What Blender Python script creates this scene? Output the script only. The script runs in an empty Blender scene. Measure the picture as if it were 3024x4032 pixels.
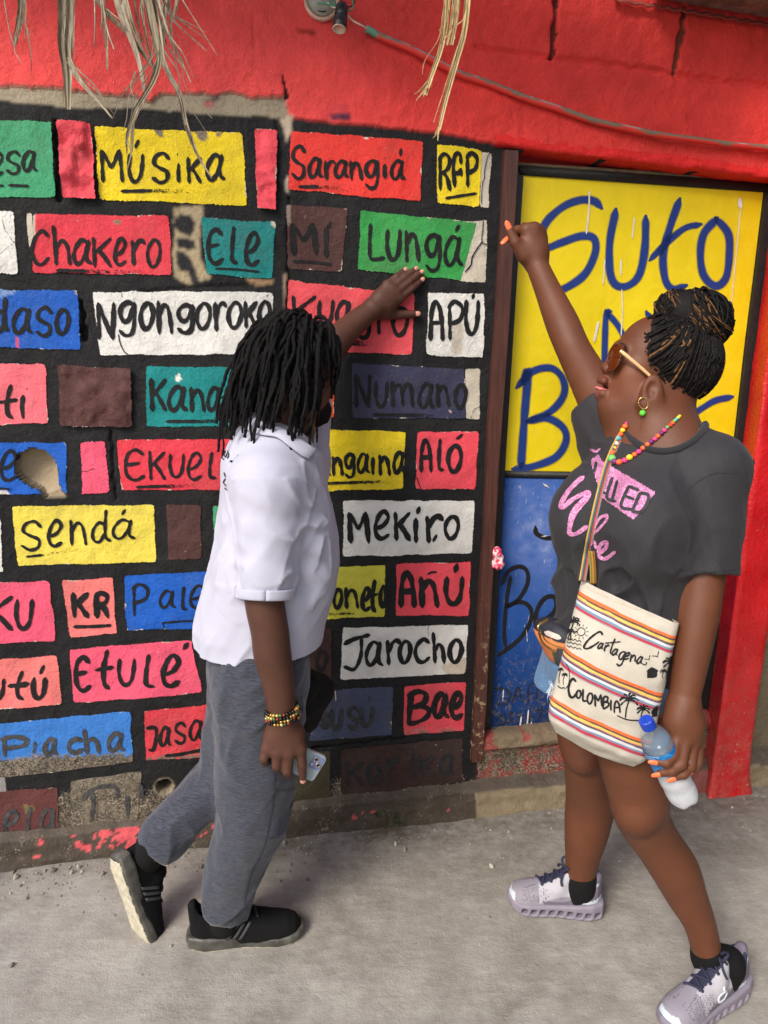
import bpy, bmesh, math, random
import numpy as np
from mathutils import Vector, Matrix
from mathutils.bvhtree import BVHTree

random.seed(7)
rng = np.random.default_rng(7)
SC = bpy.context.scene
COL = SC.collection

# ------------------------------------------------------------------ camera, world, sun, exposure
F, CXP, CYP, CAMH = 2796.0, 1512.0, 2016.0, 1.6        # focal length in photo pixels, centre, lens height
PITCH = math.radians(12.5)
cam_d = bpy.data.cameras.new('camera')
cam_d.sensor_width = 36.0
cam_d.lens = F / 4032.0 * 36.0
cam_d.clip_start = 0.05
cam_d.clip_end = 500.0
cam = bpy.data.objects.new('camera', cam_d)
COL.objects.link(cam)
cam.location = (0, 0, CAMH)
cam.rotation_euler = (math.pi / 2 - PITCH, 0, 0)
SC.camera = cam

SUN_EL, SUN_ROT = math.radians(41), math.radians(214)   # daylight from behind the viewer, to the left
world = bpy.data.worlds.new('World')
SC.world = world
world.use_nodes = True
wn = world.node_tree
for n_ in list(wn.nodes):
    wn.nodes.remove(n_)
w_out = wn.nodes.new('ShaderNodeOutputWorld')
w_bg = wn.nodes.new('ShaderNodeBackground')
w_sky = wn.nodes.new('ShaderNodeTexSky')
w_sky.sky_type = 'NISHITA'
w_sky.sun_disc = False
w_sky.sun_elevation = SUN_EL
w_sky.sun_rotation = SUN_ROT
w_sky.dust_density = 3.0
w_sky.air_density = 1.0
w_sky.ozone_density = 1.0
w_bg.inputs['Strength'].default_value = 0.1
wn.links.new(w_sky.outputs[0], w_bg.inputs['Color'])
wn.links.new(w_bg.outputs[0], w_out.inputs['Surface'])

sun_d = bpy.data.lights.new('sun', 'SUN')
sun_d.energy = 1.35
sun_d.angle = math.radians(20)
sun_d.color = (1.0, 0.95, 0.88)
sun = bpy.data.objects.new('sun', sun_d)
COL.objects.link(sun)
_az = SUN_ROT                                          # azimuth clockwise from +Y, as the sky counts it
_sd = Vector((math.sin(_az) * math.cos(SUN_EL), math.cos(_az) * math.cos(SUN_EL), math.sin(SUN_EL)))
sun.rotation_euler = (-_sd).to_track_quat('-Z', 'Y').to_euler()
sun.location = _sd * 20

SC.view_settings.view_transform = 'Standard'
SC.view_settings.look = 'None'
SC.view_settings.exposure = 1.02
SC.view_settings.gamma = 1.0
SC.view_settings.use_curve_mapping = False
SC.cycles.max_bounces = 6
SC.cycles.transparent_max_bounces = 12
SC.cycles.caustics_reflective = False
SC.cycles.caustics_refractive = False

# ------------------------------------------------------------------ helpers
def lin(r, g, b):
    """8-bit sRGB -> linear rgb tuple"""
    o = []
    for c in (r, g, b):
        c = c / 255.0
        o.append(c / 12.92 if c <= 0.04045 else ((c + 0.055) / 1.055) ** 2.4)
    return tuple(o)

_c, _s = math.cos(PITCH), math.sin(PITCH)
def ray(px, py):
    x, y = (px - CXP) / F, (CYP - py) / F
    return np.array([x, _c + y * _s, -_s + y * _c])
def P(px, py, y):
    """world point seen at photo pixel (px,py) at forward distance y"""
    d = ray(px, py)
    return np.array([0, 0, CAMH]) + d * (y / d[1])
def G(px, py, z=0.0):
    d = ray(px, py)
    return np.array([0, 0, CAMH]) + d * ((z - CAMH) / d[2])
def proj(p):
    """world points (n,3) -> photo pixels"""
    p = np.asarray(p, float)
    q = p - np.array([0, 0, CAMH])
    d = q[..., 1] * _c - q[..., 2] * _s
    up = q[..., 1] * _s + q[..., 2] * _c
    return np.stack([CXP + F * q[..., 0] / d, CYP - F * up / d], -1)

YAW = math.radians(10.0)
WU = np.array([math.cos(YAW), math.sin(YAW), 0.0])       # along the house wall
WN = np.array([math.sin(YAW), -math.cos(YAW), 0.0])      # out of the wall, to the viewer
W0 = np.array([0.0, 2.245, 0.0])
def wall_uv(px, py, w=0.0):
    d = ray(px, py)
    o = np.array([0, 0, CAMH])
    t = ((W0 + WN * w - o) @ WN) / (d @ WN)
    p = o + d * t - W0
    return float(p @ WU), float(p[2])
def wall_pt(u, v, w=0.0):
    u, v, w = np.broadcast_arrays(np.asarray(u, float), np.asarray(v, float), np.asarray(w, float))
    return W0 + u[..., None] * WU + w[..., None] * WN + v[..., None] * np.array([0, 0, 1.0])

def hash3(ix, iy, iz, seed=0):
    h = (ix.astype(np.int64) * 374761393 + iy.astype(np.int64) * 668265263 + iz.astype(np.int64) * 2147483647 + seed * 974634777) & 0xFFFFFFFF
    h = ((h ^ (h >> 13)) * 1274126177) & 0xFFFFFFFF
    h = ((h ^ (h >> 16)) * 2246822519) & 0xFFFFFFFF
    return ((h ^ (h >> 15)) & 0xFFFF) / 65535.0
def vnoise(p, seed=0):
    """value noise in [-1,1] at points (...,3)"""
    p = np.asarray(p, float)
    i = np.floor(p); f = p - i; i = i.astype(np.int64)
    f = f * f * f * (f * (f * 6 - 15) + 10)
    r = 0
    for dx in (0, 1):
        wx = f[..., 0] if dx else 1 - f[..., 0]
        for dy in (0, 1):
            wy = f[..., 1] if dy else 1 - f[..., 1]
            for dz in (0, 1):
                wz = f[..., 2] if dz else 1 - f[..., 2]
                r = r + wx * wy * wz * hash3(i[..., 0] + dx, i[..., 1] + dy, i[..., 2] + dz, seed)
    return r * 2 - 1
def n2(u, v, s, seed=0):
    u, v = np.broadcast_arrays(np.asarray(u, float), np.asarray(v, float))
    return vnoise(np.stack([u * s, v * s, np.zeros_like(u) + 0.37], -1), seed)
def fbm2(u, v, s, seed=0, o=3):
    r = 0; a = 1.0; t = 0
    for k in range(o):
        r = r + a * n2(u, v, s * 2 ** k, seed + k); t += a; a *= 0.5
    return r / t
def smooth(a, b, x):
    t = np.clip((x - a) / (b - a), 0, 1)
    return t * t * (3 - 2 * t)
def inpoly(x, y, poly):
    x = np.asarray(x); y = np.asarray(y)
    r = np.zeros(x.shape, bool)
    n = len(poly)
    for i in range(n):
        x0, y0 = poly[i]; x1, y1 = poly[(i + 1) % n]
        c = ((y0 > y) != (y1 > y))
        with np.errstate(divide='ignore', invalid='ignore'):
            xi = (x1 - x0) * (y - y0) / ((y1 - y0) if y1 != y0 else 1e-9) + x0
        r ^= c & (x < xi)
    return r

def mesh_obj(name, verts, faces, mat=None, parent=None, smooth_sh=False, cols=None, attrs=None):
    me = bpy.data.meshes.new(name)
    verts = np.asarray(verts, float)
    if not isinstance(faces, np.ndarray) and len(faces) and all(len(f) == 4 for f in faces):
        faces = np.array(faces, np.int64)
    if isinstance(faces, np.ndarray):
        nf, k = faces.shape
        me.vertices.add(len(verts)); me.vertices.foreach_set('co', verts.astype(np.float32).ravel())
        me.loops.add(nf * k); me.loops.foreach_set('vertex_index', faces.astype(np.int32).ravel())
        me.polygons.add(nf); me.polygons.foreach_set('loop_start', np.arange(0, nf * k, k, dtype=np.int32))
        me.update(calc_edges=True); me.validate()
    else:
        me.from_pydata(verts.tolist(), [], faces)
    if cols is not None:
        a = me.color_attributes.new('Col', 'FLOAT_COLOR', 'POINT')
        c = np.ones((len(verts), 4)); c[:, :3] = cols
        a.data.foreach_set('color', c.ravel())
    for k, v in (attrs or {}).items():
        a = me.attributes.new(k, 'FLOAT', 'POINT')
        a.data.foreach_set('value', np.asarray(v, np.float32).ravel())
    if smooth_sh:
        me.polygons.foreach_set('use_smooth', [True] * len(me.polygons))
    me.update()
    o = bpy.data.objects.new(name, me)
    COL.objects.link(o)
    if mat is not None:
        me.materials.append(mat)
    if parent is not None:
        o.parent = parent
    return o
def empty(name, loc=(0, 0, 0)):
    o = bpy.data.objects.new(name, None)
    o.empty_display_size = 0.1
    COL.objects.link(o)
    o.location = loc
    return o
def adopt(o, parent):
    """parent o to a (translated only) empty, keeping its world coordinates"""
    o.parent = parent
    o.matrix_parent_inverse = Matrix.Translation(-Vector(parent.location))
    return o
def tag(o, label=None, cat=None, group=None, kind=None):
    for k, v in (('label', label), ('category', cat), ('group', group), ('kind', kind)):
        if v:
            o[k] = v
    return o

def catmull(pts, step=6.0, closed=False):
    """smooth polyline through pts (n,k)"""
    pts = np.asarray(pts, float)
    n = len(pts)
    if n < 3 and not closed:
        L = np.linalg.norm(pts[-1] - pts[0]); m = max(2, int(L / step) + 1)
        return pts[0] + (pts[-1] - pts[0]) * np.linspace(0, 1, m)[:, None]
    out = []
    segs = n if closed else n - 1
    for i in range(segs):
        if closed:
            p0, p1, p2, p3 = pts[(i - 1) % n], pts[i], pts[(i + 1) % n], pts[(i + 2) % n]
        else:
            p1, p2 = pts[i], pts[i + 1]
            p0 = pts[i - 1] if i > 0 else 2 * p1 - p2
            p3 = pts[i + 2] if i + 2 < n else 2 * p2 - p1
        m = max(2, int(np.linalg.norm((p2 - p1)[:3]) / step) + 1)
        t = np.linspace(0, 1, m, endpoint=False)[:, None]
        out.append(0.5 * ((2 * p1) + (-p0 + p2) * t + (2 * p0 - 5 * p1 + 4 * p2 - p3) * t ** 2 + (-p0 + 3 * p1 - 3 * p2 + p3) * t ** 3))
    if not closed:
        out.append(pts[-1:])
    return np.concatenate(out)

# ------------------------------------------------------------------ materials
class NT:
    def __init__(self, name):
        self.m = bpy.data.materials.new(name)
        self.m.use_nodes = True
        self.t = self.m.node_tree
        self.b = self.t.nodes['Principled BSDF']
        self.out = self.t.nodes['Material Output']
    def n(self, typ, **kw):
        nd = self.t.nodes.new(typ)
        for k, v in kw.items():
            if hasattr(nd, k):
                setattr(nd, k, v)
            else:
                nd.inputs[k].default_value = v
        return nd
    def l(self, a, b):
        self.t.links.new(a, b)
    def math(self, op, a, b=None, clamp=False):
        nd = self.t.nodes.new('ShaderNodeMath'); nd.operation = op; nd.use_clamp = clamp
        for i, x in enumerate((a, b)):
            if x is None: continue
            if isinstance(x, (int, float)): nd.inputs[i].default_value = x
            else: self.l(x, nd.inputs[i])
        return nd.outputs[0]
    def mix(self, fac, a, b, mode='MIX'):
        nd = self.t.nodes.new('ShaderNodeMix'); nd.data_type = 'RGBA'; nd.blend_type = mode
        for i, x in ((0, fac), (6, a), (7, b)):
            if isinstance(x, (int, float)): nd.inputs[i].default_value = x
            elif isinstance(x, tuple): nd.inputs[i].default_value = (*x[:3], 1)
            else: self.l(x, nd.inputs[i])
        return nd.outputs[2]
    def noise(self, scale, detail=3, rough=0.55, vec=None, dist=0.0):
        nd = self.t.nodes.new('ShaderNodeTexNoise')
        nd.inputs['Scale'].default_value = scale; nd.inputs['Detail'].default_value = detail
        nd.inputs['Roughness'].default_value = rough; nd.inputs['Distortion'].default_value = dist
        self.l(vec if vec is not None else self.obj(), nd.inputs['Vector'])
        return nd.outputs[0]
    def obj(self):
        if not hasattr(self, '_obj'):
            self._obj = self.t.nodes.new('ShaderNodeTexCoord').outputs['Object']
        return self._obj
    def map(self, scale=(1, 1, 1), rot=(0, 0, 0)):
        nd = self.t.nodes.new('ShaderNodeMapping')
        nd.inputs['Scale'].default_value = scale; nd.inputs['Rotation'].default_value = rot
        self.l(self.obj(), nd.inputs['Vector'])
        return nd.outputs[0]
    def attr(self, name):
        nd = self.t.nodes.new('ShaderNodeAttribute'); nd.attribute_name = name
        return nd
    def ramp(self, x, lo, hi):
        nd = self.t.nodes.new('ShaderNodeMapRange')
        nd.inputs['From Min'].default_value = lo; nd.inputs['From Max'].default_value = hi
        self.l(x, nd.inputs['Value'])
        return nd.outputs[0]
    def bump(self, h, dist=0.002, strength=1.0, prev=None):
        nd = self.t.nodes.new('ShaderNodeBump')
        nd.inputs['Distance'].default_value = dist; nd.inputs['Strength'].default_value = strength
        self.l(h, nd.inputs['Height'])
        if prev is not None: self.l(prev, nd.inputs['Normal'])
        return nd.outputs[0]
    def fin(self, color=None, rough=None, normal=None, alpha=None, **kw):
        b = self.b
        if color is not None:
            if isinstance(color, tuple): b.inputs['Base Color'].default_value = (*color[:3], 1)
            else: self.l(color, b.inputs['Base Color'])
        if rough is not None:
            if isinstance(rough, (int, float)): b.inputs['Roughness'].default_value = rough
            else: self.l(rough, b.inputs['Roughness'])
        if normal is not None: self.l(normal, b.inputs['Normal'])
        if alpha is not None: self.l(alpha, b.inputs['Alpha'])
        for k, v in kw.items():
            b.inputs[k.replace('_', ' ')].default_value = v
        return self.m

def mat_simple(name, col, rough=0.6, var=0.12, nscale=60, bump=0.0, bscale=200, **kw):
    t = NT(name)
    nz = t.noise(nscale, 4)
    c = t.mix(t.ramp(nz, 0.3, 0.7), tuple(x * (1 - var) for x in col), tuple(min(1, x * (1 + var)) for x in col))
    nrm = None
    if bump:
        nrm = t.bump(t.noise(bscale, 4), bump)
    return t.fin(c, rough, nrm, **kw)

def mat_block():
    t = NT('block_paint')
    col = t.attr('Col').outputs['Color']
    edge = t.attr('edge').outputs['Fac']; wear = t.attr('wear').outputs['Fac']
    v = t.noise(9, 4, 0.6)
    c = t.mix(t.ramp(v, 0.3, 0.75), t.mix(1.0, col, (0.80, 0.80, 0.80), 'MULTIPLY'), col)
    fine = t.noise(260, 3, 0.6)
    c = t.mix(t.math('MULTIPLY', t.ramp(fine, 0.55, 0.8), 0.25), c, (0.02, 0.02, 0.02))
    # paint rubbed off to the mortar
    sp = t.noise(150, 5, 0.7)
    blot = t.noise(26, 4, 0.6)
    wv = t.math('ADD', t.math('MULTIPLY', sp, 0.55), t.math('MULTIPLY', blot, 0.45))
    worn = t.ramp(t.math('SUBTRACT', t.math('ADD', wear, wv), 1.0), -0.02, 0.02)
    gritty = t.noise(150, 6, 0.8)
    mort = t.mix(t.ramp(gritty, 0.45, 0.58), (0.022, 0.018, 0.013), (0.36, 0.30, 0.22))
    mort = t.mix(t.math('MULTIPLY', t.ramp(t.noise(14, 4, 0.6), 0.4, 0.65), 0.5), mort, (0.06, 0.048, 0.034))
    c = t.mix(worn, c, mort)
    grime = t.math('MULTIPLY', t.ramp(t.noise(5.5, 5, 0.7), 0.5, 0.72), 0.28)
    c = t.mix(grime, c, (0.10, 0.085, 0.07))
    spot = t.ramp(t.noise(62, 3, 0.6), 0.735, 0.75)
    c = t.mix(spot, c, (0.60, 0.54, 0.44))
    # pale undercoat showing as chips along the border
    m = t.noise(21, 3, 0.6)
    e1 = t.math('MULTIPLY', t.math('MULTIPLY', t.noise(240, 4, 0.75), 0.014), t.ramp(m, 0.47, 0.70))
    chip = t.ramp(t.math('SUBTRACT', e1, edge), 0.0005, 0.0012)
    c = t.mix(chip, c, (0.62, 0.56, 0.45))
    # ragged brush border
    e2 = t.math('MULTIPLY', t.math('SUBTRACT', t.noise(150, 5, 0.75), 0.26), 0.0125)
    alpha = t.ramp(t.math('SUBTRACT', edge, e2), 0.0, 0.0006)
    h = t.math('ADD', t.math('MULTIPLY', t.noise(120, 4, 0.6), 0.55), t.math('MULTIPLY', t.noise(320, 3, 0.6), 0.45))
    nb = t.bump(h, 0.0045, 1.0)
    nb = t.bump(t.noise(45, 3, 0.5), 0.006, 0.6, nb)
    return t.fin(c, t.ramp(t.noise(70, 2), -0.9, 1.15), nb, alpha, Specular_IOR_Level=0.4)

def mat_masonry():
    t = NT('masonry_paint')
    col = t.attr('Col').outputs['Color']
    wear = t.attr('wear').outputs['Fac']
    v = t.noise(7, 5, 0.65)
    c = t.mix(t.ramp(v, 0.3, 0.72), t.mix(1.0, col, (0.78, 0.76, 0.76), 'MULTIPLY'), t.mix(1.0, col, (1.06, 1.05, 1.05), 'MULTIPLY'))
    sp = t.noise(150, 5, 0.7); blot = t.noise(20, 4, 0.6)
    wv = t.math('ADD', t.math('MULTIPLY', sp, 0.55), t.math('MULTIPLY', blot, 0.45))
    worn = t.ramp(t.math('SUBTRACT', t.math('ADD', wear, wv), 1.0), -0.03, 0.03)
    gritty = t.noise(150, 6, 0.8)
    mort = t.mix(t.ramp(gritty, 0.45, 0.58), (0.020, 0.016, 0.012), (0.36, 0.30, 0.22))
    mort = t.mix(t.math('MULTIPLY', t.ramp(t.noise(14, 4, 0.6), 0.4, 0.65), 0.6), mort, (0.05, 0.04, 0.028))
    c = t.mix(worn, c, mort)
    h = t.math('ADD', t.math('MULTIPLY', t.noise(95, 5, 0.6), 0.6), t.math('MULTIPLY', t.noise(300, 3, 0.6), 0.4))
    nb = t.bump(h, 0.0055, 1.0)
    nb = t.bump(t.noise(28, 4, 0.55), 0.010, 0.7, nb)
    return t.fin(c, t.ramp(t.noise(60, 2), -1.2, 1.1), nb, None, Specular_IOR_Level=0.3)

def mat_letter(name='lettering_paint', col=(0.010, 0.010, 0.0105)):
    t = NT(name)
    wear = t.attr('wear').outputs['Fac']; edge = t.attr('edge').outputs['Fac']
    v = t.noise(60, 4)
    c = t.mix(t.ramp(v, 0.35, 0.7), tuple(x * 0.7 for x in col), tuple(x * 1.5 for x in col))
    a1 = t.ramp(t.math('SUBTRACT', t.math('ADD', t.math('MULTIPLY', t.noise(190, 4, 0.7), 0.9), 0.05), wear), -0.03, 0.03)
    e2 = t.math('MULTIPLY', t.math('SUBTRACT', t.noise(230, 4, 0.7), 0.33), 0.5)
    a2 = t.ramp(t.math('SUBTRACT', edge, e2), 0.0, 0.06)
    nb = t.bump(t.noise(150, 4, 0.6), 0.003, 0.8)
    return t.fin(c, 0.7, nb, t.math('MULTIPLY', a1, a2), Specular_IOR_Level=0.25)

M_BLOCK = mat_block()
M_MASON = mat_masonry()
M_LETTER = mat_letter()
# ------------------------------------------------------------------ the painted house wall
HOLE = [(65,1814),(70,1790),(98,1778),(119,1767),(174,1772),(203,1799),(224,1836),(230,1890),(231,1908),(240,1930),(262,1955),(180,1956),(163,1930),(119,1911),(80,1886),(60,1854)]
HOLE_UV = [wall_uv(*p) for p in HOLE]
HC = wall_uv(147, 1840); HR = 0.055
PIPE = wall_uv(646, 3098); PR = 0.024

def relief(u, v):
    u = np.asarray(u, float); v = np.asarray(v, float)
    r = 0.0045 * n2(u, v, 9, 1) + 0.0022 * n2(u, v, 26, 2) + 0.008 * n2(u, v, 2.2, 3)
    d = np.hypot(u - HC[0], v - HC[1])
    r = r - np.where(inpoly(u, v, HOLE_UV), 0.05 * np.sqrt(np.clip(1 - (d / 0.085) ** 2, 0.12, 1)), 0)
    d2 = np.hypot(u - PIPE[0], v - PIPE[1])
    r = r - 0.07 * smooth(PR + 0.004, PR - 0.004, d2 + 0.003 * n2(u, v, 60, 5))
    return r

def interp(x, pts):
    xs = [p[0] for p in pts]; ys = [p[1] for p in pts]
    return np.interp(x, xs, ys)

house = empty('house_wall', tuple(W0))
tag(house, 'long masonry house wall painted red above and with rows of coloured word blocks below', 'wall')

# outlines in photo pixels, turned into wall coordinates
RED_EDGE = [(-400,330),(0,337),(110,346),(230,340),(365,365),(510,378),(592,401),(638,365),(793,369),(820,378),(911,369),(1003,392),(1128,383),(1132,462),(1280,480),(1490,500),(1640,515),(1730,522),(1820,540),(1950,568),(2332,615),(2515,638),(2879,690),(3024,700),(3600,740)]
BLK_EDGE = [(-400,388),(0,392),(100,402),(200,412),(300,425),(500,425),(700,437),(900,455),(1090,463),(1132,462),(4000,462)]
JAMB_L = [(595,1978),(1200,1946),(1650,1915),(2117,1897),(2400,1880),(2990,1855),(3300,1842)]

OPEN_L = [(-100,2010),(595,1995),(1200,1968),(1650,1937),(2117,1915),(2400,1902),(3000,1874)]
u_a, v_hi = wall_uv(-420, -330)
u_b, _ = wall_uv(3450, 2000)
v_lo = 0.0
DU = 0.0045
us = np.arange(u_a, u_b, DU); vs = np.arange(0.0, 2.78, DU)
U, V = np.meshgrid(us, vs, indexing='ij')
# door opening in wall coordinates
dl0, dl1 = wall_uv(2030, 620), wall_uv(1880, 2960)
DOOR_L = 0.5 * (wall_uv(2020, 640)[0] + wall_uv(1874, 2960)[0])
DOOR_TOP0, DOOR_TOP1 = wall_uv(1985, 574), wall_uv(3000, 698)
DOOR_BOT = 0.5 * (wall_uv(1930, 2915)[1] + wall_uv(2200, 2880)[1])
PIL_L = wall_uv(2806, 2700)[0]; PIL_R = wall_uv(2986, 2700)[0]
pts = wall_pt(U, V, relief(U, V))
px = proj(pts)
X, Y = px[..., 0], px[..., 1]
jit = 9 * fbm2(U, V, 40, 11, 3) + 10 * fbm2(U, V, 9, 14, 2)
red_y = interp(X, RED_EDGE) + jit * np.where(X < 1130, 1.3, 0.5)
blk_y = interp(X, BLK_EDGE) + 0.6 * jit
cols = np.zeros(U.shape + (3,)); wear = np.zeros(U.shape)
cols[:] = lin(27, 27, 28)
RED_L, RED_R = np.array(lin(236, 80, 78)), np.array(lin(234, 66, 60))
m_red = Y < red_y
cols[m_red] = (RED_L + (RED_R - RED_L) * smooth(900, 2000, X)[..., None])[m_red]
m_mor = (~m_red) & (Y < blk_y)
cols[m_mor] = lin(160, 150, 128)
# bare masonry right of the pillar
m_bare = (U > PIL_R - 0.02) & (V < wall_uv(3016, 2500)[1] + 0.05)
cols[m_bare] = lin(112, 102, 84); wear[m_bare] = 0.35
# lower courses: paint rubbed off, damp and dirt
low = interp(X, [(-400,2960),(0,2960),(500,2930),(900,2890),(1300,2900),(1900,2900),(2300,2860),(3024,2800)])
wear += 0.62 * smooth(-60, 300, Y - low) * (~m_red) * (X < 1875)
cols[(Y > low + 330 + jit) & (X < 1880)] = lin(84, 74, 62)
# step under the door: red paint rubbed down to mortar
m_step = (X > 1878 + jit * 0.6) & (Y > 2860) & (V < DOOR_BOT + 0.02) & (U < PIL_L + 0.12)
cols[m_step] = lin(150, 52, 52)
wear[m_step] = 0.53 + 0.06 * n2(U, V, 14, 8)[m_step]
cols[m_step & (Y > 3075 + jit)] = lin(120, 84, 72)
# mortar lumps and black stones between two blocks, chips of bare mortar
def blob(poly, col, j=1.0, w=None):
    m = inpoly(X + jit * j, Y + jit[::-1] * j, poly)
    cols[m] = lin(*col)
    if w is not None: wear[m] = w
blob([(682,815),(800,805),(800,840),(790,900),(785,980),(790,1020),(812,1070),(838,1098),(770,1115),(735,1118),(690,1090),(678,1000),(690,930)], (176,160,128), 0.5)
for poly in ([(690,860),(712,840),(752,850),(770,880),(762,915),(748,932),(712,915),(684,892)],
             [(692,940),(740,935),(768,950),(772,978),(742,984),(700,975)],
             [(690,985),(722,990),(752,1022),(775,1080),(782,1112),(752,1112),(742,1072),(708,1064),(694,1030)]):
    blob(poly, (38,38,40), 0.25)
blob([(962,1085),(990,1082),(1030,1095),(1078,1100),(1072,1118),(1020,1125),(985,1112)], (170,138,104), 0.4)
blob([(1100,470),(1150,450),(1150,520),(1126,560),(1118,520)], (196,178,156), 0.5)
blob([(1126,690),(1140,690),(1136,760),(1124,745)], (200,180,160), 0.3)
blob([(1118,1080),(1140,1075),(1140,1250),(1124,1240)], (176,150,126), 0.4)
for poly in ([(60,1770),(175,1760),(235,1840),(268,1960),(175,1975),(60,1890)],):
    inside = inpoly(U, V, HOLE_UV)
    cols[inside] = lin(172, 156, 128)
d2 = np.hypot(U - PIPE[0], V - PIPE[1])
cols[d2 < PR * 0.97] = lin(70, 52, 34)
ring = (d2 >= PR * 0.97) & (d2 < PR * 1.35); cols[ring] = lin(158, 148, 126); wear[ring] = 0.3
wear[d2 < PR] = 0
# old fittings and cracks in the red wall
blob([(1285,413),(1380,418),(1382,478),(1282,472)], (226,74,78), 0.3)
blob([(1300,455),(1378,440),(1378,478),(1310,474)], (92,44,66), 0.6)
blob([(1165,118),(1240,122),(1240,140),(1185,136)], (150,40,34), 0.4)
blob([(800,395),(860,372),(866,392),(812,404)], (92,80,72), 0.5)
blob([(790,405),(830,392),(850,410),(812,424)], (176,110,104), 0.4)

def crack(poly, wid, dep, col=None):
    """cut a groove along a photo polyline into the wall's relief"""
    global pts
    q = np.array([wall_uv(*p) for p in poly])
    lo = q.min(0) - 0.05; hi = q.max(0) + 0.05
    m = (U > lo[0]) & (U < hi[0]) & (V > lo[1]) & (V < hi[1])
    uu, vv = U[m], V[m]
    uu = uu + 0.006 * n2(uu, vv, 45, 31); vv = vv + 0.006 * n2(uu, vv, 45, 32)
    best = np.full(uu.shape, 9.0)
    for a, b in zip(q[:-1], q[1:]):
        ab = b - a; t = np.clip(((uu - a[0]) * ab[0] + (vv - a[1]) * ab[1]) / (ab @ ab), 0, 1)
        best = np.minimum(best, np.hypot(uu - a[0] - t * ab[0], vv - a[1] - t * ab[1]))
    k = smooth(wid, wid * 0.25, best * (1 + 0.7 * n2(uu, vv, 30, 33)))
    REL[m] -= dep * k
    if col is not None:
        c = cols[m]; s = k > 0.55; c[s] = lin(*col); cols[m] = c
_pc = np.pad(cols, ((1, 1), (1, 1), (0, 0)), 'edge')
cols = (4 * cols + 2 * (_pc[:-2, 1:-1] + _pc[2:, 1:-1] + _pc[1:-1, :-2] + _pc[1:-1, 2:]) + _pc[:-2, :-2] + _pc[2:, 2:] + _pc[:-2, 2:] + _pc[2:, :-2]) / 16
REL = relief(U, V) * 1.0
red_low = smooth(0, 60, red_y - Y)
REL += 0.004 * np.where(m_red, 1, 0) + np.where(m_mor, -0.003, 0)
REL += np.where(m_red, 0.0022 * n2(U, V, 55, 41) * (0.4 + 0.6 * smooth(0.0, 0.5, n2(U, V, 5, 42))), 0)
crack([(2195,-60),(2185,60),(2180,140),(2168,230)], 0.010, 0.014, (110,38,34))
crack([(1880,190),(2000,205),(2170,228),(2330,248),(2520,265),(2660,292),(2850,318),(3060,342)], 0.010, 0.008)
crack([(2700,30),(2685,130),(2668,210),(2658,292)], 0.012, 0.014, (120,60,44))
crack([(1130,380),(1118,330),(1110,300)], 0.006, 0.010, (70,30,30))
crack([(1000,60),(1002,180)], 0.006, 0.004)
crack([(560,1150),(800,1130),(1000,1128)], 0.006, 0.004)
crack([(1140,780),(1136,1180),(1122,1320)], 0.007, 0.010, (24,23,22))
crack([(216,480),(226,640),(228,780)], 0.010, 0.016, (20,19,18))
crack([(318,1190),(330,1290),(328,1330)], 0.009, 0.020, (14,13,12))
crack([(436,1700),(445,1830),(455,1960)], 0.006, 0.010, (22,21,20))
crack([(1090,460),(1094,600),(1086,760)], 0.004, 0.006)
crack([(1230,2950),(1500,2920),(1600,2905)], 0.005, 0.012, (18,16,15))
pts = wall_pt(U, V, REL)
# faces, leaving the door opening empty
nu, nv = U.shape
top_v = np.interp(us, [DOOR_TOP0[0], DOOR_TOP1[0]], [DOOR_TOP0[1], DOOR_TOP1[1]])
top_v = top_v + 0.006 * n2(us, us * 0, 22, 51) + 0.004 * n2(us, us * 0, 60, 52)
openm = (U > DOOR_L) & (U < 1.315) & (V > DOOR_BOT) & (V < top_v[:, None])
idx = np.arange(nu * nv).reshape(nu, nv)
cell_open = openm[:-1, :-1] & openm[1:, :-1] & openm[:-1, 1:] & openm[1:, 1:]
qs = np.stack([idx[:-1, :-1], idx[1:, :-1], idx[1:, 1:], idx[:-1, 1:]], -1)[~cell_open]
allv = pts.reshape(-1, 3); allc = cols.reshape(-1, 3); allw = wear.ravel()
# give the wall its thickness along every free edge
def with_thickness(verts, quads, depth, extra):
    e = np.concatenate([quads[:, [0, 1]], quads[:, [1, 2]], quads[:, [2, 3]], quads[:, [3, 0]]])
    key = np.sort(e, 1); k = key[:, 0].astype(np.int64) * len(verts) + key[:, 1]
    un, first, cnt = np.unique(k, return_index=True, return_counts=True)
    be = e[first[cnt == 1]]
    bv, inv = np.unique(be.ravel(), return_inverse=True)
    inv = inv.reshape(be.shape)
    n0 = len(verts)
    v2 = np.concatenate([verts, verts[bv] - WN * depth])
    side = np.stack([be[:, 1], be[:, 0], n0 + inv[:, 0], n0 + inv[:, 1]], -1)
    return v2, np.concatenate([quads, side]), [np.concatenate([x, x[bv]]) for x in extra]
allv, qs, (allc, allw) = with_thickness(allv, qs, 0.17, [allc, allw])
used = np.unique(qs); remap = np.zeros(len(allv), np.int64); remap[used] = np.arange(len(used))
adopt(mesh_obj('masonry', allv[used], remap[qs], M_MASON, None, True, allc[used], {'wear': allw[used]}), house)

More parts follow.
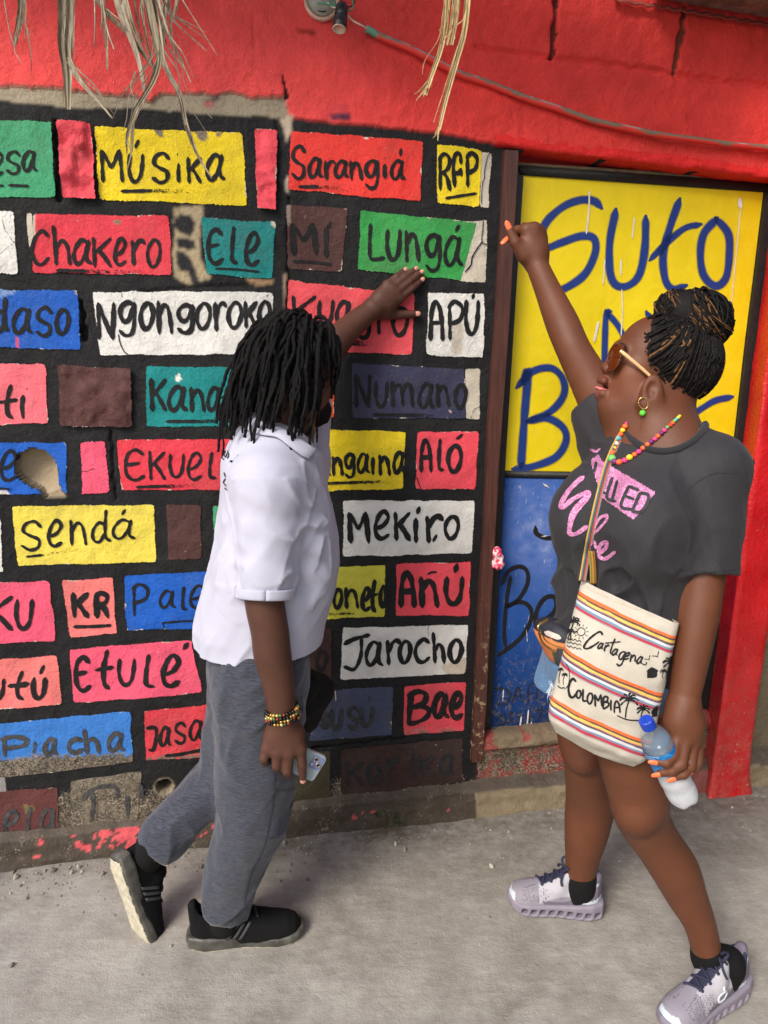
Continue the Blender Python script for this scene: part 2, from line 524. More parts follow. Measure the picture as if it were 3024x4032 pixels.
# ------------------------------------------------------------------ hand lettering: strokes in a unit box (y down)
GL = {
 'a': [[(.8,.12),(.45,0),(.12,.3),(0,.66),(.16,.97),(.42,.93),(.68,.55),(.85,.02)],[(.85,.02),(.74,.5),(.78,.84),(1,.98)]],
 'e': [[(.16,.62),(.6,.5),(.92,.22),(.66,.0),(.3,.14),(.03,.56),(.14,.9),(.5,1),(.95,.86)]],
 'E': [[(.92,.16),(.55,0),(.14,.14),(0,.5),(.1,.84),(.5,1),(1,.86)],[(.04,.5),(.72,.44)]],
 'F': [[(.2,1),(.06,.35),(.3,.02),(.75,.05),(.86,.3)],[(.2,.56),(.6,.6),(.85,.46)],[(.82,.46),(.9,.68)]],
 'i': [[(.6,0),(.4,.45),(.55,1)]],
 'o': [[(.5,0),(.1,.3),(.02,.66),(.3,1),(.7,.92),(.98,.5),(.86,.14),(.5,0)]],
 'u': [[(.06,0),(0,.5),(.18,.9),(.5,1),(.82,.8),(.95,.4),(1,0)]],
 's': [[(1,.2),(.66,0),(.2,.1),(.08,.34),(.42,.5),(.88,.64),(.86,.9),(.45,1),(0,.84)]],
 'r': [[(.04,.04),(.14,1)],[(.12,.5),(.4,.14),(.75,.02),(1,.16)]],
 'n': [[(.03,0),(.1,1)],[(.1,.46),(.4,.12),(.72,.2),(.9,.6),(1,1)]],
 'm': [[(.03,0),(.05,1)],[(.07,.42),(.25,.12),(.45,.26),(.52,.95)],[(.52,.42),(.68,.12),(.9,.24),(1,1)]],
 'g': [[(.86,.1),(.5,.02),(.12,.14),(.02,.36),(.25,.58),(.6,.5),(.9,.04)],[(.9,.04),(.9,.6),(.74,.94),(.34,1),(0,.86)]],
 'k': [[(0,0),(.08,1)],[(1,.02),(.5,.3),(.1,.52)],[(.3,.42),(.62,.66),(1,1)]],
 'h': [[(.02,0),(.14,.6),(.2,1)],[(.16,.58),(.5,.38),(.84,.54),(1,1)]],
 'd': [[(.72,.46),(.38,.4),(.06,.66),(.1,.94),(.42,1),(.72,.72)],[(.78,0),(.72,.55),(.76,.86),(1,.98)]],
 't': [[(.68,0),(.46,.45),(.48,.85),(.74,1)],[(0,.52),(1,.44)]],
 'l': [[(.5,0),(.28,.5),(.3,.9),(.95,.98)]],
 'c': [[(.96,.16),(.6,0),(.16,.24),(.02,.6),(.22,.94),(.6,1),(1,.8)]],
 'M': [[(.1,1),(.02,.04)],[(.02,.04),(.26,.3),(.48,.56)],[(.48,.56),(.7,.28),(.86,.03)],[(.86,.03),(1,1)]],
 'N': [[(.04,1),(0,.02)],[(0,.02),(.42,.5),(.92,1)],[(.92,1),(1,.02)]],
 'A': [[(.02,1),(.1,.3),(.42,0),(.78,.2),(.94,.6),(1,1)],[(.06,.56),(.92,.54)]],
 'P': [[(.12,.08),(.16,1)],[(.02,.14),(.5,0),(1,.16),(.86,.46),(.18,.6)]],
 'R': [[(.12,.08),(.16,1)],[(.02,.14),(.5,0),(.95,.14),(.82,.4),(.2,.54)],[(.34,.5),(.74,.66),(1,1)]],
 'B': [[(.14,.06),(.04,1)],[(0,.12),(.5,0),(.86,.1),(.72,.36),(.14,.5)],[(.3,.44),(.94,.52),(.96,.74),(.5,.94),(.02,1)]],
 'J': [[(0,.26),(.4,.12),(1,0)],[(.7,.1),(.66,.6),(.4,.97),(.0,.9)]],
 'j': [[(0,.0),(.8,.0),(.86,.5),(.6,1),(.2,1)]],
 'L': [[(.1,0),(.04,.5),(.06,.9),(.3,.98),(1,.94)]],
 'y': [[(0,0),(.3,.5)]],
 '.': [[(.45,.4),(.55,.6)]],
}
def ribbon(path, w, dest, edge_fade=True, wear=None, taper=0.75, jitter=0.10, seed=0):
    """path (n,2) px -> ribbon verts in px with 5 rows across; appended to dest lists"""
    n = len(path)
    t = np.gradient(path, axis=0); L = np.linalg.norm(t, axis=1); L[L == 0] = 1; t /= L[:, None]
    nr = np.stack([-t[:, 1], t[:, 0]], 1)
    s = np.concatenate([[0], np.cumsum(np.linalg.norm(np.diff(path, axis=0), axis=1))])
    hw = 0.5 * w * (1 + jitter * np.sin(s / w * 1.3 + seed) + 0.6 * jitter * np.sin(s / w * 2.9 + seed * 2.1))
    # round ends
    for k in (s, s[-1] - s):
        hw = hw * np.clip(np.sqrt(np.clip(1 - (1 - np.clip(k / (0.5 * w), 0, 1)) ** 2, 0, 1)) * 0.85 + 0.15, taper * 0.3, 1)
    ext = np.concatenate([path[:1] - t[:1] * w * .25, path[1:-1], path[-1:] + t[-1:] * w * .25]) if n > 2 else path
    rows = np.array([-1, -0.55, 0, 0.55, 1.0])
    v = ext[:, None, :] + nr[:, None, :] * (hw[:, None, None] * rows[None, :, None])
    base = sum(len(a) for a in dest['v'])
    dest['v'].append(v.reshape(-1, 2))
    ed = np.broadcast_to(1 - np.abs(rows), (n, 5)).copy() * 1.0
    dest['e'].append(ed.ravel())
    if wear is None: wr = np.zeros(n)
    else: wr = np.interp(np.linspace(0, 1, n), [p[0] for p in wear], [p[1] for p in wear])
    dest['w'].append(np.repeat(wr, 5))
    i = np.arange(n - 1)[:, None] * 5 + np.arange(4)[None]
    q = np.stack([i, i + 1, i + 6, i + 5], -1).reshape(-1, 4) + base
    dest['f'].append(q)
def glyph_paths(ch, box):
    x0, y0, x1, y1 = box
    if ch == '_':            # bare polyline box handled by caller
        return []
    return [catmull([(x0 + (x1 - x0) * a, y0 + (y1 - y0) * b) for a, b in st], 5.0) for st in GL[ch]]
def new_dest(): return {'v': [], 'e': [], 'w': [], 'f': []}
def dest_obj(name, dest, to3d, mat, parent=None):
    if not dest['v']: return None
    v = np.concatenate(dest['v']); f = np.concatenate(dest['f'])
    p3 = to3d(v)
    return mesh_obj(name, p3, f, mat, None, True, None, {'edge': np.concatenate(dest['e']), 'wear': np.concatenate(dest['w'])})
def px_to_wall(off):
    def fn(v):
        d = np.stack([ray(a, b) for a, b in v]); o = np.array([0, 0, CAMH])
        t = ((W0 - o) @ WN) / (d @ WN)
        p = o + d * t[:, None] - W0
        u, z = p @ WU, p[:, 2]
        # step each stroke a little in front of the one before it, so that crossings do not share a plane
        return wall_pt(u, z, relief(u, z) + off)
    return fn

C = {'red': (228,58,74), 'red2': (238,58,48), 'yellow': (246,216,22), 'yellow2': (243,222,84), 'green': (66,166,116), 'green2': (52,158,74),
     'teal': (0,134,132), 'blue': (14,92,192), 'blue2': (56,126,208), 'pink': (246,92,122), 'pinkred': (240,78,92), 'salmon': (246,126,122),
     'lpink': (246,112,124), 'brown': (78,46,42), 'brown2': (84,48,44), 'navy': (54,54,82), 'slate': (66,74,100), 'white': (232,230,224), 'cream': (206,196,178),
     'lime': (212,206,66), 'orange': (236,84,40), 'dbrown': (58,32,28), 'maroon': (98,52,50), 'mort': (134,120,98), 'olive': (70,62,42)}

def block(corners, col, word=None, crop=(0, 0, 1.0), letters=(), extra=(), lw=16, label=None, rough=0.0, wear=None, cut=None, lcol=None, wearfn=None, patches=()):
    """a painted block: corners TL,TR,BR,BL in photo pixels; letters in crop pixels"""
    ox, oy, sc = crop
    cu = np.array([wall_uv(*c) for c in corners])
    wlen = 0.5 * (np.linalg.norm(cu[1] - cu[0]) + np.linalg.norm(cu[2] - cu[3]))
    hlen = 0.5 * (np.linalg.norm(cu[3] - cu[0]) + np.linalg.norm(cu[2] - cu[1]))
    g = 0.006
    na, nb = max(4, int(wlen / g)), max(4, int(hlen / g))
    s, t = np.meshgrid(np.linspace(0, 1, na + 1), np.linspace(0, 1, nb + 1), indexing='ij')
    def bil(s, t):
        s = s[..., None]; t = t[..., None]
        return (cu[0] * (1 - s) + cu[1] * s) * (1 - t) + (cu[3] * (1 - s) + cu[2] * s) * t
    q = bil(s, t)
    # wavering hand painted border, rounded corners
    je = 0.0045
    q0 = q.copy()
    for k in (0, 1):
        nz = fbm2(q0[..., 0], q0[..., 1], 22, 60 + k, 2)
        q[..., k] += je * nz
    de = np.minimum(np.minimum(s, 1 - s) * wlen, np.minimum(t, 1 - t) * hlen)
    cr = 0.010
    dx = np.minimum(s, 1 - s) * wlen; dy = np.minimum(t, 1 - t) * hlen
    corner = np.hypot(np.clip(cr - dx, 0, None), np.clip(cr - dy, 0, None))
    edge = np.minimum(de, cr - corner)
    u, v = q[..., 0], q[..., 1]
    rel = relief(u, v) + (0.0012 if (label and 'cream' in label) else 0.0025)
    if rough:
        rel = rel + rough * (0.5 + fbm2(u, v, 24, 71, 3)) + 0.5 * rough * (fbm2(u, v, 9, 74, 2) > 0.05)
    wr = np.full(u.shape, 0.0) + (wear or 0.0)
    wpx = proj(wall_pt(u, v))
    if wearfn is not None: wr = wr + wearfn(wpx[..., 0], wpx[..., 1])
    ii = np.arange((na + 1) * (nb + 1)).reshape(na + 1, nb + 1)
    f = np.stack([ii[:-1, :-1], ii[:-1, 1:], ii[1:, 1:], ii[1:, :-1]], -1)
    if cut is not None:
        inn = inpoly(u, v, cut)
        keep = ~(inn[:-1, :-1] | inn[1:, :-1] | inn[1:, 1:] | inn[:-1, 1:])
        f = f[keep]
    cc = np.zeros((u.size, 3)); cc[:] = lin(*(C[col] if isinstance(col, str) else col))
    for poly, pc in patches:                      # bare or differently painted patches with a shape of their own
        jx = 6 * fbm2(u, v, 50, 81, 2)
        m = inpoly((wpx[..., 0] + jx).ravel(), (wpx[..., 1] + jx).ravel(), [(ox + a * sc, oy + b * sc) for a, b in poly])
        cc[m] = lin(*(C[pc] if isinstance(pc, str) else pc))
    o = mesh_obj('painted_block', wall_pt(u, v, rel).reshape(-1, 3), f.reshape(-1, 4), M_BLOCK, None, True, cc, {'edge': edge.ravel(), 'wear': wr.ravel()})
    adopt(o, house)
    if label: o['label'] = label
    if letters or extra:
        d = new_dest(); k = 0
        for it in letters:
            ch, bx = it[0], it[1]
            w = (it[2] if len(it) > 2 else lw)
            for pth in glyph_paths(ch, tuple((ox if i % 2 == 0 else oy) + bx[i] * sc for i in range(4))):
                ribbon(pth, w * (1 + .12 * math.sin(k * 4.1 + len(ch) + bx[0])), d, seed=k * 1.7, jitter=.15, wear=[(0, .08), (.4, .14 + .12 * abs(math.sin(k * 2.3))), (1, .16 + .20 * abs(math.sin(k * 3.7 + 1)))] if wearfn is None else [(0, .35), (1, .4)]); k += 1
        for it in extra:
            pl = [(ox + a * sc, oy + b * sc) for a, b in it[0]]
            ribbon(catmull(pl, 5.0), it[1], d, seed=k, wear=it[2] if len(it) > 2 else None); k += 1
        lo = dest_obj('lettering', d, px_to_wall(0.0045), lcol or M_LETTER)
        lo.parent = o
    return o

DRY = [(0, .05), (.18, .15), (.35, .5), (1, .62)]
SOLID = [(0, .12), (1, .2)]
K1 = .3617
def sq(ox, oy, sc, pts): return [(ox + a * sc, oy + b * sc) for a, b in pts]

# row 1
c = (0, 400, K1)
block(sq(*c, [(-500,185),(575,210),(610,1050),(-500,1050)]), 'green', crop=c, lw=15,
      letters=[('e',(-90,560,35,800)),('s',(75,545,215,785)),('a',(250,545,400,755))],
      extra=[([(-40,915),(40,915)],9,SOLID),([(95,910),(310,918)],12,[(0,.2),(1,.4)])], label='green block with the word ending esa')
block(sq(*c, [(620,215),(1005,240),(1070,1080),(680,1070)]), 'pinkred', rough=0.020, label='broken pink block with thick torn plaster')
c = (500, 400, K1)
block([(367,494),(957,516),(977,814),(389,790)], 'yellow', crop=c, lw=18,
      letters=[('M',(-285,520,-50,870)),('u',(20,575,170,870)),('s',(280,560,455,880)),('i',(550,680,570,870)),('k',(665,610,800,880)),('a',(870,580,1060,850))],
      extra=[([(125,420),(90,500)],14),([(545,560),(550,585)],16),([(-60,975),(400,970),(920,990)],15,DRY)], label='yellow block reading Música',
      patches=[([(250,270),(400,280),(400,360),(370,385),(320,350)],'mort'),([(710,290),(890,300),(870,400),(795,430),(760,360)],'mort'),([(960,320),(1030,330),(1010,375),(970,370)],'mort')])
block([(997,501),(1097,504),(1088,841),(1008,829)], 'pinkred', rough=0.014, label='narrow cracked pink block')
c = (1050, 450, K1)
block([(1139,510),(1670,554),(1655,798),(1131,752)], 'red2', crop=c, lw=17,
      letters=[('s',(275,350,415,705)),('a',(460,485,605,690)),('r',(635,510,745,710)),('a',(745,515,885,690)),('n',(910,520,1030,715)),('g',(1075,510,1215,810)),('i',(1268,560,1290,700)),('a',(1350,515,1495,715))],
      extra=[([(1460,385),(1448,455)],14),([(1278,480),(1282,495)],14),([(350,790),(650,800),(970,835)],15,DRY)], label='bright red block reading Sarangiá',
      patches=[([(1020,235),(1140,240),(1200,310),(1150,265),(1060,262)],'white')])
c = (1500, 500, K1)
block(sq(*c, [(1080,250),(1220,270),(1178,895),(1060,880)]), 'cream', label='cracked cream strip beside the letters RFP', crop=c,
      extra=[([(1195,275),(1160,320),(1125,470),(1120,560),(1100,620),(1085,850)],3.5,[(0,.2),(1,.3)])])
block(sq(*c, [(590,180),(1110,235),(1070,885),(605,850)]), 'yellow', crop=c, lw=17,
      letters=[('R',(620,300,745,690)),('F',(775,295,880,655)),('P',(920,290,1040,650))],
      extra=[([(700,780),(860,755),(1035,725)],13,[(0,.1),(.5,.4),(1,.4)])], label='small yellow block reading RFP')
# row 2
c = (0, 800, K1)
block(sq(*c, [(-500,70),(150,70),(210,775),(-500,775)]), 'white', label='blank white block with cracks', crop=c,
      extra=[([(20,170),(60,300),(150,420),(190,430)],2.5,[(0,.45),(1,.5)]),([(-10,560),(90,480),(190,400)],2.5,[(0,.45),(1,.5)])])
block(sq(*c, [(275,92),(355,96),(375,330),(318,545)]), 'cream', label='pale chipped corner of the Chakero block')
block([(127,836),(670,845),(681,1086),(123,1078)], 'red', crop=c, lw=17,
      letters=[('c',(350,300,530,665)),('h',(575,250,760,665)),('a',(800,400,990,660)),('k',(1015,375,1205,690)),('e',(1245,385,1370,670)),('r',(1435,400,1575,670)),('o',(1605,390,1745,690))],
      extra=[([(620,730),(1000,740),(1707,755)],15,DRY)], label='red block reading Chakero',
      patches=[([(1240,190),(1330,190),(1290,240),(1250,230)],'mort'),([(0,90),(375,100),(380,330),(320,530),(0,500)],'cream')])
c = (500, 800, K1)
block([(786,850),(1088,872),(1077,1102),(812,1086)], 'teal', crop=c, lw=18,
      letters=[('E',(885,285,1045,660)),('l',(1125,260,1200,660)),('e',(1290,325,1440,675))],
      extra=[([(960,712),(1200,722),(1440,750)],9,SOLID)], label='teal block reading Ele', patches=[([(1550,190),(1640,190),(1640,290),(1600,280)],'cream')])
c = (1050, 780, K1)
block(sq(*c, [(205,60),(890,110),(825,810),(215,790)]), 'brown', crop=c, lw=24, wear=0.14,
      letters=[('M',(270,280,540,610)),('i',(635,340,655,640))], extra=[([(690,270),(660,330)],16),([(290,690),(500,700),(700,725)],13,SOLID)], label='dark brown block reading Mí',
      patches=[([(200,60),(270,70),(240,300),(205,330)],(150,132,120))])
c = (1500, 800, K1)
block(sq(*c, [(850,185),(1160,178),(1148,870),(830,866)]), 'cream', label='cracked cream end of the Lungá block', crop=c,
      extra=[([(1102,190),(1098,300),(1092,420),(1160,458),(1245,468)],4,[(0,.2),(1,.3)]),([(1092,425),(1040,500),(990,590),(975,670),(910,752)],6,[(0,.1),(1,.3)])])
block([(1412,827),(1882,872),(1815,1110),(1406,1066)], 'green2', crop=c, lw=18,
      letters=[('L',(-135,290-55,30,680-55)),('u',(60,300,200,620)),('n',(260,310,400,640)),('g',(480,345,650,735)),('a',(690,370,880,680))],
      extra=[([(845,245),(810,305)],16)], label='green block reading Lungá', patches=[([(1060,180),(1200,180),(1200,500),(980,460),(1000,430),(1060,320)],'cream')])
# row 3
c = (0, 1080, K1)
block(sq(*c, [(-500,138),(850,165),(890,835),(-500,785)]), 'blue', crop=c, lw=19,
      letters=[('d',(-60,260,90,620)),('a',(145,375,345,640)),('s',(395,360,555,670)),('o',(610,375,745,645))], label='blue block with the word ending daso',
      patches=[([(0,140),(210,150),(120,230),(0,260)],(120,150,200)),([(790,150),(870,160),(870,230),(820,210)],(170,165,160)),([(178,650),(200,650),(215,810),(185,800)],'pinkred')])
c = (340, 1080, K1)
block([(360,1143),(1079,1147),(1075,1398),(387,1402)], 'white', crop=c, lw=20,
      letters=[('N',(130,310,300,700)),('g',(365,300,540,665)),('o',(590,305,730,590)),('n',(780,300,930,640)),('g',(1000,330,1175,635)),('o',(1200,310,1350,590)),('r',(1400,305,1520,610)),('o',(1545,300,1690,580)),('k',(1730,300,1850,580)),('o',(1880,290,2000,560))],
      extra=[([(1975,225),(1965,245)],16),([(350,650),(365,740),(410,840),(455,870)],5,[(0,.2),(1,.3)]),([(375,180),(395,260)],3,[(0,.4),(1,.5)])], label='long white block reading Ngongorokó')
c = (1400, 1080, K1)
block([(1131,1100),(1635,1154),(1621,1400),(1124,1385)], (238,84,92), crop=c, lw=17,
      letters=[('k',(-680,240,-440,560)),('u',(-400,290,-250,540)),('a',(-210,300,-50,540)),('g',(10,330,165,690)),('r',(235,380,345,650)),('o',(400,360,560,660))],
      extra=[([(-150,740),(0,750),(350,780)],22,[(0,.3),(.4,.5),(1,.68)])], label='pinkish red block reading Kuagro behind the man')
block(sq(*c, [(770,195),(1415,205),(1395,925),(755,890)]), 'white', crop=c, lw=18,
      letters=[('A',(805,300,940,715)),('P',(995,300,1150,710)),('u',(1190,290,1330,650))], extra=[([(1280,215),(1265,262)],18)], label='white block reading Apú',
      patches=[([(1020,480),(1180,560),(1150,880),(1060,860)],(214,204,188))])
# row 4
c = (0, 1380, K1)
block(sq(*c, [(-500,115),(500,130),(540,800),(-500,825)]), 'lpink', crop=c, lw=18,
      letters=[('i',(215,495,285,730)),('t',(-10,380,185,735))], extra=[([(295,410),(302,425)],20)], label='light pink block with the word ending ti')
block(sq(*c, [(615,145),(1440,185),(1460,840),(650,835)]), 'brown2', rough=0.012, label='large rough brown block without a word')
c = (500, 1380, K1)
block([(570,1438),(912,1440),(912,1684),(574,1684)], 'teal', crop=c, lw=19,
      letters=[('k',(265,310,420,650)),('a',(455,395,650,650)),('n',(695,405,840,660)),('a',(880,405,1030,650)),('t',(1030,320,1200,690))],
      extra=[([(430,770),(800,768),(1130,760)],14,[(0,.1),(.4,.4),(1,.5)])], label='teal block reading Kanat',
      patches=[([(520,260),(560,250),(590,310),(575,360),(545,330),(520,320)],'white')])
block([(1120,1450),(1322,1448),(1320,1652),(1120,1650)], 'orange', label='orange block behind the man\'s chin')
c = (1350, 1380, K1)
block(sq(*c, [(1320,188),(1512,188),(1490,765),(1330,755)]), 'cream', label='bare cream end of the Numano block', crop=c,
      extra=[([(1500,610),(1430,640),(1390,740)],2.5,[(0,.4),(1,.5)])])
block(sq(*c, [(85,130),(1335,190),(1345,750),(90,745)]), 'navy', crop=c, lw=17,
      letters=[('N',(140,260,290,615)),('u',(355,340,480,610)),('m',(530,340,760,605)),('a',(830,360,990,625)),('n',(1025,365,1155,610)),('o',(1220,365,1340,620))],
      extra=[([(330,695),(600,700),(1000,705)],14,[(0,.1),(.5,.3),(1,.6)])], label='navy block reading Numano', patches=[([(1160,660),(1185,645),(1200,680),(1175,690)],(230,200,190))])
# row 5
c = (0, 1680, K1)
block(sq(*c, [(-500,150),(735,165),(740,745),(-500,745)]), 'blue', crop=c, lw=17, cut=HOLE_UV,
      letters=[('e',(10,260,190,580))], extra=[([(-20,668),(60,672),(130,682)],9,[(0,.3),(1,.5)])], label='blue block with a round hole knocked through the plaster',
      patches=[([(-30,690),(60,690),(120,750),(-20,780)],(214,208,200)),([(700,150),(760,150),(760,300),(735,280)],(150,160,176))])
block(sq(*c, [(865,160),(1155,140),(1205,725),(880,755)]), 'pink', label='narrow pink block without a word', crop=c,
      extra=[([(870,485),(960,478),(1010,455),(1040,465)],2.2,[(0,.3),(1,.5)])])
c = (400, 1680, K1)
block([(452,1725),(1020,1725),(1010,1930),(474,1934)], 'red', crop=c, lw=15,
      letters=[('E',(260,250,470,580)),('k',(525,265,690,570)),('u',(745,300,895,545)),('e',(940,280,1095,570)),('l',(1155,275,1250,560))],
      extra=[([(385,655),(700,645),(1060,640)],14,[(0,.1),(.3,.35),(.6,.5),(1,.62)])], label='red block reading Ekuel')
c = (1250, 1650, .4219)
block(sq(*c, [(-230,80),(835,110),(805,660),(-230,690)]), 'yellow', crop=c, lw=16,
      letters=[('a',(0,360,115,520)),('n',(140,350,230,520)),('g',(260,325,350,540)),('a',(375,325,480,500)),('i',(508,360,522,510)),('n',(575,335,670,520)),('a',(710,310,815,500)),('m',(-150,360,-30,520))],
      extra=[([(512,315),(518,325)],15),([(-60,600),(300,590),(690,580)],13,[(0,.5),(.5,.35),(1,.6)])], label='yellow block with the word ending angaina')
block(sq(*c, [(925,110),(1515,105),(1480,665),(905,665)]), 'pinkred', crop=c, lw=20,
      letters=[('A',(965,195,1060,490)),('l',(1120,190,1170,480)),('o',(1215,240,1340,485))], extra=[([(1350,145),(1300,182)],16),([(925,540),(945,600),(970,655)],4,[(0,.2),(1,.3)])], label='pinkish red block reading Aló')
# row 6
c = (0, 1950, K1)
block(sq(*c, [(-500,240),(22,250),(45,850),(-500,850)]), 'white', label='sliver of a white block at the photo\'s border')
block([(43,1990),(612,1984),(619,2216),(65,2234)], 'yellow2', crop=c, lw=15,
      letters=[('s',(235,285,445,595)),('e',(525,275,675,555)),('n',(765,275,935,540)),('d',(1000,160,1200,505)),('a',(1230,265,1465,475))],
      extra=[([(1365,155),(1330,205)],13),([(290,668),(420,655),(850,600),(1450,560)],11,[(0,.05),(.1,.3),(.2,.58),(1,.72)])], label='pale yellow block reading Sendá')
c = (400, 1950, K1)
block(sq(*c, [(685,92),(1090,90),(1095,700),(710,715)]), 'brown', label='upright brown block without a word')
block([(834,1985),(1313,1970),(1312,2190),(840,2195)], 'green', label='green block mostly hidden behind the man')
c = (1250, 1950, .4219)
block([(1349,1965),(1874,1969),(1862,2182),(1349,2193)], 'white', crop=c, lw=21,
      letters=[('M',(290,155,475,435)),('e',(535,150,670,400)),('k',(725,160,855,415)),('i',(905,220,925,430)),('r',(1015,190,1165,435)),('o',(1190,190,1315,400))],
      extra=[([(950,110),(930,165)],19),([(1110,370),(1075,425)],14,[(0,.4),(1,.4)])], label='white block reading Mekiro')
# row 7
c = (0, 2250, K1)
block(sq(*c, [(-500,130),(545,95),(620,765),(-500,800)]), 'pink', crop=c, lw=22,
      letters=[('k',(-150,270,130,630)),('u',(180,310,350,620))], label='pink block with the letters KU')
block(sq(*c, [(660,95),(1240,55),(1275,690),(755,745)]), 'salmon', crop=c, lw=25,
      letters=[('k',(795,240,950,500)),('R',(1030,235,1170,500))], extra=[([(800,608),(1000,605),(1205,592)],15,SOLID)], label='salmon block reading KR')
block([(485,2265),(900,2240),(900,2475),(493,2486)], 'blue', lw=13,
      letters=[('P',(518,2302,580,2425)),('a',(629,2326,690,2392)),('l',(714,2310,735,2400)),('e',(748,2303,808,2392)),('n',(830,2300,880,2392))],
      extra=[([(638,2452),(720,2446),(800,2442)],9,SOLID),([(640,2450),(646,2474)],5,SOLID)], label='blue block reading Palen')
c = (1250, 1950, .4219)
block([(1180,2230),(1520,2222),(1519,2430),(1180,2445)], 'lime', crop=c, lw=17,
      letters=[('o',(150,865,225,1045)),('n',(260,860,375,1050)),('e',(415,860,490,1070)),('t',(475,790,560,1085)),('o',(585,840,640,1040))],
      extra=[([(20,1110),(150,1105),(345,1100)],9,[(0,.55),(1,.45)])], label='lime block with the word ending oneto')
block([(1556,2216),(1860,2207),(1849,2427),(1557,2427)], 'pinkred', crop=c, lw=24,
      letters=[('A',(775,720,900,1035)),('n',(960,770,1115,1035)),('u',(1195,765,1350,1010))], extra=[([(1025,735),(1060,715),(1110,712)],9),([(1300,645),(1278,705)],24)], label='pinkish red block reading Añú')
# row 8
c = (0, 2500, K1)
block(sq(*c, [(-500,290),(635,215),(690,760),(-500,850)]), 'salmon', crop=c, lw=20,
      letters=[('u',(-90,480,45,690)),('t',(100,400,310,690)),('u',(365,470,495,680))], extra=[([(478,335),(440,415)],19),([(80,755),(250,735),(390,720)],8,[(0,.6),(1,.68)])], label='salmon block with the word ending utú')
c = (250, 2450, .4219)
block([(271,2555),(756,2515),(800,2733),(288,2773)], 'pink', crop=c, lw=20,
      letters=[('E',(115,325,250,640)),('t',(300,265,460,620)),('u',(515,350,660,585)),('l',(745,310,845,600)),('e',(925,315,1085,595))], extra=[([(1158,200),(1122,248)],21)], label='pink block reading Etulé')
block([(1100,2480),(1307,2468),(1310,2690),(1100,2695)], 'dbrown', crop=(1200, 2380, .452), lw=16, letters=[('o',(105,395,185,575))], label='dark brown block mostly hidden behind the man')
c = (1200, 2380, .452)
block([(1345,2468),(1846,2455),(1835,2656),(1338,2680)], 'white', crop=c, lw=19,
      letters=[('J',(345,265,560,575)),('a',(535,325,675,530)),('r',(715,305,830,520)),('o',(825,310,920,505)),('c',(960,300,1085,500)),('h',(1115,245,1215,510)),('o',(1260,300,1365,500))],
      extra=[([(1088,170),(1072,200),(1075,270)],2.5,[(0,.3),(1,.5)])], label='white block reading Jarocho', patches=[([(1180,540),(1400,470),(1405,615),(1250,620)],(214,200,180))])
# row 9
M_FAINT = mat_letter('faded_lettering_paint', (0.055, 0.055, 0.055))
c = (0, 2750, .452)
def w_pia(x, y): return 0.75 * smooth(-60, 90, y - np.interp(x, [0, 200, 520], [2960, 2935, 2940]))
block(sq(*c, [(-300,230),(1140,100),(1170,560),(-300,740)]), 'blue2', crop=c, lw=19, wearfn=w_pia, lcol=M_FAINT,
      letters=[('P',(10,325,235,500)),('a',(395,345,500,480)),('c',(600,345,720,460)),('h',(735,270,865,470)),('a',(945,300,1085,455))],
      extra=[([(310,375),(300,470)],17,[(0,.4),(1,.5)]),([(308,315),(312,325)],15)], label='blue block reading Piacha with its lower half worn to mortar')
def w_jas(x, y): return 0.45 * smooth(60, 200, y - np.interp(x, [560, 880], [2796, 2766])) + 0.1 * smooth(2960, 2990, y)
block([(564,2796),(900,2764),(900,2980),(572,2996)], (222,62,74), lw=15, wearfn=w_jas,
      letters=[('j',(578,2866,620,2950)),('a',(630,2863,673,2935)),('s',(689,2845,730,2926)),('a',(748,2836,800,2912)),('a',(848,2836,890,2905))],
      extra=[([(838,2828),(838,2890),(826,2906)],15,[(0,.3),(1,.4)]),([(651,2974),(720,2966),(800,2952)],15,SOLID)], label='red block reading jasajo with a worn lower edge')
c = (1200, 2380, .452)
def w_sus(x, y): return 0.42 * smooth(2780, 2930, y)
block([(1280,2716),(1552,2700),(1548,2899),(1210,2922)], 'slate', crop=c, lw=20, lcol=mat_letter('dark_faded_paint', (0.034, 0.034, 0.036)), wearfn=w_sus,
      letters=[('s',(140,960,205,1070)),('u',(230,920,320,1080)),('s',(380,900,460,1080)),('u',(490,900,590,1060))], extra=[([(572,800),(555,835)],14,[(0,.4),(1,.5)])], label='faded slate blue block reading susú')
def w_bae(x, y): return 0.5 * smooth(2800, 2890, y)
block([(1588,2698),(1837,2681),(1828,2881),(1588,2900)], 'pinkred', crop=c, lw=24, wearfn=w_bae,
      letters=[('B',(900,755,1080,1045)),('a',(1125,780,1250,985)),('e',(1275,770,1370,985))], label='pinkish red block reading Bae')
# row 10
c = (0, 3000, .452)
block(sq(*c, [(-300,270),(515,205),(520,660),(-300,760)]), 'maroon', crop=c, lw=19, wear=0.22, lcol=M_FAINT,
      letters=[('e',(40,420,165,620)),('l',(220,390,320,630)),('a',(360,405,490,590))], label='dull maroon block with the word ending ela',
      patches=[([(205,370),(300,370),(290,430),(220,435)],(120,105,60))])
d_ = new_dest()
for st in ([(800,250),(815,360),(795,510)], [(725,325),(770,260),(880,210),(1010,215),(1030,310)], [(1110,300),(1115,470)], [(1225,190),(1240,320)]):
    ribbon(catmull(sq(*c, st), 5), 19, d_, wear=[(0,.38),(1,.46)])
pl = block([(272,3072),(560,3030),(545,3262),(280,3288)], 'mort', wear=0.55, label='bare mortar block with the worn letters of a word')
lo = dest_obj('lettering', d_, px_to_wall(0.0045), M_FAINT)
lo.parent = pl
c = (1150, 2750, .452)
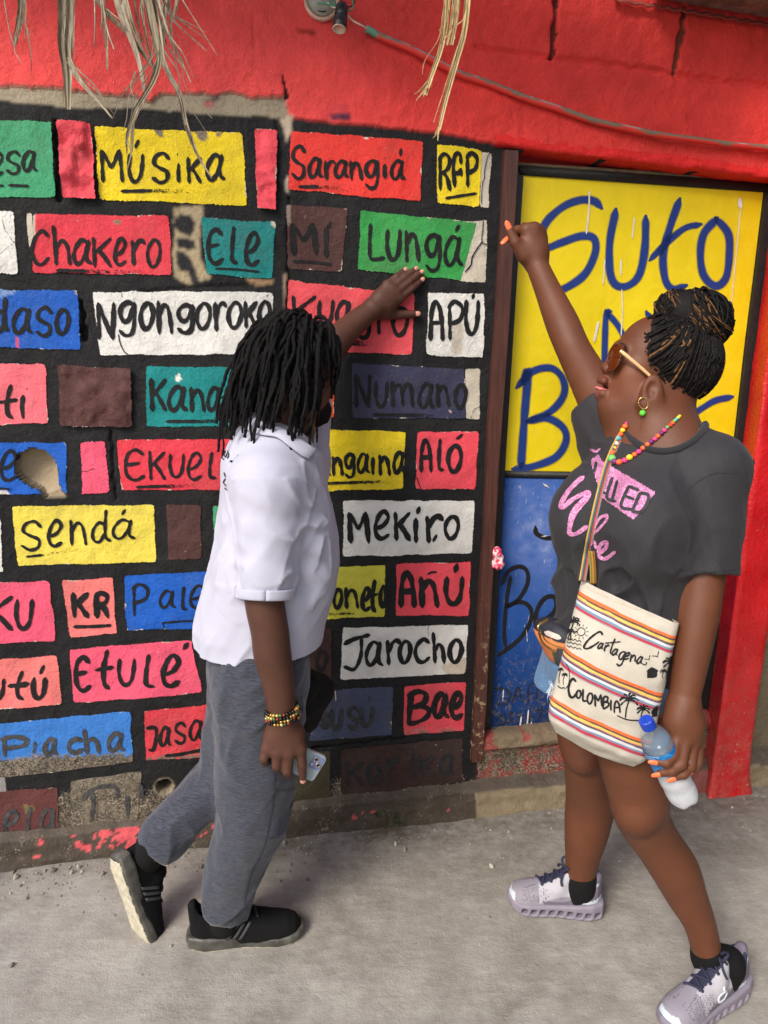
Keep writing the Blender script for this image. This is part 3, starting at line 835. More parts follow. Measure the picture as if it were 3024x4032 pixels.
block(sq(*c, [(415,440),(1490,340),(1495,730),(420,860)]), (56,34,30), crop=c, lw=18, wear=0.33, lcol=mat_letter('ghost_paint', (0.022, 0.022, 0.024)),
      letters=[('k',(480,560,620,760)),('o',(660,560,760,740)),('r',(830,520,930,740)),('i',(1040,440,1060,690)),('k',(1110,500,1230,690)),('a',(1290,500,1420,660))], label='blackened brown block with a ghostly word')
block([(1060,2965),(1305,2955),(1302,3150),(1060,3165)], 'olive', wear=0.36, label='dirty olive brown block low on the wall')

# ------------------------------------------------------------------ door jamb, footing, step ledge, pillar
M_JAMB = NT('jamb_wood')
t = M_JAMB
nz = t.noise(1.0, 5, 0.6, t.map((160, 160, 9), (0.5, 0.3, 0)))
cw = t.mix(t.ramp(nz, 0.3, 0.7), lin(58, 32, 26), lin(92, 52, 42))
ch = t.math('MULTIPLY', t.ramp(t.noise(38, 5, 0.7), 0.56, 0.62), t.attr('wear').outputs['Fac'])
cw = t.mix(ch, cw, lin(172, 150, 118))
M_JAMB = t.fin(cw, 0.55, t.bump(nz, 0.0015))
def prism(poly, w0, w1, name, mat, parent, nsub=1, wearfn=None, smooth_sh=False, jit=0.0):
    """wall prism: poly of photo points (seen on the wall plane) from depth w0 to w1"""
    q = [wall_uv(*p) for p in poly]
    n = len(q)
    v = [wall_pt(a, b, w1) for a, b in q] + [wall_pt(a, b, w0) for a, b in q]
    f = [list(range(n))[::-1]] + [[i, (i + 1) % n, n + (i + 1) % n, n + i] for i in range(n)] + [list(range(n, 2 * n))]
    o = mesh_obj(name, np.array(v), f, mat)
    bm = bmesh.new(); bm.from_mesh(o.data)
    bmesh.ops.recalc_face_normals(bm, faces=bm.faces)
    bmesh.ops.bevel(bm, geom=bm.edges[:], offset=0.0025, segments=2, affect='EDGES')
    if nsub > 1:
        bmesh.ops.subdivide_edges(bm, edges=[e for e in bm.edges if e.calc_length() > 0.05], cuts=nsub, use_grid_fill=True)
    bm.to_mesh(o.data); bm.free()
    if wearfn is not None:
        co = np.array([vv.co[:] for vv in o.data.vertices])
        a = o.data.attributes.new('wear', 'FLOAT', 'POINT')
        a.data.foreach_set('value', wearfn(co).astype(np.float32))
    if parent is not None: adopt(o, parent)
    return o
jl, jr = 0.5 * (wall_uv(1978, 600)[0] + wall_uv(1857, 2960)[0]), None
prism([(1978,596),(2034,600),(2000,1240),(1960,1800),(1932,2300),(1906,2800),(1893,2985),(1851,2992),(1878,2400),(1899,2117),(1917,1650),(1948,1200)], -0.10, 0.022, 'door_jamb', M_JAMB, house, 3,
      wearfn=lambda co: smooth(0.75, 0.25, co[:, 2]))

# footing along the base: lumpy kerb with flakes of pink paint
def strip(name, ucoords, profile, mat, parent, colfn, noise=0.006, wv=0.3):
    """sweep a (w,z) profile along the wall; profile(u)-> list"""
    rows = []
    for u_ in ucoords:
        pr = catmull(np.array(profile(u_)), 0.008)
        rows.append(pr)
    m = min(len(r) for r in rows)
    rows = [np.stack([np.interp(np.linspace(0, 1, m), np.linspace(0, 1, len(r)), r[:, k]) for k in (0, 1)], 1) for r in rows]
    A = np.array(rows)                                   # nu, m, 2
    uu = np.broadcast_to(np.array(ucoords)[:, None], A.shape[:2])
    nz = noise * fbm2(uu, A[..., 1] * 3 + A[..., 0], 18, 91, 3)
    pts_ = wall_pt(uu, A[..., 1] + 0.5 * nz, A[..., 0] + nz)
    ii = np.arange(A.shape[0] * m).reshape(-1, m)
    f = np.stack([ii[:-1, :-1], ii[:-1, 1:], ii[1:, 1:], ii[1:, :-1]], -1).reshape(-1, 4)[:, ::-1]
    cc, ww = colfn(uu, A[..., 1], A[..., 0], proj(pts_))
    return adopt(mesh_obj(name, pts_.reshape(-1, 3), f, mat, None, True, cc.reshape(-1, 3), {'wear': ww.ravel()}), parent)
zt_l, zt_m, zt_r = 0.085, 0.075, 0.085
def foot_prof(u_):
    zt = float(np.interp(u_, [-2, -0.6, 0.2, 1.0, 2.5], [0.075, 0.07, 0.07, 0.085, 0.09]))
    wo = float(np.interp(u_, [-2, -0.7, 0.0, 2.5], [0.055, 0.05, 0.062, 0.07]))
    return [(-0.03, zt + 0.03), (0.0, zt + 0.015), (wo * 0.6, zt + 0.004), (wo, zt - 0.012), (wo + 0.008, zt * 0.45), (wo + 0.02, 0.004), (wo + 0.028, -0.02)]
def foot_col(uu, z, w, pxy):
    c_ = np.zeros(uu.shape + (3,)); c_[:] = lin(72, 63, 53)
    k = fbm2(uu, z * 2, 14, 95, 3)
    pinkz = ((uu < -0.42) & (uu > -1.15)) | ((uu > -0.12) & (uu < 0.30))
    k = k + .8 * fbm2(uu, z * 1.5, 60, 98, 3) + .5 * n2(uu, z, 4, 99)
    m = (k > np.where(uu < -0.4, .34, .42)) & (z < 0.078) & (z > 0.016) & pinkz
    c_[m] = lin(206, 86, 92)
    r = uu > 0.32
    c_[r] = lin(132, 119, 95)
    top = (z > 0.074)
    c_[top] = lin(92, 84, 74)
    rr = (uu > 0.95) & (uu < 1.4) & (~top)
    c_[rr] = lin(150, 92, 86)
    w_ = np.full(uu.shape, 0.40); w_[m] = 0.18; w_[r] = 0.22
    return c_, w_
strip('footing', np.arange(-1.75, 1.95, 0.008), foot_prof, M_MASON, house, foot_col, 0.010)
# rough ledge on the door step
def ledge_prof(u_):
    z0 = DOOR_BOT
    return [(-0.16, z0 + 0.012), (-0.06, z0 + 0.014), (-0.01, z0 + 0.008), (0.012, z0 - 0.012), (0.012, z0 - 0.035), (0.0, z0 - 0.045)]
def ledge_col(uu, z, w, pxy):
    c_ = np.zeros(uu.shape + (3,)); c_[:] = lin(128, 112, 90)
    c_[fbm2(uu, z, 16, 97, 3) > 0.25] = lin(150, 72, 66)
    return c_, np.full(uu.shape, 0.42)
strip('door_step', np.arange(DOOR_L - 0.02, PIL_L + 0.02, 0.007), ledge_prof, M_MASON, house, ledge_col, 0.014)
# lintel underside lip where the red plaster hangs over the opening
def lip_prof(u_):
    z0 = float(np.interp(u_, [DOOR_TOP0[0], DOOR_TOP1[0]], [DOOR_TOP0[1], DOOR_TOP1[1]]))
    return [(0.004, z0 + 0.03), (0.012, z0 + 0.012), (0.008, z0 - 0.002), (-0.03, z0 - 0.006), (-0.16, z0 - 0.004)]
def lip_col(uu, z, w, pxy):
    c_ = np.zeros(uu.shape + (3,)); c_[:] = lin(226, 44, 42)
    return c_, np.full(uu.shape, 0.05)
strip('lintel_edge', np.arange(DOOR_L - 0.03, u_b - 0.01, 0.008), lip_prof, M_MASON, house, lip_col, 0.010)

# red pillar at the right of the door
pil = empty('red_pillar', tuple(wall_pt(0.5 * (PIL_L + PIL_R), 0)))
tag(pil, 'glossy red square pillar with chipped paint beside the door', 'pillar')
def pillar():
    t = NT('pillar_paint')
    sp = t.noise(70, 4, 0.7); vz = t.n('ShaderNodeSeparateXYZ'); t.l(t.obj(), vz.inputs[0])
    lowk = t.ramp(vz.outputs[2], 0.75, 0.05)
    c_ = t.mix(t.ramp(t.noise(6, 4), 0.3, 0.7), lin(176, 14, 22), lin(206, 30, 36))
    dust = t.math('MULTIPLY', lowk, t.ramp(t.noise(22, 5, 0.7), 0.35, 0.75))
    c_ = t.mix(t.math('MULTIPLY', dust, 0.55), c_, lin(160, 110, 98))
    chip = t.ramp(t.math('ADD', sp, t.math('MULTIPLY', lowk, 0.06)), 0.69, 0.72)
    c_ = t.mix(chip, c_, lin(176, 150, 130))
    m = t.fin(c_, t.ramp(t.noise(30, 3), 0.0, 1.4), t.bump(t.noise(60, 5, 0.6), 0.004))
    u0, u1 = wall_uv(2800, 2700, 0.07)[0], wall_uv(2986, 2700, 0.09)[0]
    ur = wall_uv(2848, 2760, 0.11)[0]
    w = 0.11
    u0 = wall_uv(2802, 2700, -0.035)[0]
    cs = [(u0, -0.035), (ur, w - 0.006), (ur + 0.006, w), (u1 - 0.01, w), (u1, w - 0.012), (u1, -0.035)]
    nz_ = 90; rows = []
    for k in range(nz_ + 1):
        z = 2.42 * k / nz_
        flare = 0.018 * math.exp(-z / 0.06)
        for (a, b) in cs:
            rows.append(wall_pt(a + 0.0215 * (z - .42) + (-flare if a < 0.5 * (u0 + u1) else flare), z, b + (flare if b > 0 else 0)))
    rows = np.array(rows); n = len(cs)
    q = rows.reshape(nz_ + 1, n, 3)
    # refine the faces so that the plaster waves a little
    pts_ = []; sub = 8
    for i in range(n - 1):
        for s_ in range(sub):
            pts_.append(q[:, i] + (q[:, i + 1] - q[:, i]) * s_ / sub)
    pts_.append(q[:, n - 1])
    A = np.stack(pts_, 1)
    A = A + 0.003 * vnoise(A * 14, 5)[..., None] * WN + 0.0015 * vnoise(A * 50, 6)[..., None] * WN
    ii = np.arange(A.shape[0] * A.shape[1]).reshape(A.shape[0], A.shape[1])
    f = np.stack([ii[:-1, :-1], ii[:-1, 1:], ii[1:, 1:], ii[1:, :-1]], -1).reshape(-1, 4)
    adopt(mesh_obj('shaft', A.reshape(-1, 3), f, m, None, True), pil)
pillar()

# ------------------------------------------------------------------ the door
door = empty('door', tuple(wall_pt(0.5 * (DOOR_L + PIL_L), DOOR_BOT, -0.07)))
tag(door, 'old plank door painted yellow above and blue below in a black frame with blue lettering', 'door')
DW = -0.055
def door_uv(px_, py_): return wall_uv(px_, py_, DW)
def dpt(px_, py_, off=0.0):
    u, v = door_uv(px_, py_)
    return wall_pt(u, v, DW + off)
def door_mat(name, col, wear, chips, drip=None):
    t = NT(name)
    c_ = t.mix(t.ramp(t.noise(5, 4, 0.6), 0.3, 0.7), tuple(x * 0.86 for x in col), col)
    sc = t.math('MULTIPLY', t.ramp(t.noise(1.0, 5, 0.7, t.map((90, 90, 22))), 0.62, 0.70), chips)
    c_ = t.mix(sc, c_, lin(190, 186, 180))
    vz = t.n('ShaderNodeSeparateXYZ'); t.l(t.obj(), vz.inputs[0])
    lowk = t.ramp(vz.outputs[2], wear[0], wear[1])
    dirt = t.math('MULTIPLY', lowk, t.ramp(t.noise(60, 5, 0.75), 0.52, 0.62))
    c_ = t.mix(dirt, c_, lin(146, 132, 112))
    return t.fin(c_, t.ramp(t.noise(20, 3), -0.3, 1.1), t.bump(t.noise(14, 4, 0.6), 0.003))
M_DY = door_mat('door_yellow_paint', lin(236, 210, 10), (0.2, 0.1), 0.12)
M_DB = door_mat('door_blue_paint', lin(22, 72, 146), (0.62, 0.22), 0.55)
M_DK = mat_simple('door_black_paint', lin(34, 34, 33), 0.55, 0.3, 40, 0.002, 120)
M_WOOD = NT('bare_wood'); t = M_WOOD
nz = t.noise(1.0, 5, 0.6, t.map((30, 30, 200)))
M_WOOD = t.fin(t.mix(t.ramp(nz, 0.3, 0.7), lin(92, 80, 64), lin(152, 136, 108)), 0.8, t.bump(nz, 0.002))
def dprism(poly, w0, w1, name, mat, parent=None, sub=2):
    q = [door_uv(*p) for p in poly]
    n = len(q)
    v = [wall_pt(a, b, DW + w1) for a, b in q] + [wall_pt(a, b, DW + w0) for a, b in q]
    f = [list(range(n))[::-1]] + [[i, (i + 1) % n, n + (i + 1) % n, n + i] for i in range(n)] + [list(range(n, 2 * n))]
    o = mesh_obj(name, np.array(v), f, mat)
    bm = bmesh.new(); bm.from_mesh(o.data)
    bmesh.ops.recalc_face_normals(bm, faces=bm.faces)
    bmesh.ops.bevel(bm, geom=bm.edges[:], offset=0.0018, segments=2, affect='EDGES')
    bm.to_mesh(o.data); bm.free()
    adopt(o, parent or door)
    return o
yel = dprism([(2059,690),(3007,757),(2966,1094),(2934,1344),(2888,1745),(2868,1868),(1986,1854),(2018,1344)], -0.03, 0.0, 'yellow_panel', M_DY)
blu = dprism([(1986,1880),(2866,1894),(2748,2840),(1930,2880)], -0.03, 0.0, 'blue_panel', M_DB)
# frame members butt end to end, 6 mm proud
dprism([(2033,652),(3060,724),(3012,757),(2059,690)], -0.035, 0.008, 'door_frame', M_DK)
dprism([(2033,640),(3075,708),(3062,723),(2033,651)], -0.035, 0.006, 'frame_batten', M_WOOD)
dprism([(2020,690),(2058,692),(2017,1344),(1985,1855),(1929,2882),(1890,2884),(1945,1855),(1976,1344)], -0.035, 0.010, 'door_frame', M_DK)
dprism([(3009,758),(3052,732),(2985,1344),(2920,1745),(2796,2818),(2749,2840),(2866,1894),(2890,1745),(2936,1344)], -0.035, 0.012, 'door_frame', M_DK)
dprism([(3053,733),(3074,712),(3004,1344),(2936,1745),(2806,2822),(2797,2819),(2921,1745),(2986,1344)], -0.035, 0.006, 'frame_batten', M_WOOD)
dprism([(1986,1855),(2867,1869),(2865,1893),(1985,1879)], -0.03, 0.005, 'door_rail', M_DK)
dprism([(1930,2883),(2748,2842),(2744,2868),(1932,2912)], -0.03, 0.006, 'bottom_rail', M_WOOD)
# sprayed lettering
def mat_spray(name, col, soft):
    t = NT(name)
    edge = t.attr('edge').outputs['Fac']; wear = t.attr('wear').outputs['Fac']
    n_ = t.math('MULTIPLY', t.noise(900, 2, 0.7), soft)
    a = t.ramp(t.math('SUBTRACT', edge, n_), 0.0, soft * 0.8)
    a = t.math('MULTIPLY', a, t.ramp(t.math('SUBTRACT', t.noise(120, 4, 0.7), wear), -0.1, 0.15))
    c_ = t.mix(t.ramp(t.noise(30, 3), 0.3, 0.7), tuple(x * .8 for x in col), col)
    return t.fin(c_, 0.5, None, a)
M_SPB = mat_spray('blue_spray', lin(24, 56, 128), 0.42)
M_SPK = mat_spray('black_spray', lin(22, 22, 24), 0.3)
M_DRIP = mat_spray('white_drip', lin(226, 222, 212), 0.2)
M_FADE = mat_spray('faded_spray', lin(52, 48, 42), 0.3)
def to_door(off):
    def fn(v): return np.array([dpt(a, b, off) for a, b in v])
    return fn
c2 = (1512, 0, .9115); c4 = (1512, 1344, .9115)
def spray(strokes, parent, mat, off):
    d = new_dest()
    for i, (pl_, w, wr) in enumerate(strokes):
        ribbon(catmull(pl_, 8.0), w, d, wear=wr, jitter=0.05, seed=i)
    lo = dest_obj('lettering', d, to_door(off), mat)
    lo.parent = parent
    return lo
B = 48
spray([(sq(*c2, [(935,895),(905,868),(845,865),(770,895),(700,960),(672,1040),(700,1070),(760,1050),(850,1020),(905,1030),(912,1090),(870,1180),(800,1235),(740,1258),(690,1250),(660,1200)]), B, None),
       (sq(*c2, [(1000,910),(975,1040),(975,1170),(1000,1230),(1050,1235),(1100,1190),(1125,1080),(1130,940)]), B, None),
       (sq(*c2, [(1275,865),(1235,980),(1205,1100),(1215,1210),(1250,1250),(1300,1235)]), B, None),
       (sq(*c2, [(1365,970),(1300,985),(1230,1040),(1150,1120)]), B - 8, None)], yel, M_SPB, 0.0015)
spray([(sq(*c2, [(1435,945),(1380,1010),(1365,1100),(1380,1190),(1430,1235),(1475,1200),(1490,1100),(1485,1010),(1435,945)]), B, None),
       ([(2372,1540),(2378,1420),(2385,1240),(2400,1225)], 38, None), ([(2388,1230),(2430,1280),(2480,1370)], 38, None), ([(2545,1230),(2560,1270),(2552,1400)], 38, None),
       (sq(*c4, [(600,170),(620,130),(605,330),(590,540)]), 50, [(0,.1),(1,.25)]),
       (sq(*c4, [(575,195),(640,130),(720,115),(770,160),(775,230),(720,300),(620,345)]), 44, [(0,.1),(1,.15)]),
       (sq(*c4, [(620,345),(700,330),(770,370),(785,430),(740,500),(640,540),(560,550)]), 46, [(0,.1),(1,.3)]),
       (sq(*c4, [(875,200),(855,300),(870,420),(900,470),(960,440)]), 34, [(0,.2),(1,.3)]),
       (sq(*c4, [(1325,150),(1320,280),(1300,330)]), 42, None), (sq(*c4, [(1325,320),(1370,290),(1430,255),(1500,240)]), 40, [(0,.15),(1,.2)])], yel, M_SPB, 0.0025)
spray([(sq(*c2, [(885,825),(884,880),(880,940),(872,1010)]), 8, None), (sq(*c2, [(1535,860),(1537,900)]), 20, None), (sq(*c2, [(1537,900),(1522,1060),(1498,1310)]), 5, None),
       (sq(*c2, [(952,1120),(945,1230)]), 6, None), (sq(*c2, [(1022,1120),(1020,1190)]), 8, [(0,.1),(1,.4)]), (sq(*c2, [(1025,1250),(1027,1350),(1022,1450)]), 6, None),
       (sq(*c2, [(925,1390),(905,1475)]), 12, [(0,.1),(1,.3)]), (sq(*c2, [(1080,940),(1070,1030)]), 7, [(0,.2),(1,.3)])], yel, M_DRIP, 0.0035)
spray([([(2108,2075),(2112,2100),(2150,2118),(2195,2115)], 24, None),
       ([(1990,2545),(1985,2480),(1995,2360),(2010,2270)], 20, None),
       ([(1975,2300),(2000,2250),(2045,2230),(2075,2250),(2075,2300),(2040,2360),(1990,2390)], 22, None),
       ([(1990,2390),(2045,2370),(2085,2390),(2090,2440),(2050,2510),(1990,2560),(1960,2580)], 22, None),
       ([(2110,2450),(2160,2430),(2190,2390),(2180,2350),(2145,2355),(2115,2400),(2110,2460),(2140,2510),(2190,2520)], 24, None)], blu, M_SPK, 0.0015)
spray([([(1945,2710),(1990,2715),(2010,2740),(1990,2770),(1955,2772)], 12, [(0,.4),(1,.5)]), ([(2015,2765),(2040,2705),(2055,2768)], 12, [(0,.4),(1,.5)]), ([(2022,2742),(2052,2740)], 9, [(0,.4),(1,.5)]),
       ([(2078,2765),(2082,2700),(2112,2692)], 12, [(0,.4),(1,.5)]), ([(2080,2732),(2105,2728)], 9, [(0,.4),(1,.5)]), ([(2110,2755),(2120,2695),(2150,2690)], 12, [(0,.4),(1,.5)]),
       ([(1960,2830),(1985,2812),(1988,2845),(1962,2852),(1960,2830)], 11, [(0,.4),(1,.5)]), ([(1998,2808),(2018,2806),(2008,2824),(2020,2838),(1998,2846)], 11, [(0,.4),(1,.5)]), ([(2035,2822),(2060,2820)], 9, [(0,.4),(1,.5)]),
       ([(2082,2800),(2084,2840)], 10, [(0,.4),(1,.5)]), ([(2105,2798),(2135,2795),(2115,2838)], 11, [(0,.4),(1,.5)])], blu, M_FADE, 0.0015)
spray([([(1982,2715),(1978,2760)], 7, [(0,.3),(1,.5)]), ([(2052,2820),(2046,2862)], 8, [(0,.2),(1,.3)]), ([(2080,2795),(2074,2860)], 7, [(0,.2),(1,.3)]), ([(2092,2842),(2090,2860)], 9, [(0,.2),(1,.3)]),
       ([(2140,1905),(2158,1918)], 12, [(0,.3),(1,.4)]), ([(2130,2112),(2160,2108)], 6, [(0,.4),(1,.5)]), ([(2072,2480),(2076,2530)], 4, [(0,.4),(1,.5)])], blu, M_DRIP, 0.0025)
# near-black panel painting in the darkness behind the gap above the door
M_DARK = mat_simple('painted_darkness', lin(24, 21, 19), 0.9)
prism([(1900,480),(3300,560),(3100,3100),(1800,3100)], -0.62, -0.6, 'dark_backing', M_DARK, house)
# ------------------------------------------------------------------ ground, roof and an unseen light blocker
def ground():
    t = NT('concrete_yard')
    big = t.noise(1.6, 5, 0.6); mid = t.noise(9, 5, 0.65); fine = t.noise(210, 6, 0.75); st = t.noise(1.0, 4, 0.6, t.map((14, 40, 30)))
    c_ = t.mix(t.ramp(mid, 0.32, 0.68), lin(126, 120, 110), lin(168, 163, 154))
    c_ = t.mix(t.math('MULTIPLY', t.ramp(big, 0.35, 0.7), 0.5), c_, lin(184, 179, 170))
    c_ = t.mix(t.math('MULTIPLY', t.ramp(st, 0.5, 0.75), 0.3), c_, lin(200, 195, 184))
    c_ = t.mix(t.math('MULTIPLY', t.ramp(fine, 0.58, 0.75), 0.4), c_, lin(76, 70, 62))
    dirt_shade = t.attr('wear').outputs['Fac']  # attribute holds dirt and painted-in shade
    c_ = t.mix(t.math('MULTIPLY', dirt_shade, t.ramp(t.noise(30, 5, 0.7), 0.2, 0.8)), c_, lin(84, 74, 62))
    h = t.math('ADD', t.math('MULTIPLY', t.noise(34, 8, 0.72), 0.7), t.math('MULTIPLY', st, 0.3))
    m = t.fin(c_, 0.82, t.bump(fine, 0.0022, 1.0, t.bump(h, 0.007, 0.9)))
    # fine sheet near the wall, coarse to the horizon
    xs = np.concatenate([[-250, -60, -20, -8, -4], np.arange(-2.4, 2.4, 0.02), [4, 8, 20, 60, 250]])
    ys = np.concatenate([[-250, -60, -20, -8, -3, -1, 0, 0.5], np.arange(0.9, 2.6, 0.02), [4, 8, 20, 60, 250]])
    XX, YY = np.meshgrid(xs, ys, indexing='ij')
    near = (np.abs(XX) < 2.4) & (YY > 0.9) & (YY < 2.6)
    Z = np.where(near, 0.004 * fbm2(XX, YY, 5, 101, 2) + 0.0014 * fbm2(XX, YY, 28, 104, 2), 0.0)
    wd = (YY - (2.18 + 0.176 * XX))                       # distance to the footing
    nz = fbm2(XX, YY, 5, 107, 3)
    w = np.where(near, smooth(-0.16, 0.0, wd + 0.05 * fbm2(XX, YY, 9, 110, 2)) * .8 + .75 * smooth(-.75, -.05, wd + .22 * nz) * smooth(-.75, .35, XX + .15 * nz), 0).clip(0, 1)  # dirt at the footing, plus shade painted in towards wall and right
    ii = np.arange(XX.size).reshape(XX.shape)
    f = np.stack([ii[:-1, :-1], ii[1:, :-1], ii[1:, 1:], ii[:-1, 1:]], -1).reshape(-1, 4)
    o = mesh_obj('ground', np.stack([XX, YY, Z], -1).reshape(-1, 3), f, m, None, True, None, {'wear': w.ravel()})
    tag(o, 'rough grey concrete yard in front of the painted wall', 'ground', kind='structure')
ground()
def gz(x, y):
    return 0.004 * fbm2(np.asarray(x, float), np.asarray(y, float), 5, 101, 2)

# thatched shelter over the yard, its eave out of the picture above
def roof():
    r = empty('thatch_roof', (-0.4, 1.87, 2.8))
    tag(r, 'palm thatch shelter roof over the yard with dry fronds hanging from its eave', 'roof')
    m = mat_simple('thatch', lin(112, 98, 74), 0.9, 0.3, 30, 0.02, 60)
    xs = np.linspace(-1.6, 0.75, 40); ys = np.linspace(1.72, 2.02, 8)
    XX, YY = np.meshgrid(xs, ys, indexing='ij')
    Z = 2.78 + 0.10 * (YY - 1.72) + 0.03 * fbm2(XX, YY, 6, 201, 3)
    Zt = Z + 0.14
    n = XX.size; ii = np.arange(n).reshape(XX.shape)
    f = np.stack([ii[:-1, :-1], ii[:-1, 1:], ii[1:, 1:], ii[1:, :-1]], -1).reshape(-1, 4)
    rim = list(ii[:, 0]) + list(ii[-1, 1:]) + list(ii[::-1, -1][1:]) + list(ii[0, ::-1][1:-1])
    sd = [[rim[i], rim[(i + 1) % len(rim)], rim[(i + 1) % len(rim)] + n, rim[i] + n] for i in range(len(rim))]
    v = np.concatenate([np.stack([XX, YY, Z], -1).reshape(-1, 3), np.stack([XX, YY, Zt], -1).reshape(-1, 3)])
    adopt(mesh_obj('thatch', v, f.tolist() + (f[:, ::-1] + n).tolist() + sd, m, None, True), r)
roof()

# unseen slab added past the right border to block light from that side
def right_light_blocker():
    o = mesh_obj('house_wall', [(2.5, -4, -.02), (2.8, -4, -.02), (2.8, 2.5, -.02), (2.5, 2.5, -.02), (2.5, -4, 3.4), (2.8, -4, 3.4), (2.8, 2.5, 3.4), (2.5, 2.5, 3.4)],  # added light blocker, no part of the house
                 [[0, 1, 2, 3], [7, 6, 5, 4], [0, 4, 5, 1], [1, 5, 6, 2], [2, 6, 7, 3], [3, 7, 4, 0]], mat_simple('grey_render', lin(120, 112, 100), .9, .2, 6, .004, 60))
    tag(o, 'plain grey slab added out of view beyond the right border to block light', 'wall')
right_light_blocker()
# ------------------------------------------------------------------ organic shapes: smooth unions of tapered limbs, meshed as one skin
class SDF:
    def __init__(self): self.ops = []
    def _add(self, fn, c, r, k, mode): self.ops.append((fn, np.asarray(c, float), r, k, mode))
    def cone(self, a, b, ra, rb, k=0.02, mode='u', flat=None):
        """tapered capsule; flat=(axis, s): squash the distance along axis so that the section becomes an ellipse (radius*s along axis)"""
        a = np.asarray(a, float); b = np.asarray(b, float); ab = b - a; L2 = max(ab @ ab, 1e-9)
        if flat is not None:
            ax = np.asarray(flat[0], float); ax = ax - ab * (ax @ ab) / L2; ax /= np.linalg.norm(ax); s = flat[1]
            def fn(p):
                q = p - a; h = np.clip((q @ ab) / L2, 0, 1)
                d = q - h[:, None] * ab
                da = d @ ax
                d2 = (d * d).sum(1) - da * da + (da / s) ** 2
                return (np.sqrt(np.maximum(d2, 1e-12)) - (ra + (rb - ra) * h)) * min(1.0, max(s, 0.55))
            R = max(ra, rb) * max(1, s)
        else:
            def fn(p):
                q = p - a; h = np.clip((q @ ab) / L2, 0, 1)
                d = q - h[:, None] * ab
                return np.sqrt((d * d).sum(1)) - (ra + (rb - ra) * h)
            R = max(ra, rb)
        self._add(fn, (a + b) / 2, math.sqrt(L2) / 2 + R, k, mode)
        return self
    def chain(self, pts, rs, k=0.02, mode='u', flat=None, step=.016):
        """a limb: spline through the joints with spline radii, as many short tapered pieces"""
        q = catmull(np.column_stack([np.asarray(pts, float), np.asarray(rs, float)]), step) if len(pts) > 2 else np.column_stack([np.asarray(pts, float), np.asarray(rs, float)])
        pl, rl = q[:, :3], q[:, 3]
        ab = pl[1:] - pl[:-1]; L2 = np.maximum((ab * ab).sum(1), 1e-10)
        def fn(p):
            best = np.full(len(p), 9.0)
            idx = range(len(ab))
            if len(p) > 1 and len(p) < 5000:
                c0 = p.mean(0); R = np.sqrt(((p - c0) ** 2).sum(1).max())
                d = c0 - pl[:-1]; h = np.clip((d * ab).sum(1) / L2, 0, 1); d = d - h[:, None] * ab
                e = np.sqrt((d * d).sum(1)) - (rl[:-1] + (rl[1:] - rl[:-1]) * h)
                idx = np.nonzero(e <= e.min() + 2 * R + 1e-6)[0]
            for i in idx:
                d = p - pl[i]; h = np.clip((d @ ab[i]) / L2[i], 0, 1)
                d = d - h[:, None] * ab[i]
                best = np.minimum(best, np.sqrt((d * d).sum(1)) - (rl[i] + (rl[i + 1] - rl[i]) * h))
            return best
        c = (pl.min(0) + pl.max(0)) / 2
        self._add(fn, c, float(np.linalg.norm(pl - c, axis=1).max() + rl.max()), k, mode)
        return self
    def ell(self, c, r, R=None, k=0.02, mode='u'):
        c = np.asarray(c, float); r = np.asarray(r, float)
        R_ = np.eye(3) if R is None else np.asarray(R, float)   # rows: local axes
        def fn(p):
            q = (p - c) @ R_.T
            k0 = np.sqrt(((q / r) ** 2).sum(1)); k1 = np.sqrt(((q / (r * r)) ** 2).sum(1))
            return np.where(k1 > 1e-9, k0 * (k0 - 1) / np.maximum(k1, 1e-9), -r.min())
        self._add(fn, c, r.max(), k, mode)
        return self
    def plane(self, o, n, k=0.004, mode='i'):
        o = np.asarray(o, float); n = np.asarray(n, float); n = n / np.linalg.norm(n)
        self._add(lambda p: (p - o) @ n, o, 1e3, k, mode)
        return self
    def func(self, fn, c, r, k, mode='u'):
        self._add(fn, c, r, k, mode); return self
    def warp(self, fn):
        """fn(p, d) -> new d"""
        self._add(fn, (0, 0, 0), 1e3, 0, 'w'); return self
    def ev(self, p, c=None, rad=None):
        d = np.full(len(p), 1.0)
        for fn, oc, orad, k, mode in self.ops:
            if c is not None and orad < 900 and np.linalg.norm(oc - c) > orad + rad + k + 0.03:
                continue
            if mode == 'w':
                d = fn(p, d); continue
            e = fn(p)
            if mode == 'u':
                if k > 0:
                    h = np.maximum(k - np.abs(d - e), 0) / k
                    d = np.minimum(d, e) - h * h * k * 0.25
                else: d = np.minimum(d, e)
            elif mode == 's':
                e = -e
                if k > 0:
                    h = np.maximum(k - np.abs(d - e), 0) / k
                    d = np.maximum(d, e) + h * h * k * 0.25
                else: d = np.maximum(d, e)
            elif mode == 'i':
                if k > 0:
                    h = np.maximum(k - np.abs(d - e), 0) / k
                    d = np.maximum(d, e) + h * h * k * 0.25
                else: d = np.maximum(d, e)
        return d
    def mesh(self, res, pad=0.03, B=10):
        lo = np.full(3, 1e9); hi = np.full(3, -1e9)
        for fn, oc, orad, k, mode in self.ops:
            if mode == 'u' and orad < 900:
                lo = np.minimum(lo, oc - orad); hi = np.maximum(hi, oc + orad)
        lo -= pad; hi += pad
        nb = np.ceil((hi - lo) / (res * B)).astype(int) + 1
        N = nb * B + 1
        D = np.full(N, 1.0, np.float32)
        bi = np.stack(np.meshgrid(*[np.arange(n) for n in nb], indexing='ij'), -1).reshape(-1, 3)
        half = res * B / 2
        cen = lo + (bi * B) * res + half
        dc = np.concatenate([self.ev(ch) for ch in np.array_split(cen, max(1, len(cen) // 20000))])
        rad = half * math.sqrt(3)
        act = np.abs(dc) < rad * 1.25 + 0.018
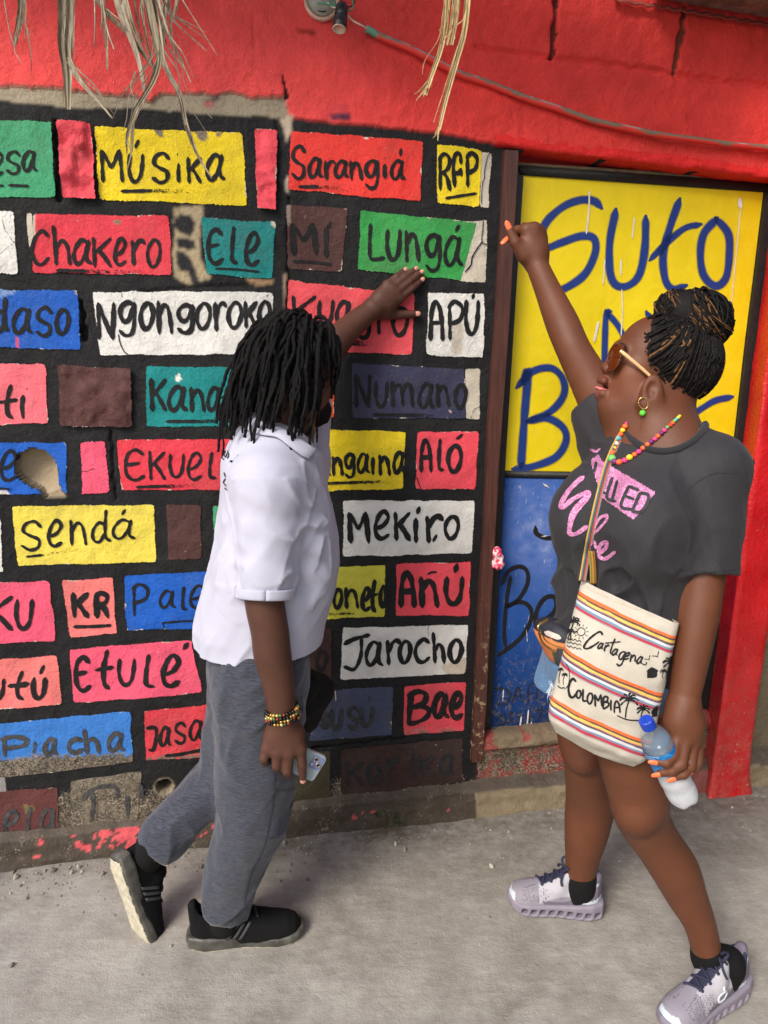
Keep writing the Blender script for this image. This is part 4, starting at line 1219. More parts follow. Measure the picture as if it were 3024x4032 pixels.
        off = np.stack(np.meshgrid(*[np.arange(B + 1)] * 3, indexing='ij'), -1).reshape(-1, 3)
        for i in np.nonzero(~act & (dc < 0))[0]:
            a = bi[i] * B
            D[a[0]:a[0] + B + 1, a[1]:a[1] + B + 1, a[2]:a[2] + B + 1] = -1
        for i in np.nonzero(act)[0]:
            a = bi[i] * B
            p = lo + (a + off) * res
            D[a[0]:a[0] + B + 1, a[1]:a[1] + B + 1, a[2]:a[2] + B + 1] = self.ev(p, cen[i], rad).reshape((B + 1,) * 3)
        return surface_nets(D, lo, res)

def surface_nets(D, lo, res):
    s = D < 0
    nx, ny, nz = D.shape
    c = [s[dx:nx - 1 + dx, dy:ny - 1 + dy, dz:nz - 1 + dz] for dx in (0, 1) for dy in (0, 1) for dz in (0, 1)]
    anyc = np.logical_or.reduce(c); allc = np.logical_and.reduce(c)
    cells = np.argwhere(anyc & ~allc)
    vid = np.full((nx - 1, ny - 1, nz - 1), -1, np.int64)
    vid[cells[:, 0], cells[:, 1], cells[:, 2]] = np.arange(len(cells))
    cor = np.array([(dx, dy, dz) for dx in (0, 1) for dy in (0, 1) for dz in (0, 1)])
    val = np.stack([D[cells[:, 0] + o[0], cells[:, 1] + o[1], cells[:, 2] + o[2]] for o in cor], 1).astype(float)
    acc = np.zeros((len(cells), 3)); cnt = np.zeros(len(cells))
    for i in range(8):
        for j in range(i + 1, 8):
            if np.abs(cor[i] - cor[j]).sum() != 1: continue
            a, b = val[:, i], val[:, j]
            m = (a < 0) != (b < 0)
            t = np.where(m, a / np.where(m, a - b, 1), 0)
            acc += np.where(m[:, None], cor[i] + (cor[j] - cor[i]) * t[:, None], 0); cnt += m
    V = lo + (cells + acc / cnt[:, None]) * res
    quads = []
    for ax in range(3):
        o = [slice(None)] * 3; o2 = [slice(None)] * 3
        o[ax] = slice(0, D.shape[ax] - 1); o2[ax] = slice(1, None)
        sa, sb = s[tuple(o)], s[tuple(o2)]
        e = np.argwhere(sa != sb)
        u, v = (ax + 1) % 3, (ax + 2) % 3
        e = e[(e[:, u] > 0) & (e[:, v] > 0) & (e[:, u] < D.shape[u] - 1) & (e[:, v] < D.shape[v] - 1)]
        def cid(du, dv):
            q = e.copy(); q[:, u] -= du; q[:, v] -= dv
            return vid[q[:, 0], q[:, 1], q[:, 2]]
        q = np.stack([cid(1, 1), cid(0, 1), cid(0, 0), cid(1, 0)], 1)
        flip = ~sa[e[:, 0], e[:, 1], e[:, 2]]
        q[flip] = q[flip][:, ::-1]
        quads.append(q)
    Q = np.concatenate(quads)
    return V, Q[(Q >= 0).all(1)]

def relax(V, Q, n=2, lam=0.5):
    """a little Laplacian smoothing to take the grid's steps out of the skin"""
    e = np.concatenate([Q[:, [0, 1]], Q[:, [1, 2]], Q[:, [2, 3]], Q[:, [3, 0]]])
    for _ in range(n):
        for l in (lam, -lam * 1.04):
            acc = np.zeros_like(V); cnt = np.zeros(len(V))
            for k in range(3):
                acc[:, k] = np.bincount(e[:, 0], V[e[:, 1], k], len(V)) + np.bincount(e[:, 1], V[e[:, 0], k], len(V))
            cnt = np.bincount(e[:, 0], minlength=len(V)) + np.bincount(e[:, 1], minlength=len(V))
            V = V + l * (acc / np.maximum(cnt, 1)[:, None] - V)
    return V

def unit(a):
    a = np.asarray(a, float); return a / np.linalg.norm(a)
def frame(x, up):
    """rows: x, y, z local axes with x along x and z close to up"""
    x = unit(x); z = np.asarray(up, float); z = unit(z - x * (z @ x)); y = np.cross(z, x)
    return np.stack([x, y, z])

def tube_mesh(paths, radii, sides=6, dest=None, caps=True, flatten=None):
    """sweep circles along polylines; returns verts, faces of all tubes together"""
    VV, FF = ([], []) if dest is None else dest
    base = sum(len(v) for v in VV)
    for path, r in zip(paths, radii):
        path = np.asarray(path, float); n = len(path)
        r = np.broadcast_to(np.asarray(r, float), (n,)) if np.ndim(r) else np.full(n, float(r))
        t = np.gradient(path, axis=0); t /= np.maximum(np.linalg.norm(t, axis=1), 1e-9)[:, None]
        ref = np.array([0.31, 0.2, 0.93]) if abs(t[0, 2]) < 0.8 else np.array([0.9, 0.35, 0.1])
        fr = []
        a = unit(np.cross(t[0], ref))
        for k in range(n):
            a = a - t[k] * (a @ t[k]); a = a / max(np.linalg.norm(a), 1e-9)
            fr.append((a, np.cross(t[k], a)))
        th = np.arange(sides) * 2 * math.pi / sides
        A = np.array([f[0] for f in fr]); Bv = np.array([f[1] for f in fr])
        ring = path[:, None] + r[:, None, None] * (np.cos(th)[None, :, None] * A[:, None] + np.sin(th)[None, :, None] * Bv[:, None])
        VV.append(ring.reshape(-1, 3))
        i = np.arange(n - 1)[:, None] * sides; j = np.arange(sides)[None]; j2 = (j + 1) % sides
        q = np.stack([i + j, i + j2, i + sides + j2, i + sides + j], -1).reshape(-1, 4) + base
        FF.extend(q.tolist())
        if caps:
            FF.append([base + k for k in range(sides)][::-1]); FF.append([base + (n - 1) * sides + k for k in range(sides)])
        base += n * sides
    return VV, FF
def tubes(name, paths, radii, mat, parent=None, sides=6, smooth_sh=True, attrs=None, cols=None):
    VV, FF = tube_mesh(paths, radii, sides)
    V = np.concatenate(VV)
    c = None
    if cols is not None:
        c = np.concatenate([np.repeat(np.asarray(cl, float)[None], len(v), 0) for cl, v in zip(cols, VV)])
    return mesh_obj(name, V, FF, mat, parent, smooth_sh, c, attrs)

def bvh_of(V, Q):
    return BVHTree.FromPolygons([tuple(v) for v in V], [tuple(int(i) for i in q) for q in Q])
def cast_px(bvh, px_, py_):
    d = Vector(ray(px_, py_)).normalized()
    h = bvh.ray_cast(Vector((0, 0, CAMH)), d)
    return h
def on_surf(bvh, off, fallback_y):
    """map photo pixels onto a skin, lifted off along its normal"""
    def fn(v):
        out = np.zeros((len(v), 3)); last = None; miss = []
        for i, (a, b) in enumerate(v):
            h = cast_px(bvh, a, b)
            if h[0] is None:
                miss.append(i); continue
            nrm = h[1] if h[1].dot(Vector(ray(a, b))) < 0 else -h[1]
            out[i] = np.array(h[0]) + np.array(nrm) * off
            last = h[0].y
        for i in miss:
            a, b = v[i]
            near = bvh.find_nearest(Vector(P(a, b, last or fallback_y)))
            out[i] = np.array(near[0]) + np.array(near[1]) * off
        return out
    return fn
# ------------------------------------------------------------------ shared pieces for the two people
def Wp(px_, py_, w):
    u, v = wall_uv(px_, py_, w)
    return wall_pt(u, v, w)
def loft_fn(zs, cu, cw, a, b, ax_f, ax_l, org, e=2.3):
    """upright loft: at height z an (super)ellipse with half sizes a along ax_f and b along ax_l, centred at org + cu*ax_f + cw*ax_l"""
    zs = np.asarray(zs, float); org = np.asarray(org, float); ax_f = np.asarray(ax_f, float); ax_l = np.asarray(ax_l, float)
    z0, z1 = zs[0], zs[-1]
    def fn(p):
        z = p[:, 2]
        q = p - org
        A = np.interp(z, zs, a); Bv = np.interp(z, zs, b)
        x = (q @ ax_f - np.interp(z, zs, cu)) / A; y = (q @ ax_l - np.interp(z, zs, cw)) / Bv
        r = (np.abs(x) ** e + np.abs(y) ** e) ** (1 / e)
        d = (r - 1) * np.minimum(A, Bv)
        return np.maximum(d, np.maximum(z0 - z, z - z1))
    return fn
def folds(p, dirs, seed):
    """soft elongated cloth folds: list of (fold direction, across frequency, amplitude)"""
    r = 0
    for i, (dv, fr, amp) in enumerate(dirs):
        dv = unit(dv); a = unit(np.cross(dv, [0.3, 0.5, 0.81])); b = np.cross(dv, a)
        q = np.stack([p @ dv * fr * 0.16, p @ a * fr, p @ b * fr], -1)
        q = q + .35 * np.stack([vnoise(p * 7, seed + 20), vnoise(p * 7, seed + 21), vnoise(p * 7, seed + 22)], -1)
        n_ = vnoise(q, seed + i)
        r = r - amp * ((1 - np.abs(n_)) ** 2 - .42) * 1.0 + amp * 0.3 * vnoise(q * 2.1 + 3.3, seed + 9 + i)
    return r
def skin_mat(name, col, pale, rough=0.42):
    t = NT(name)
    a = t.attr('Col').outputs['Color']
    v = t.ramp(t.noise(14, 4, 0.6), 0.3, 0.72)
    c_ = t.mix(v, t.mix(1.0, a, (0.80, 0.78, 0.76), 'MULTIPLY'), a)
    sp = t.ramp(t.noise(90, 3, 0.6), 0.62, 0.74)
    c_ = t.mix(t.math('MULTIPLY', sp, 0.35), c_, t.mix(1.0, a, (0.55, 0.5, 0.5), 'MULTIPLY'))
    h = t.math('ADD', t.math('MULTIPLY', t.noise(420, 3, 0.6), 0.6), t.math('MULTIPLY', t.noise(120, 3, 0.6), 0.4))
    m = t.fin(c_, t.math('ADD', t.math('MULTIPLY', t.noise(18, 3, .6), .12), .46), t.bump(h, 0.0008, 1.0))
    t.b.inputs['Subsurface Weight'].default_value = 0.06
    t.b.inputs['Specular IOR Level'].default_value = 0.35
    t.b.inputs['Subsurface Radius'].default_value = (0.012, 0.004, 0.002)
    t.b.inputs['Subsurface Scale'].default_value = 0.5
    return m
def cloth_mat(name, col, bump_scale=700, var=0.10, rough=0.85, heather=0.0, sheen=0.15, vec=(1, 1, 1), hs=(260, 260, 40), bd=0.0007):
    t = NT(name)
    c_ = t.mix(t.ramp(t.noise(6, 4, 0.6), 0.3, 0.7), tuple(x * (1 - var) for x in col), tuple(min(1, x * (1 + var)) for x in col))
    if heather:
        hz = t.noise(1.0, 3, 0.7, t.map(hs))
        c_ = t.mix(t.ramp(hz, 0.36, 0.64), tuple(x * (1 - heather) for x in col), tuple(min(1, x * (1 + heather * 1.2)) for x in col))
        c_ = t.mix(t.math('MULTIPLY', t.ramp(t.noise(3.5, 4, 0.6), 0.4, 0.7), 0.2), c_, tuple(x * 0.7 for x in col))
    wv = t.noise(1.0, 2, 0.5, t.map((bump_scale * vec[0], bump_scale * vec[1], bump_scale * vec[2])))
    m = t.fin(c_, rough, t.bump(wv, bd, 0.8))
    t.b.inputs['Sheen Weight'].default_value = sheen
    t.b.inputs['Specular IOR Level'].default_value = .2
    return m
def finger(s, pts, r0, r1, k=0.006):
    """one finger: a chain of tapered joints with a slightly fuller knuckle"""
    n = len(pts)
    rs = [r0 + (r1 - r0) * i / (n - 1) for i in range(n)]
    s.cone(pts[0], pts[1], rs[0], rs[1], k)
    for i in range(1, n - 1):
        s.cone(pts[i], pts[i + 1], rs[i], rs[i + 1], 0.0028)
def nail(name, c, direc, nrm, L, Wd, mat, parent, curve=0.002):
    """a curved nail plate: centre, pointing direction, outward normal"""
    d = unit(direc); n_ = np.asarray(nrm, float); n_ = unit(n_ - d * (n_ @ d)); l = np.cross(d, n_)
    gx = np.linspace(-1, 1, 9); gy = np.linspace(-1, 1, 7)
    v = []
    for x in gx:
        wd = Wd * (1 - 0.18 * max(0, x) ** 2) * (math.sqrt(max(0.0, 1 - (abs(x) ** 3.5) * 0.85)))
        for y in gy:
            v.append(np.asarray(c) + d * (x * L) + l * (y * wd) + n_ * (curve * (1 - y * y) - 0.0006 * x * x))
    v = np.array(v); n0 = len(v)
    v = np.concatenate([v, v - n_ * 0.0014])
    ii = np.arange(63).reshape(9, 7)
    f = np.stack([ii[:-1, :-1], ii[:-1, 1:], ii[1:, 1:], ii[1:, :-1]], -1).reshape(-1, 4)
    rim = list(ii[:, 0]) + list(ii[-1, 1:]) + list(ii[::-1, -1][1:]) + list(ii[0, ::-1][1:-1])
    sd = [[rim[i], rim[(i + 1) % len(rim)], rim[(i + 1) % len(rim)] + n0, rim[i] + n0] for i in range(len(rim))]
    o = mesh_obj(name, v, f.tolist() + (f[:, ::-1] + n0).tolist() + sd, mat, None, True)
    bm = bmesh.new(); bm.from_mesh(o.data); bmesh.ops.recalc_face_normals(bm, faces=bm.faces); bm.to_mesh(o.data); bm.free()
    if parent is not None: adopt(o, parent)
    return o
def place(V, Rm, o):
    """local (x forward, y left, z up) -> world with rows Rm = local axes in world"""
    return np.asarray(V) @ np.asarray(Rm) + np.asarray(o)
def shell_ribbon(rows, thick, name, mat, parent=None, cols=None):
    """grid of points rows (n,m,3) given a thickness (both sides closed)"""
    A = np.asarray(rows, float); n, m = A.shape[:2]
    du = np.gradient(A, axis=0); dv = np.gradient(A, axis=1)
    nr = np.cross(du, dv); nr /= np.maximum(np.linalg.norm(nr, axis=-1), 1e-9)[..., None]
    v = np.concatenate([(A + nr * thick / 2).reshape(-1, 3), (A - nr * thick / 2).reshape(-1, 3)])
    N = n * m; ii = np.arange(N).reshape(n, m)
    f = np.stack([ii[:-1, :-1], ii[1:, :-1], ii[1:, 1:], ii[:-1, 1:]], -1).reshape(-1, 4)
    rim = list(ii[:, 0]) + list(ii[-1, 1:]) + list(ii[::-1, -1][1:]) + list(ii[0, ::-1][1:-1])
    sd = [[rim[i], rim[i] + N, rim[(i + 1) % len(rim)] + N, rim[(i + 1) % len(rim)]] for i in range(len(rim))]
    c_ = None if cols is None else np.concatenate([cols.reshape(-1, 3)] * 2)
    o = mesh_obj(name, v, f.tolist() + (f[:, ::-1] + N).tolist() + sd, mat, None, True, c_)
    if parent is not None: adopt(o, parent)
    return o
def sdf_obj(name, s, res, mat, parent, colfn=None, rel=2, lam=0.5):
    V, Q = s.mesh(res)
    V = relax(V, Q, rel, lam)
    o = mesh_obj(name, V, Q, mat, None, True, None if colfn is None else colfn(V))
    adopt(o, parent)
    return o, V, Q

# a low running shoe in local axes: x heel->toe, y left, z up
def shoe_fn(xs, b, h, e=2.6, z0=0.0):
    def fn(p):
        x, y, z = p[:, 0], p[:, 1], p[:, 2] - z0
        Bv = np.interp(x, xs, b); H = np.interp(x, xs, h)
        r = ((np.abs(y) / Bv) ** e + (np.clip(z, 0, None) / H) ** e) ** (1 / e)
        d = (r - 1) * np.minimum(Bv, H) * 0.8
        d = np.maximum(d, np.maximum(xs[0] - x, x - xs[-1]))
        return np.maximum(d, -z)
    return fn
def sole_fn(xs, b, z_lo, z_hi, rnd=0.006):
    def fn(p):
        x, y, z = p[:, 0], p[:, 1], p[:, 2]
        Bv = np.interp(x, xs, b); lo = np.interp(x, xs, z_lo); hi = np.interp(x, xs, z_hi)
        dy = np.abs(y) - Bv + rnd; dz = np.maximum(lo - z, z - hi) + rnd; dx = np.maximum(xs[0] - x, x - xs[-1]) + rnd
        dy = np.maximum(dy, dx)
        return np.sqrt(np.clip(dy, 0, None) ** 2 + np.clip(dz, 0, None) ** 2) + np.minimum(np.maximum(dy, dz), 0) - rnd
    return fn
# ------------------------------------------------------------------ the man at the wall
man = empty('person', tuple(G(960, 3720)))
tag(man, 'man with black dreadlocks in white polo shirt and grey joggers, palm on the wall', 'person')
M_SKIN_M = skin_mat('dark_skin', None, None, 0.40)
SK_M = np.array(lin(86, 55, 43)); SK_MN = np.array(lin(196, 132, 112))

def build_man():
    UP = np.array([0, 0, 1.0])
    s = SDF()
    # torso, neck
    s.ell(Wp(1080, 1960, .42), (.115, .165, .20), np.stack([WU, WN, UP]), .05)
    s.ell(Wp(1085, 2280, .42), (.125, .150, .17), np.stack([WU, WN, UP]), .06)
    s.ell(Wp(1030, 2640, .42), (.115, .155, .13), np.stack([WU, WN, UP]), .06)
    s.cone(Wp(1130, 1760, .41), Wp(1165, 1560, .40), .062, .056, .04)
    # head, turned to the wall and a little down
    hf = unit(WU * math.cos(.42) - WN * math.sin(.42) - UP * 0.16); H = frame(hf, UP); f_, l_, u_ = H
    hc = Wp(1150, 1425, .40)
    s.ell(hc, (.098, .076, .112), H, .03)
    s.ell(hc + f_ * .045 - u_ * .055, (.056, .060, .075), H, .03)
    s.cone(hc + f_ * .075 - u_ * .108, hc - f_ * .01 - u_ * .095, .030, .050, .03)             # jaw, chin
    s.cone(hc + f_ * .098 + u_ * .015, hc + f_ * .113 - u_ * .030, .009, .017, .012)            # nose
    for sd in (-1, 1):
        s.ell(hc + f_ * .106 - u_ * .035 + l_ * sd * .014, (.012, .010, .009), H, .008)
        s.ell(hc + f_ * .078 - u_ * .030 + l_ * sd * .040, (.026, .024, .024), H, .02)          # cheek
        s.cone(hc + f_ * .092 + u_ * .026 + l_ * sd * .012, hc + f_ * .078 + u_ * .024 + l_ * sd * .048, .010, .009, .014)   # brow
        s.ell(hc - u_ * .02 + l_ * sd * .080 + f_ * .005, (.018, .007, .030), H, .01)           # ear
        s.ell(hc + f_ * .090 + u_ * .006 + l_ * sd * .031, (.014, .014, .011), H, .006, 's')    # eye socket
        s.ell(hc + f_ * .082 + u_ * .006 + l_ * sd * .031, (.014, .0135, .012), H, .004)
    s.cone(hc + f_ * .101 - u_ * .062 + l_ * .022, hc + f_ * .101 - u_ * .062 - l_ * .022, .009, .009, .008)
    s.cone(hc + f_ * .097 - u_ * .080 + l_ * .018, hc + f_ * .097 - u_ * .080 - l_ * .018, .010, .010, .008)
    s.cone(hc + f_ * .116 - u_ * .071 + l_ * .020, hc + f_ * .116 - u_ * .071 - l_ * .020, .004, .004, .004, 's')
    # near (right) arm hanging with the phone
    A = [Wp(1058, 1925, .545), Wp(1046, 2200, .592), Wp(1041, 2354, .613), Wp(1063, 2488, .62), Wp(1072, 2572, .62), Wp(1090, 2656, .62), Wp(1103, 2740, .62), Wp(1110, 2800, .62)]
    s.chain(A, [.058, .050, .0465, .0445, .0445, .040, .036, .0335], .04)
    wr = Wp(1110, 2815, .62)
    # back of the hand, knuckles, fingers
    kn = [Wp(1052, 2945, .628), Wp(1092, 2958, .636), Wp(1138, 2962, .638), Wp(1182, 2948, .632)]
    for q, rr in zip(kn, (.0150, .0165, .0170, .0165)):
        s.cone(wr + (q - wr) * .02, q, .024, rr, .016)
    s.cone(Wp(1085, 2880, .612), Wp(1160, 2885, .612), .026, .026, .016)
    finger(s, [kn[0], Wp(1040, 2985, .632), Wp(1046, 3000, .606), Wp(1062, 2985, .590)], .0130, .0095)
    finger(s, [kn[1], Wp(1090, 3014, .636), Wp(1096, 3026, .606), Wp(1108, 3005, .588)], .0138, .0100)
    finger(s, [kn[2], Wp(1131, 3035, .638), Wp(1136, 3048, .608), Wp(1146, 3022, .590)], .0140, .0100)
    finger(s, [kn[3], Wp(1190, 3010, .634), Wp(1192, 3066, .622)], .0138, .0095)
    finger(s, [Wp(1150, 2880, .592), Wp(1180, 2930, .572), Wp(1182, 2985, .566)], .0150, .0105)   # thumb behind the phone
    # far (left) arm, palm on the wall
    sh, el = Wp(1190, 1800, .27), Wp(1222, 1470, .17)
    B = [sh, (sh + el) / 2, el, Wp(1300, 1370, .115), Wp(1385, 1283, .070), Wp(1460, 1222, .046)]
    s.chain(B, [.058, .050, .045, .046, .037, .031], .04)
    wl = Wp(1466, 1218, .044)
    kl = [Wp(1523, 1121, .036), Wp(1541, 1134, .040), Wp(1558, 1153, .041), Wp(1572, 1177, .038)]
    for q, rr in zip(kl, (.0135, .0150, .0155, .0150)):
        s.cone(wl + (q - wl) * .05, q, .024, rr, .016)
    s.cone(Wp(1495, 1180, .036), Wp(1525, 1205, .036), .026, .026, .016)
    tips = [Wp(1592, 1064, .0205), Wp(1634, 1060, .0205), Wp(1657, 1073, .0205), Wp(1660, 1103, .0205)]
    for a, b, rr in zip(kl, tips, (.0112, .0122, .0126, .0124)):
        m_ = a + (b - a) * .55 + WN * .004
        finger(s, [a, m_, b], rr, .0088)
    th = [Wp(1500, 1236, .034), Wp(1572, 1238, .024), Wp(1640, 1236, .0205)]
    finger(s, th, .0180, .0105, .014)
    # legs (inside the joggers) down to the ankles
    s.chain([Wp(1030, 2700, .50), Wp(1010, 3150, .50), Wp(930, 3420, .50), Wp(893, 3580, .49), Wp(886, 3610, .49)], [.090, .062, .055, .040, .036], .05)
    s.chain([Wp(1000, 2700, .34), Wp(885, 3055, .36), Wp(740, 3180, .39), Wp(620, 3330, .42)], [.090, .062, .055, .040], .05)
    def col(V):
        c_ = np.tile(SK_M, (len(V), 1))
        # paler finger undersides and lips
        lp = np.exp(-(np.linalg.norm((V - (hc + f_ * .104 - u_ * .072)) / np.array([.02, .02, .014]), axis=1)) ** 2)
        c_ += lp[:, None] * (np.array(lin(112, 66, 60)) - SK_M) * .8
        return c_
    sdf_obj('body', s, .0042, M_SKIN_M, man, col, 3)
    M_NAIL = mat_simple('bare_nail', lin(206, 146, 128), 0.35, 0.05)
    for a, b in zip(kl, tips):
        d = unit(b - a)
        nail('fingernail', b + d * .0035 + WN * .0078, d, WN + d * .25, .0070, .0062, M_NAIL, man)
    d = unit(th[2] - th[1]); nail('fingernail', th[2] + d * .0025 + WN * .0090, d, WN + d * .2 - UP * .0, .0085, .0075, M_NAIL, man)
    d = unit(Wp(1192, 3066, .622) - Wp(1190, 3010, .634)); nail('fingernail', Wp(1192, 3066, .622) + d * .004 + WN * .0075, d, WN + d * .5, .0075, .0068, M_NAIL, man)
    # short beard
    bd = SDF()
    bd.cone(hc + f_ * .085 - u_ * .112, hc + f_ * .000 - u_ * .090 + l_ * .058, .034, .022, .02)
    bd.cone(hc + f_ * .085 - u_ * .112, hc + f_ * .000 - u_ * .090 - l_ * .058, .034, .022, .02)
    bd.warp(lambda p, dd: dd + .003 * vnoise(p * 160, 3) + .002 * vnoise(p * 320, 4))
    M_HAIR = NT('black_hair'); t = M_HAIR
    M_HAIR = t.fin(t.mix(t.ramp(t.noise(90, 3), 0.3, 0.7), (0.0028, 0.0026, 0.0026), (0.0085, 0.0078, 0.0075)), 0.8, t.bump(t.noise(420, 4, 0.7), 0.003), None, Specular_IOR_Level=0.2)
    sdf_obj('beard', bd, .005, M_HAIR, man, None, 1)
    # dreadlocks
    r_ = np.random.default_rng(11)
    paths, rad = [], []
    a_ = np.array([.099, .079, .113])
    n_l = 330
    for i in range(n_l):
        # roots spread over the scalp above the hairline
        ph = i * 2.399963; uu = 1 - (i + .5) / n_l * 1.12
        rr = math.sqrt(max(0, 1 - uu * uu))
        d0 = np.array([rr * math.cos(ph), rr * math.sin(ph), uu])
        if d0[0] > .40 and uu < .55: continue                  # the face stays free
        if d0[0] > .2 and uu < .05: continue
        lay = r_.uniform(.001, .013)
        p = d0 * a_ * (1.0 + .02)
        L = r_.uniform(.165, .245) if d0[0] < .3 else r_.uniform(.12, .19)
        if r_.random() < .10: L += .05
        step = .009; n_ = int(L / step)
        out = d0 / a_; out /= np.linalg.norm(out)
        side = np.array([d0[0] * .5 - .25, d0[1], 0]); side /= max(np.linalg.norm(side), .2)
        dirv = unit(out * .30 + side * .50 + np.array([-.12, 0, .05]))
        curl = r_.normal(0, .45, 3); q = [p.copy()]
        ph2 = r_.uniform(0, 6.28)
        for k in range(n_):
            g = np.array([-.03, 0, -1.0])
            dirv = unit(dirv * .76 + g * .24 + curl * .16 * math.sin(k * .55 + ph2) + r_.normal(0, .075, 3))
            p = p + dirv * step
            e_ = a_ + lay
            kk = np.linalg.norm(p / e_)
            if p[2] < -.02:                                     # below the ears: keep clear of neck and shoulders
                rad_xy = math.hypot((p[0] + .01) / (.078 + lay), p[1] / (.074 + lay))
                if rad_xy < 1 and p[2] > -.22:
                    p[0] = -.01 + (p[0] + .01) / max(rad_xy, .2); p[1] = p[1] / max(rad_xy, .2)
            elif kk < 1: p = p / kk
            q.append(p.copy())
        q = np.array(q)
        w_ = hc + q[:, :1] * f_ + q[:, 1:2] * l_ + q[:, 2:3] * u_
        paths.append(catmull(w_, .006))
        nn = len(paths[-1]); r0 = r_.uniform(.0036, .0060)
        tt = np.linspace(0, 1, nn)
        rad.append(r0 * (1 - .35 * tt) * (1 + .16 * np.sin(np.arange(nn) * 1.7 + ph2)))
    hair = tubes('hair', paths, rad, M_HAIR, None, 6)
    adopt(hair, man)
    cap = SDF(); cap.ell(hc + u_ * .004 - f_ * .006, (.106, .086, .120), H, 0).plane(hc + f_ * .035 + u_ * .02, f_ * .75 - u_ * .85, .01)
    o, _, _ = sdf_obj('scalp_hair', cap, .006, M_HAIR, man, None, 1)

    # ---------------- polo shirt
    org = Wp(1080, 2200, .42); org = np.array([org[0], org[1], 0.0])
    def uoff(px_, py_, w=.42): return float((Wp(px_, py_, w) - org) @ WU)
    zz, cu, aa = [], [], []
    for y_, xb, xf in [(2800, 782, 1262), (2680, 772, 1262), (2560, 766, 1268), (2460, 757, 1285), (2330, 792, 1322), (2230, 822, 1336), (2120, 846, 1332), (2000, 858, 1308), (1900, 866, 1282), (1800, 876, 1254), (1740, 900, 1238), (1680, 940, 1225)]:
        p0, p1 = Wp(xb, y_, .42), Wp(xf, y_, .42)
        zz.append(p0[2]); cu.append((uoff(xb, y_) + uoff(xf, y_)) / 2); aa.append((uoff(xf, y_) - uoff(xb, y_)) / 2 * .985)
    bb = [.185, .185, .185, .185, .183, .180, .178, .178, .174, .148, .108, .072]
    sh_ = SDF()
    sh_.func(loft_fn(zz, cu, [0] * len(zz), aa, bb, WU, WN, org, 2.25), org + UP * 1.1, 999, 0)
    sh_.cone(Wp(1060, 1850, .42) + WN * .02, Wp(1050, 1900, .555), .085, .080, .05)
    sA, sB = Wp(1060, 1925, .558), Wp(1041, 2420, .622)
    tmp = SDF(); tmp.cone(sA, sB, .078, .0655, 0)
    slv = tmp.ops[0][0]; sax = unit(sB - sA); sEnd = sA + (sB - sA) * .845
    sh_.func(lambda p: np.maximum(slv(p), (p - sEnd) @ sax), (sA + sB) / 2, .25, .030)
    lA, lB = Wp(1180, 1830, .29), Wp(1214, 1600, .20)
    sh_.cone(Wp(1120, 1830, .40), lA, .085, .078, .05)
    sh_.cone(lA, lB, .078, .066, .03)
    sh_.cone(Wp(1075,1790,.50), Wp(1120,1740,.40), .050, .070, .04)
    def wr_(p, d):
        ctr = p - org
        sd = smooth(.02, .16, ctr @ WN)
        f1 = folds(p, [(-WU * .55 - UP * .8, 18, .0115), (WU * .4 - UP, 9, .0080)], 40)
        lowback = smooth(1.28, 1.0, p[:, 2]) * smooth(.10, -.14, ctr @ WU)
        sl = np.linalg.norm(p - (sA + sB) / 2, axis=1) < .19
        f2 = folds(p, [(WU * .9 - UP * .35, 18, .0085)], 60)
        amp = np.where(p[:, 2] > 1.36, .35, 1.0) * smooth(.92, 1.06, p[:, 2] + .25 * (ctr @ WU)).clip(.30, 1)
        return d + amp * (f1 * (.30 + .9 * lowback) + np.where(sl & (ctr @ WN > .12), f2, 0))
    sh_.warp(wr_)
    # hem: a plane through the near hem and the silhouette ends
    h0, h1, h2 = Wp(1100, 2758, .605), Wp(776, 2575, .42), Wp(1258, 2668, .42)
    hn = np.cross(h1 - h0, h2 - h0); hn = unit(hn) * (-1 if hn[2] > 0 else 1)
    sh_.plane(h0, hn, .006)
    nkc = Wp(1190, 1655, .41)
    sh_.ell(nkc, (.085, .074, .085), np.stack([WU, WN, UP]), .01, 's')
    S2 = sh_
    M_POLO = cloth_mat('white_pique', lin(184, 184, 200), 900, 0.04, 0.8, 0, 0.1)
    polo, PV, PQ = sdf_obj('polo_shirt', S2, .0042, M_POLO, man, None, 2)
    # sleeve cuff, ribbed
    ax_ = unit(sB - sA)
    def ring_pts(c, ax, r, flat_ax, fl, n_=40):
        fa = unit(np.asarray(flat_ax) - ax * (np.asarray(flat_ax) @ ax)); fb = np.cross(ax, fa)
        th_ = np.linspace(0, 2 * math.pi, n_)
        return c + r * fl * np.cos(th_)[:, None] * fa + r * np.sin(th_)[:, None] * fb
    rows = [ring_pts(sA + (sB - sA) * q, ax_, rr, WN, 1.0) for q, rr in ((.785, .0695), (.80, .0700), (.835, .0690), (.857, .0682), (.862, .0668))]
    cuff = shell_ribbon(np.array(rows), .004, 'sleeve_cuff', cloth_mat('white_rib', lin(182, 182, 198), 500, 0.03, 0.85, 0, 0.1, (0.2, 0.2, 3)), None)
    cuff.parent = polo
    # collar: stands at the neck and folds down
    nk = Wp(1128, 1722, .41)
    bv = bvh_of(PV, PQ)
    top_ = catmull([(975,1632),(1040,1655),(1105,1684),(1170,1722),(1222,1756),(1246,1772)], 9.0)
    n_c = len(top_)
    bot_ = catmull([(962,1690),(1030,1712),(1090,1722),(1140,1758),(1185,1792),(1214,1808)], 9.0)
    ti = np.linspace(0, 1, 40)
    rs_ = lambda q: np.stack([np.interp(ti, np.linspace(0, 1, len(q)), q[:, k]) for k in (0, 1)], 1)
    top_, bot_ = rs_(top_), rs_(bot_)
    yb = np.array([(lambda h: h[0].y if h[0] is not None else np.nan)(cast_px(bv, a_, b_)) for a_, b_ in bot_])
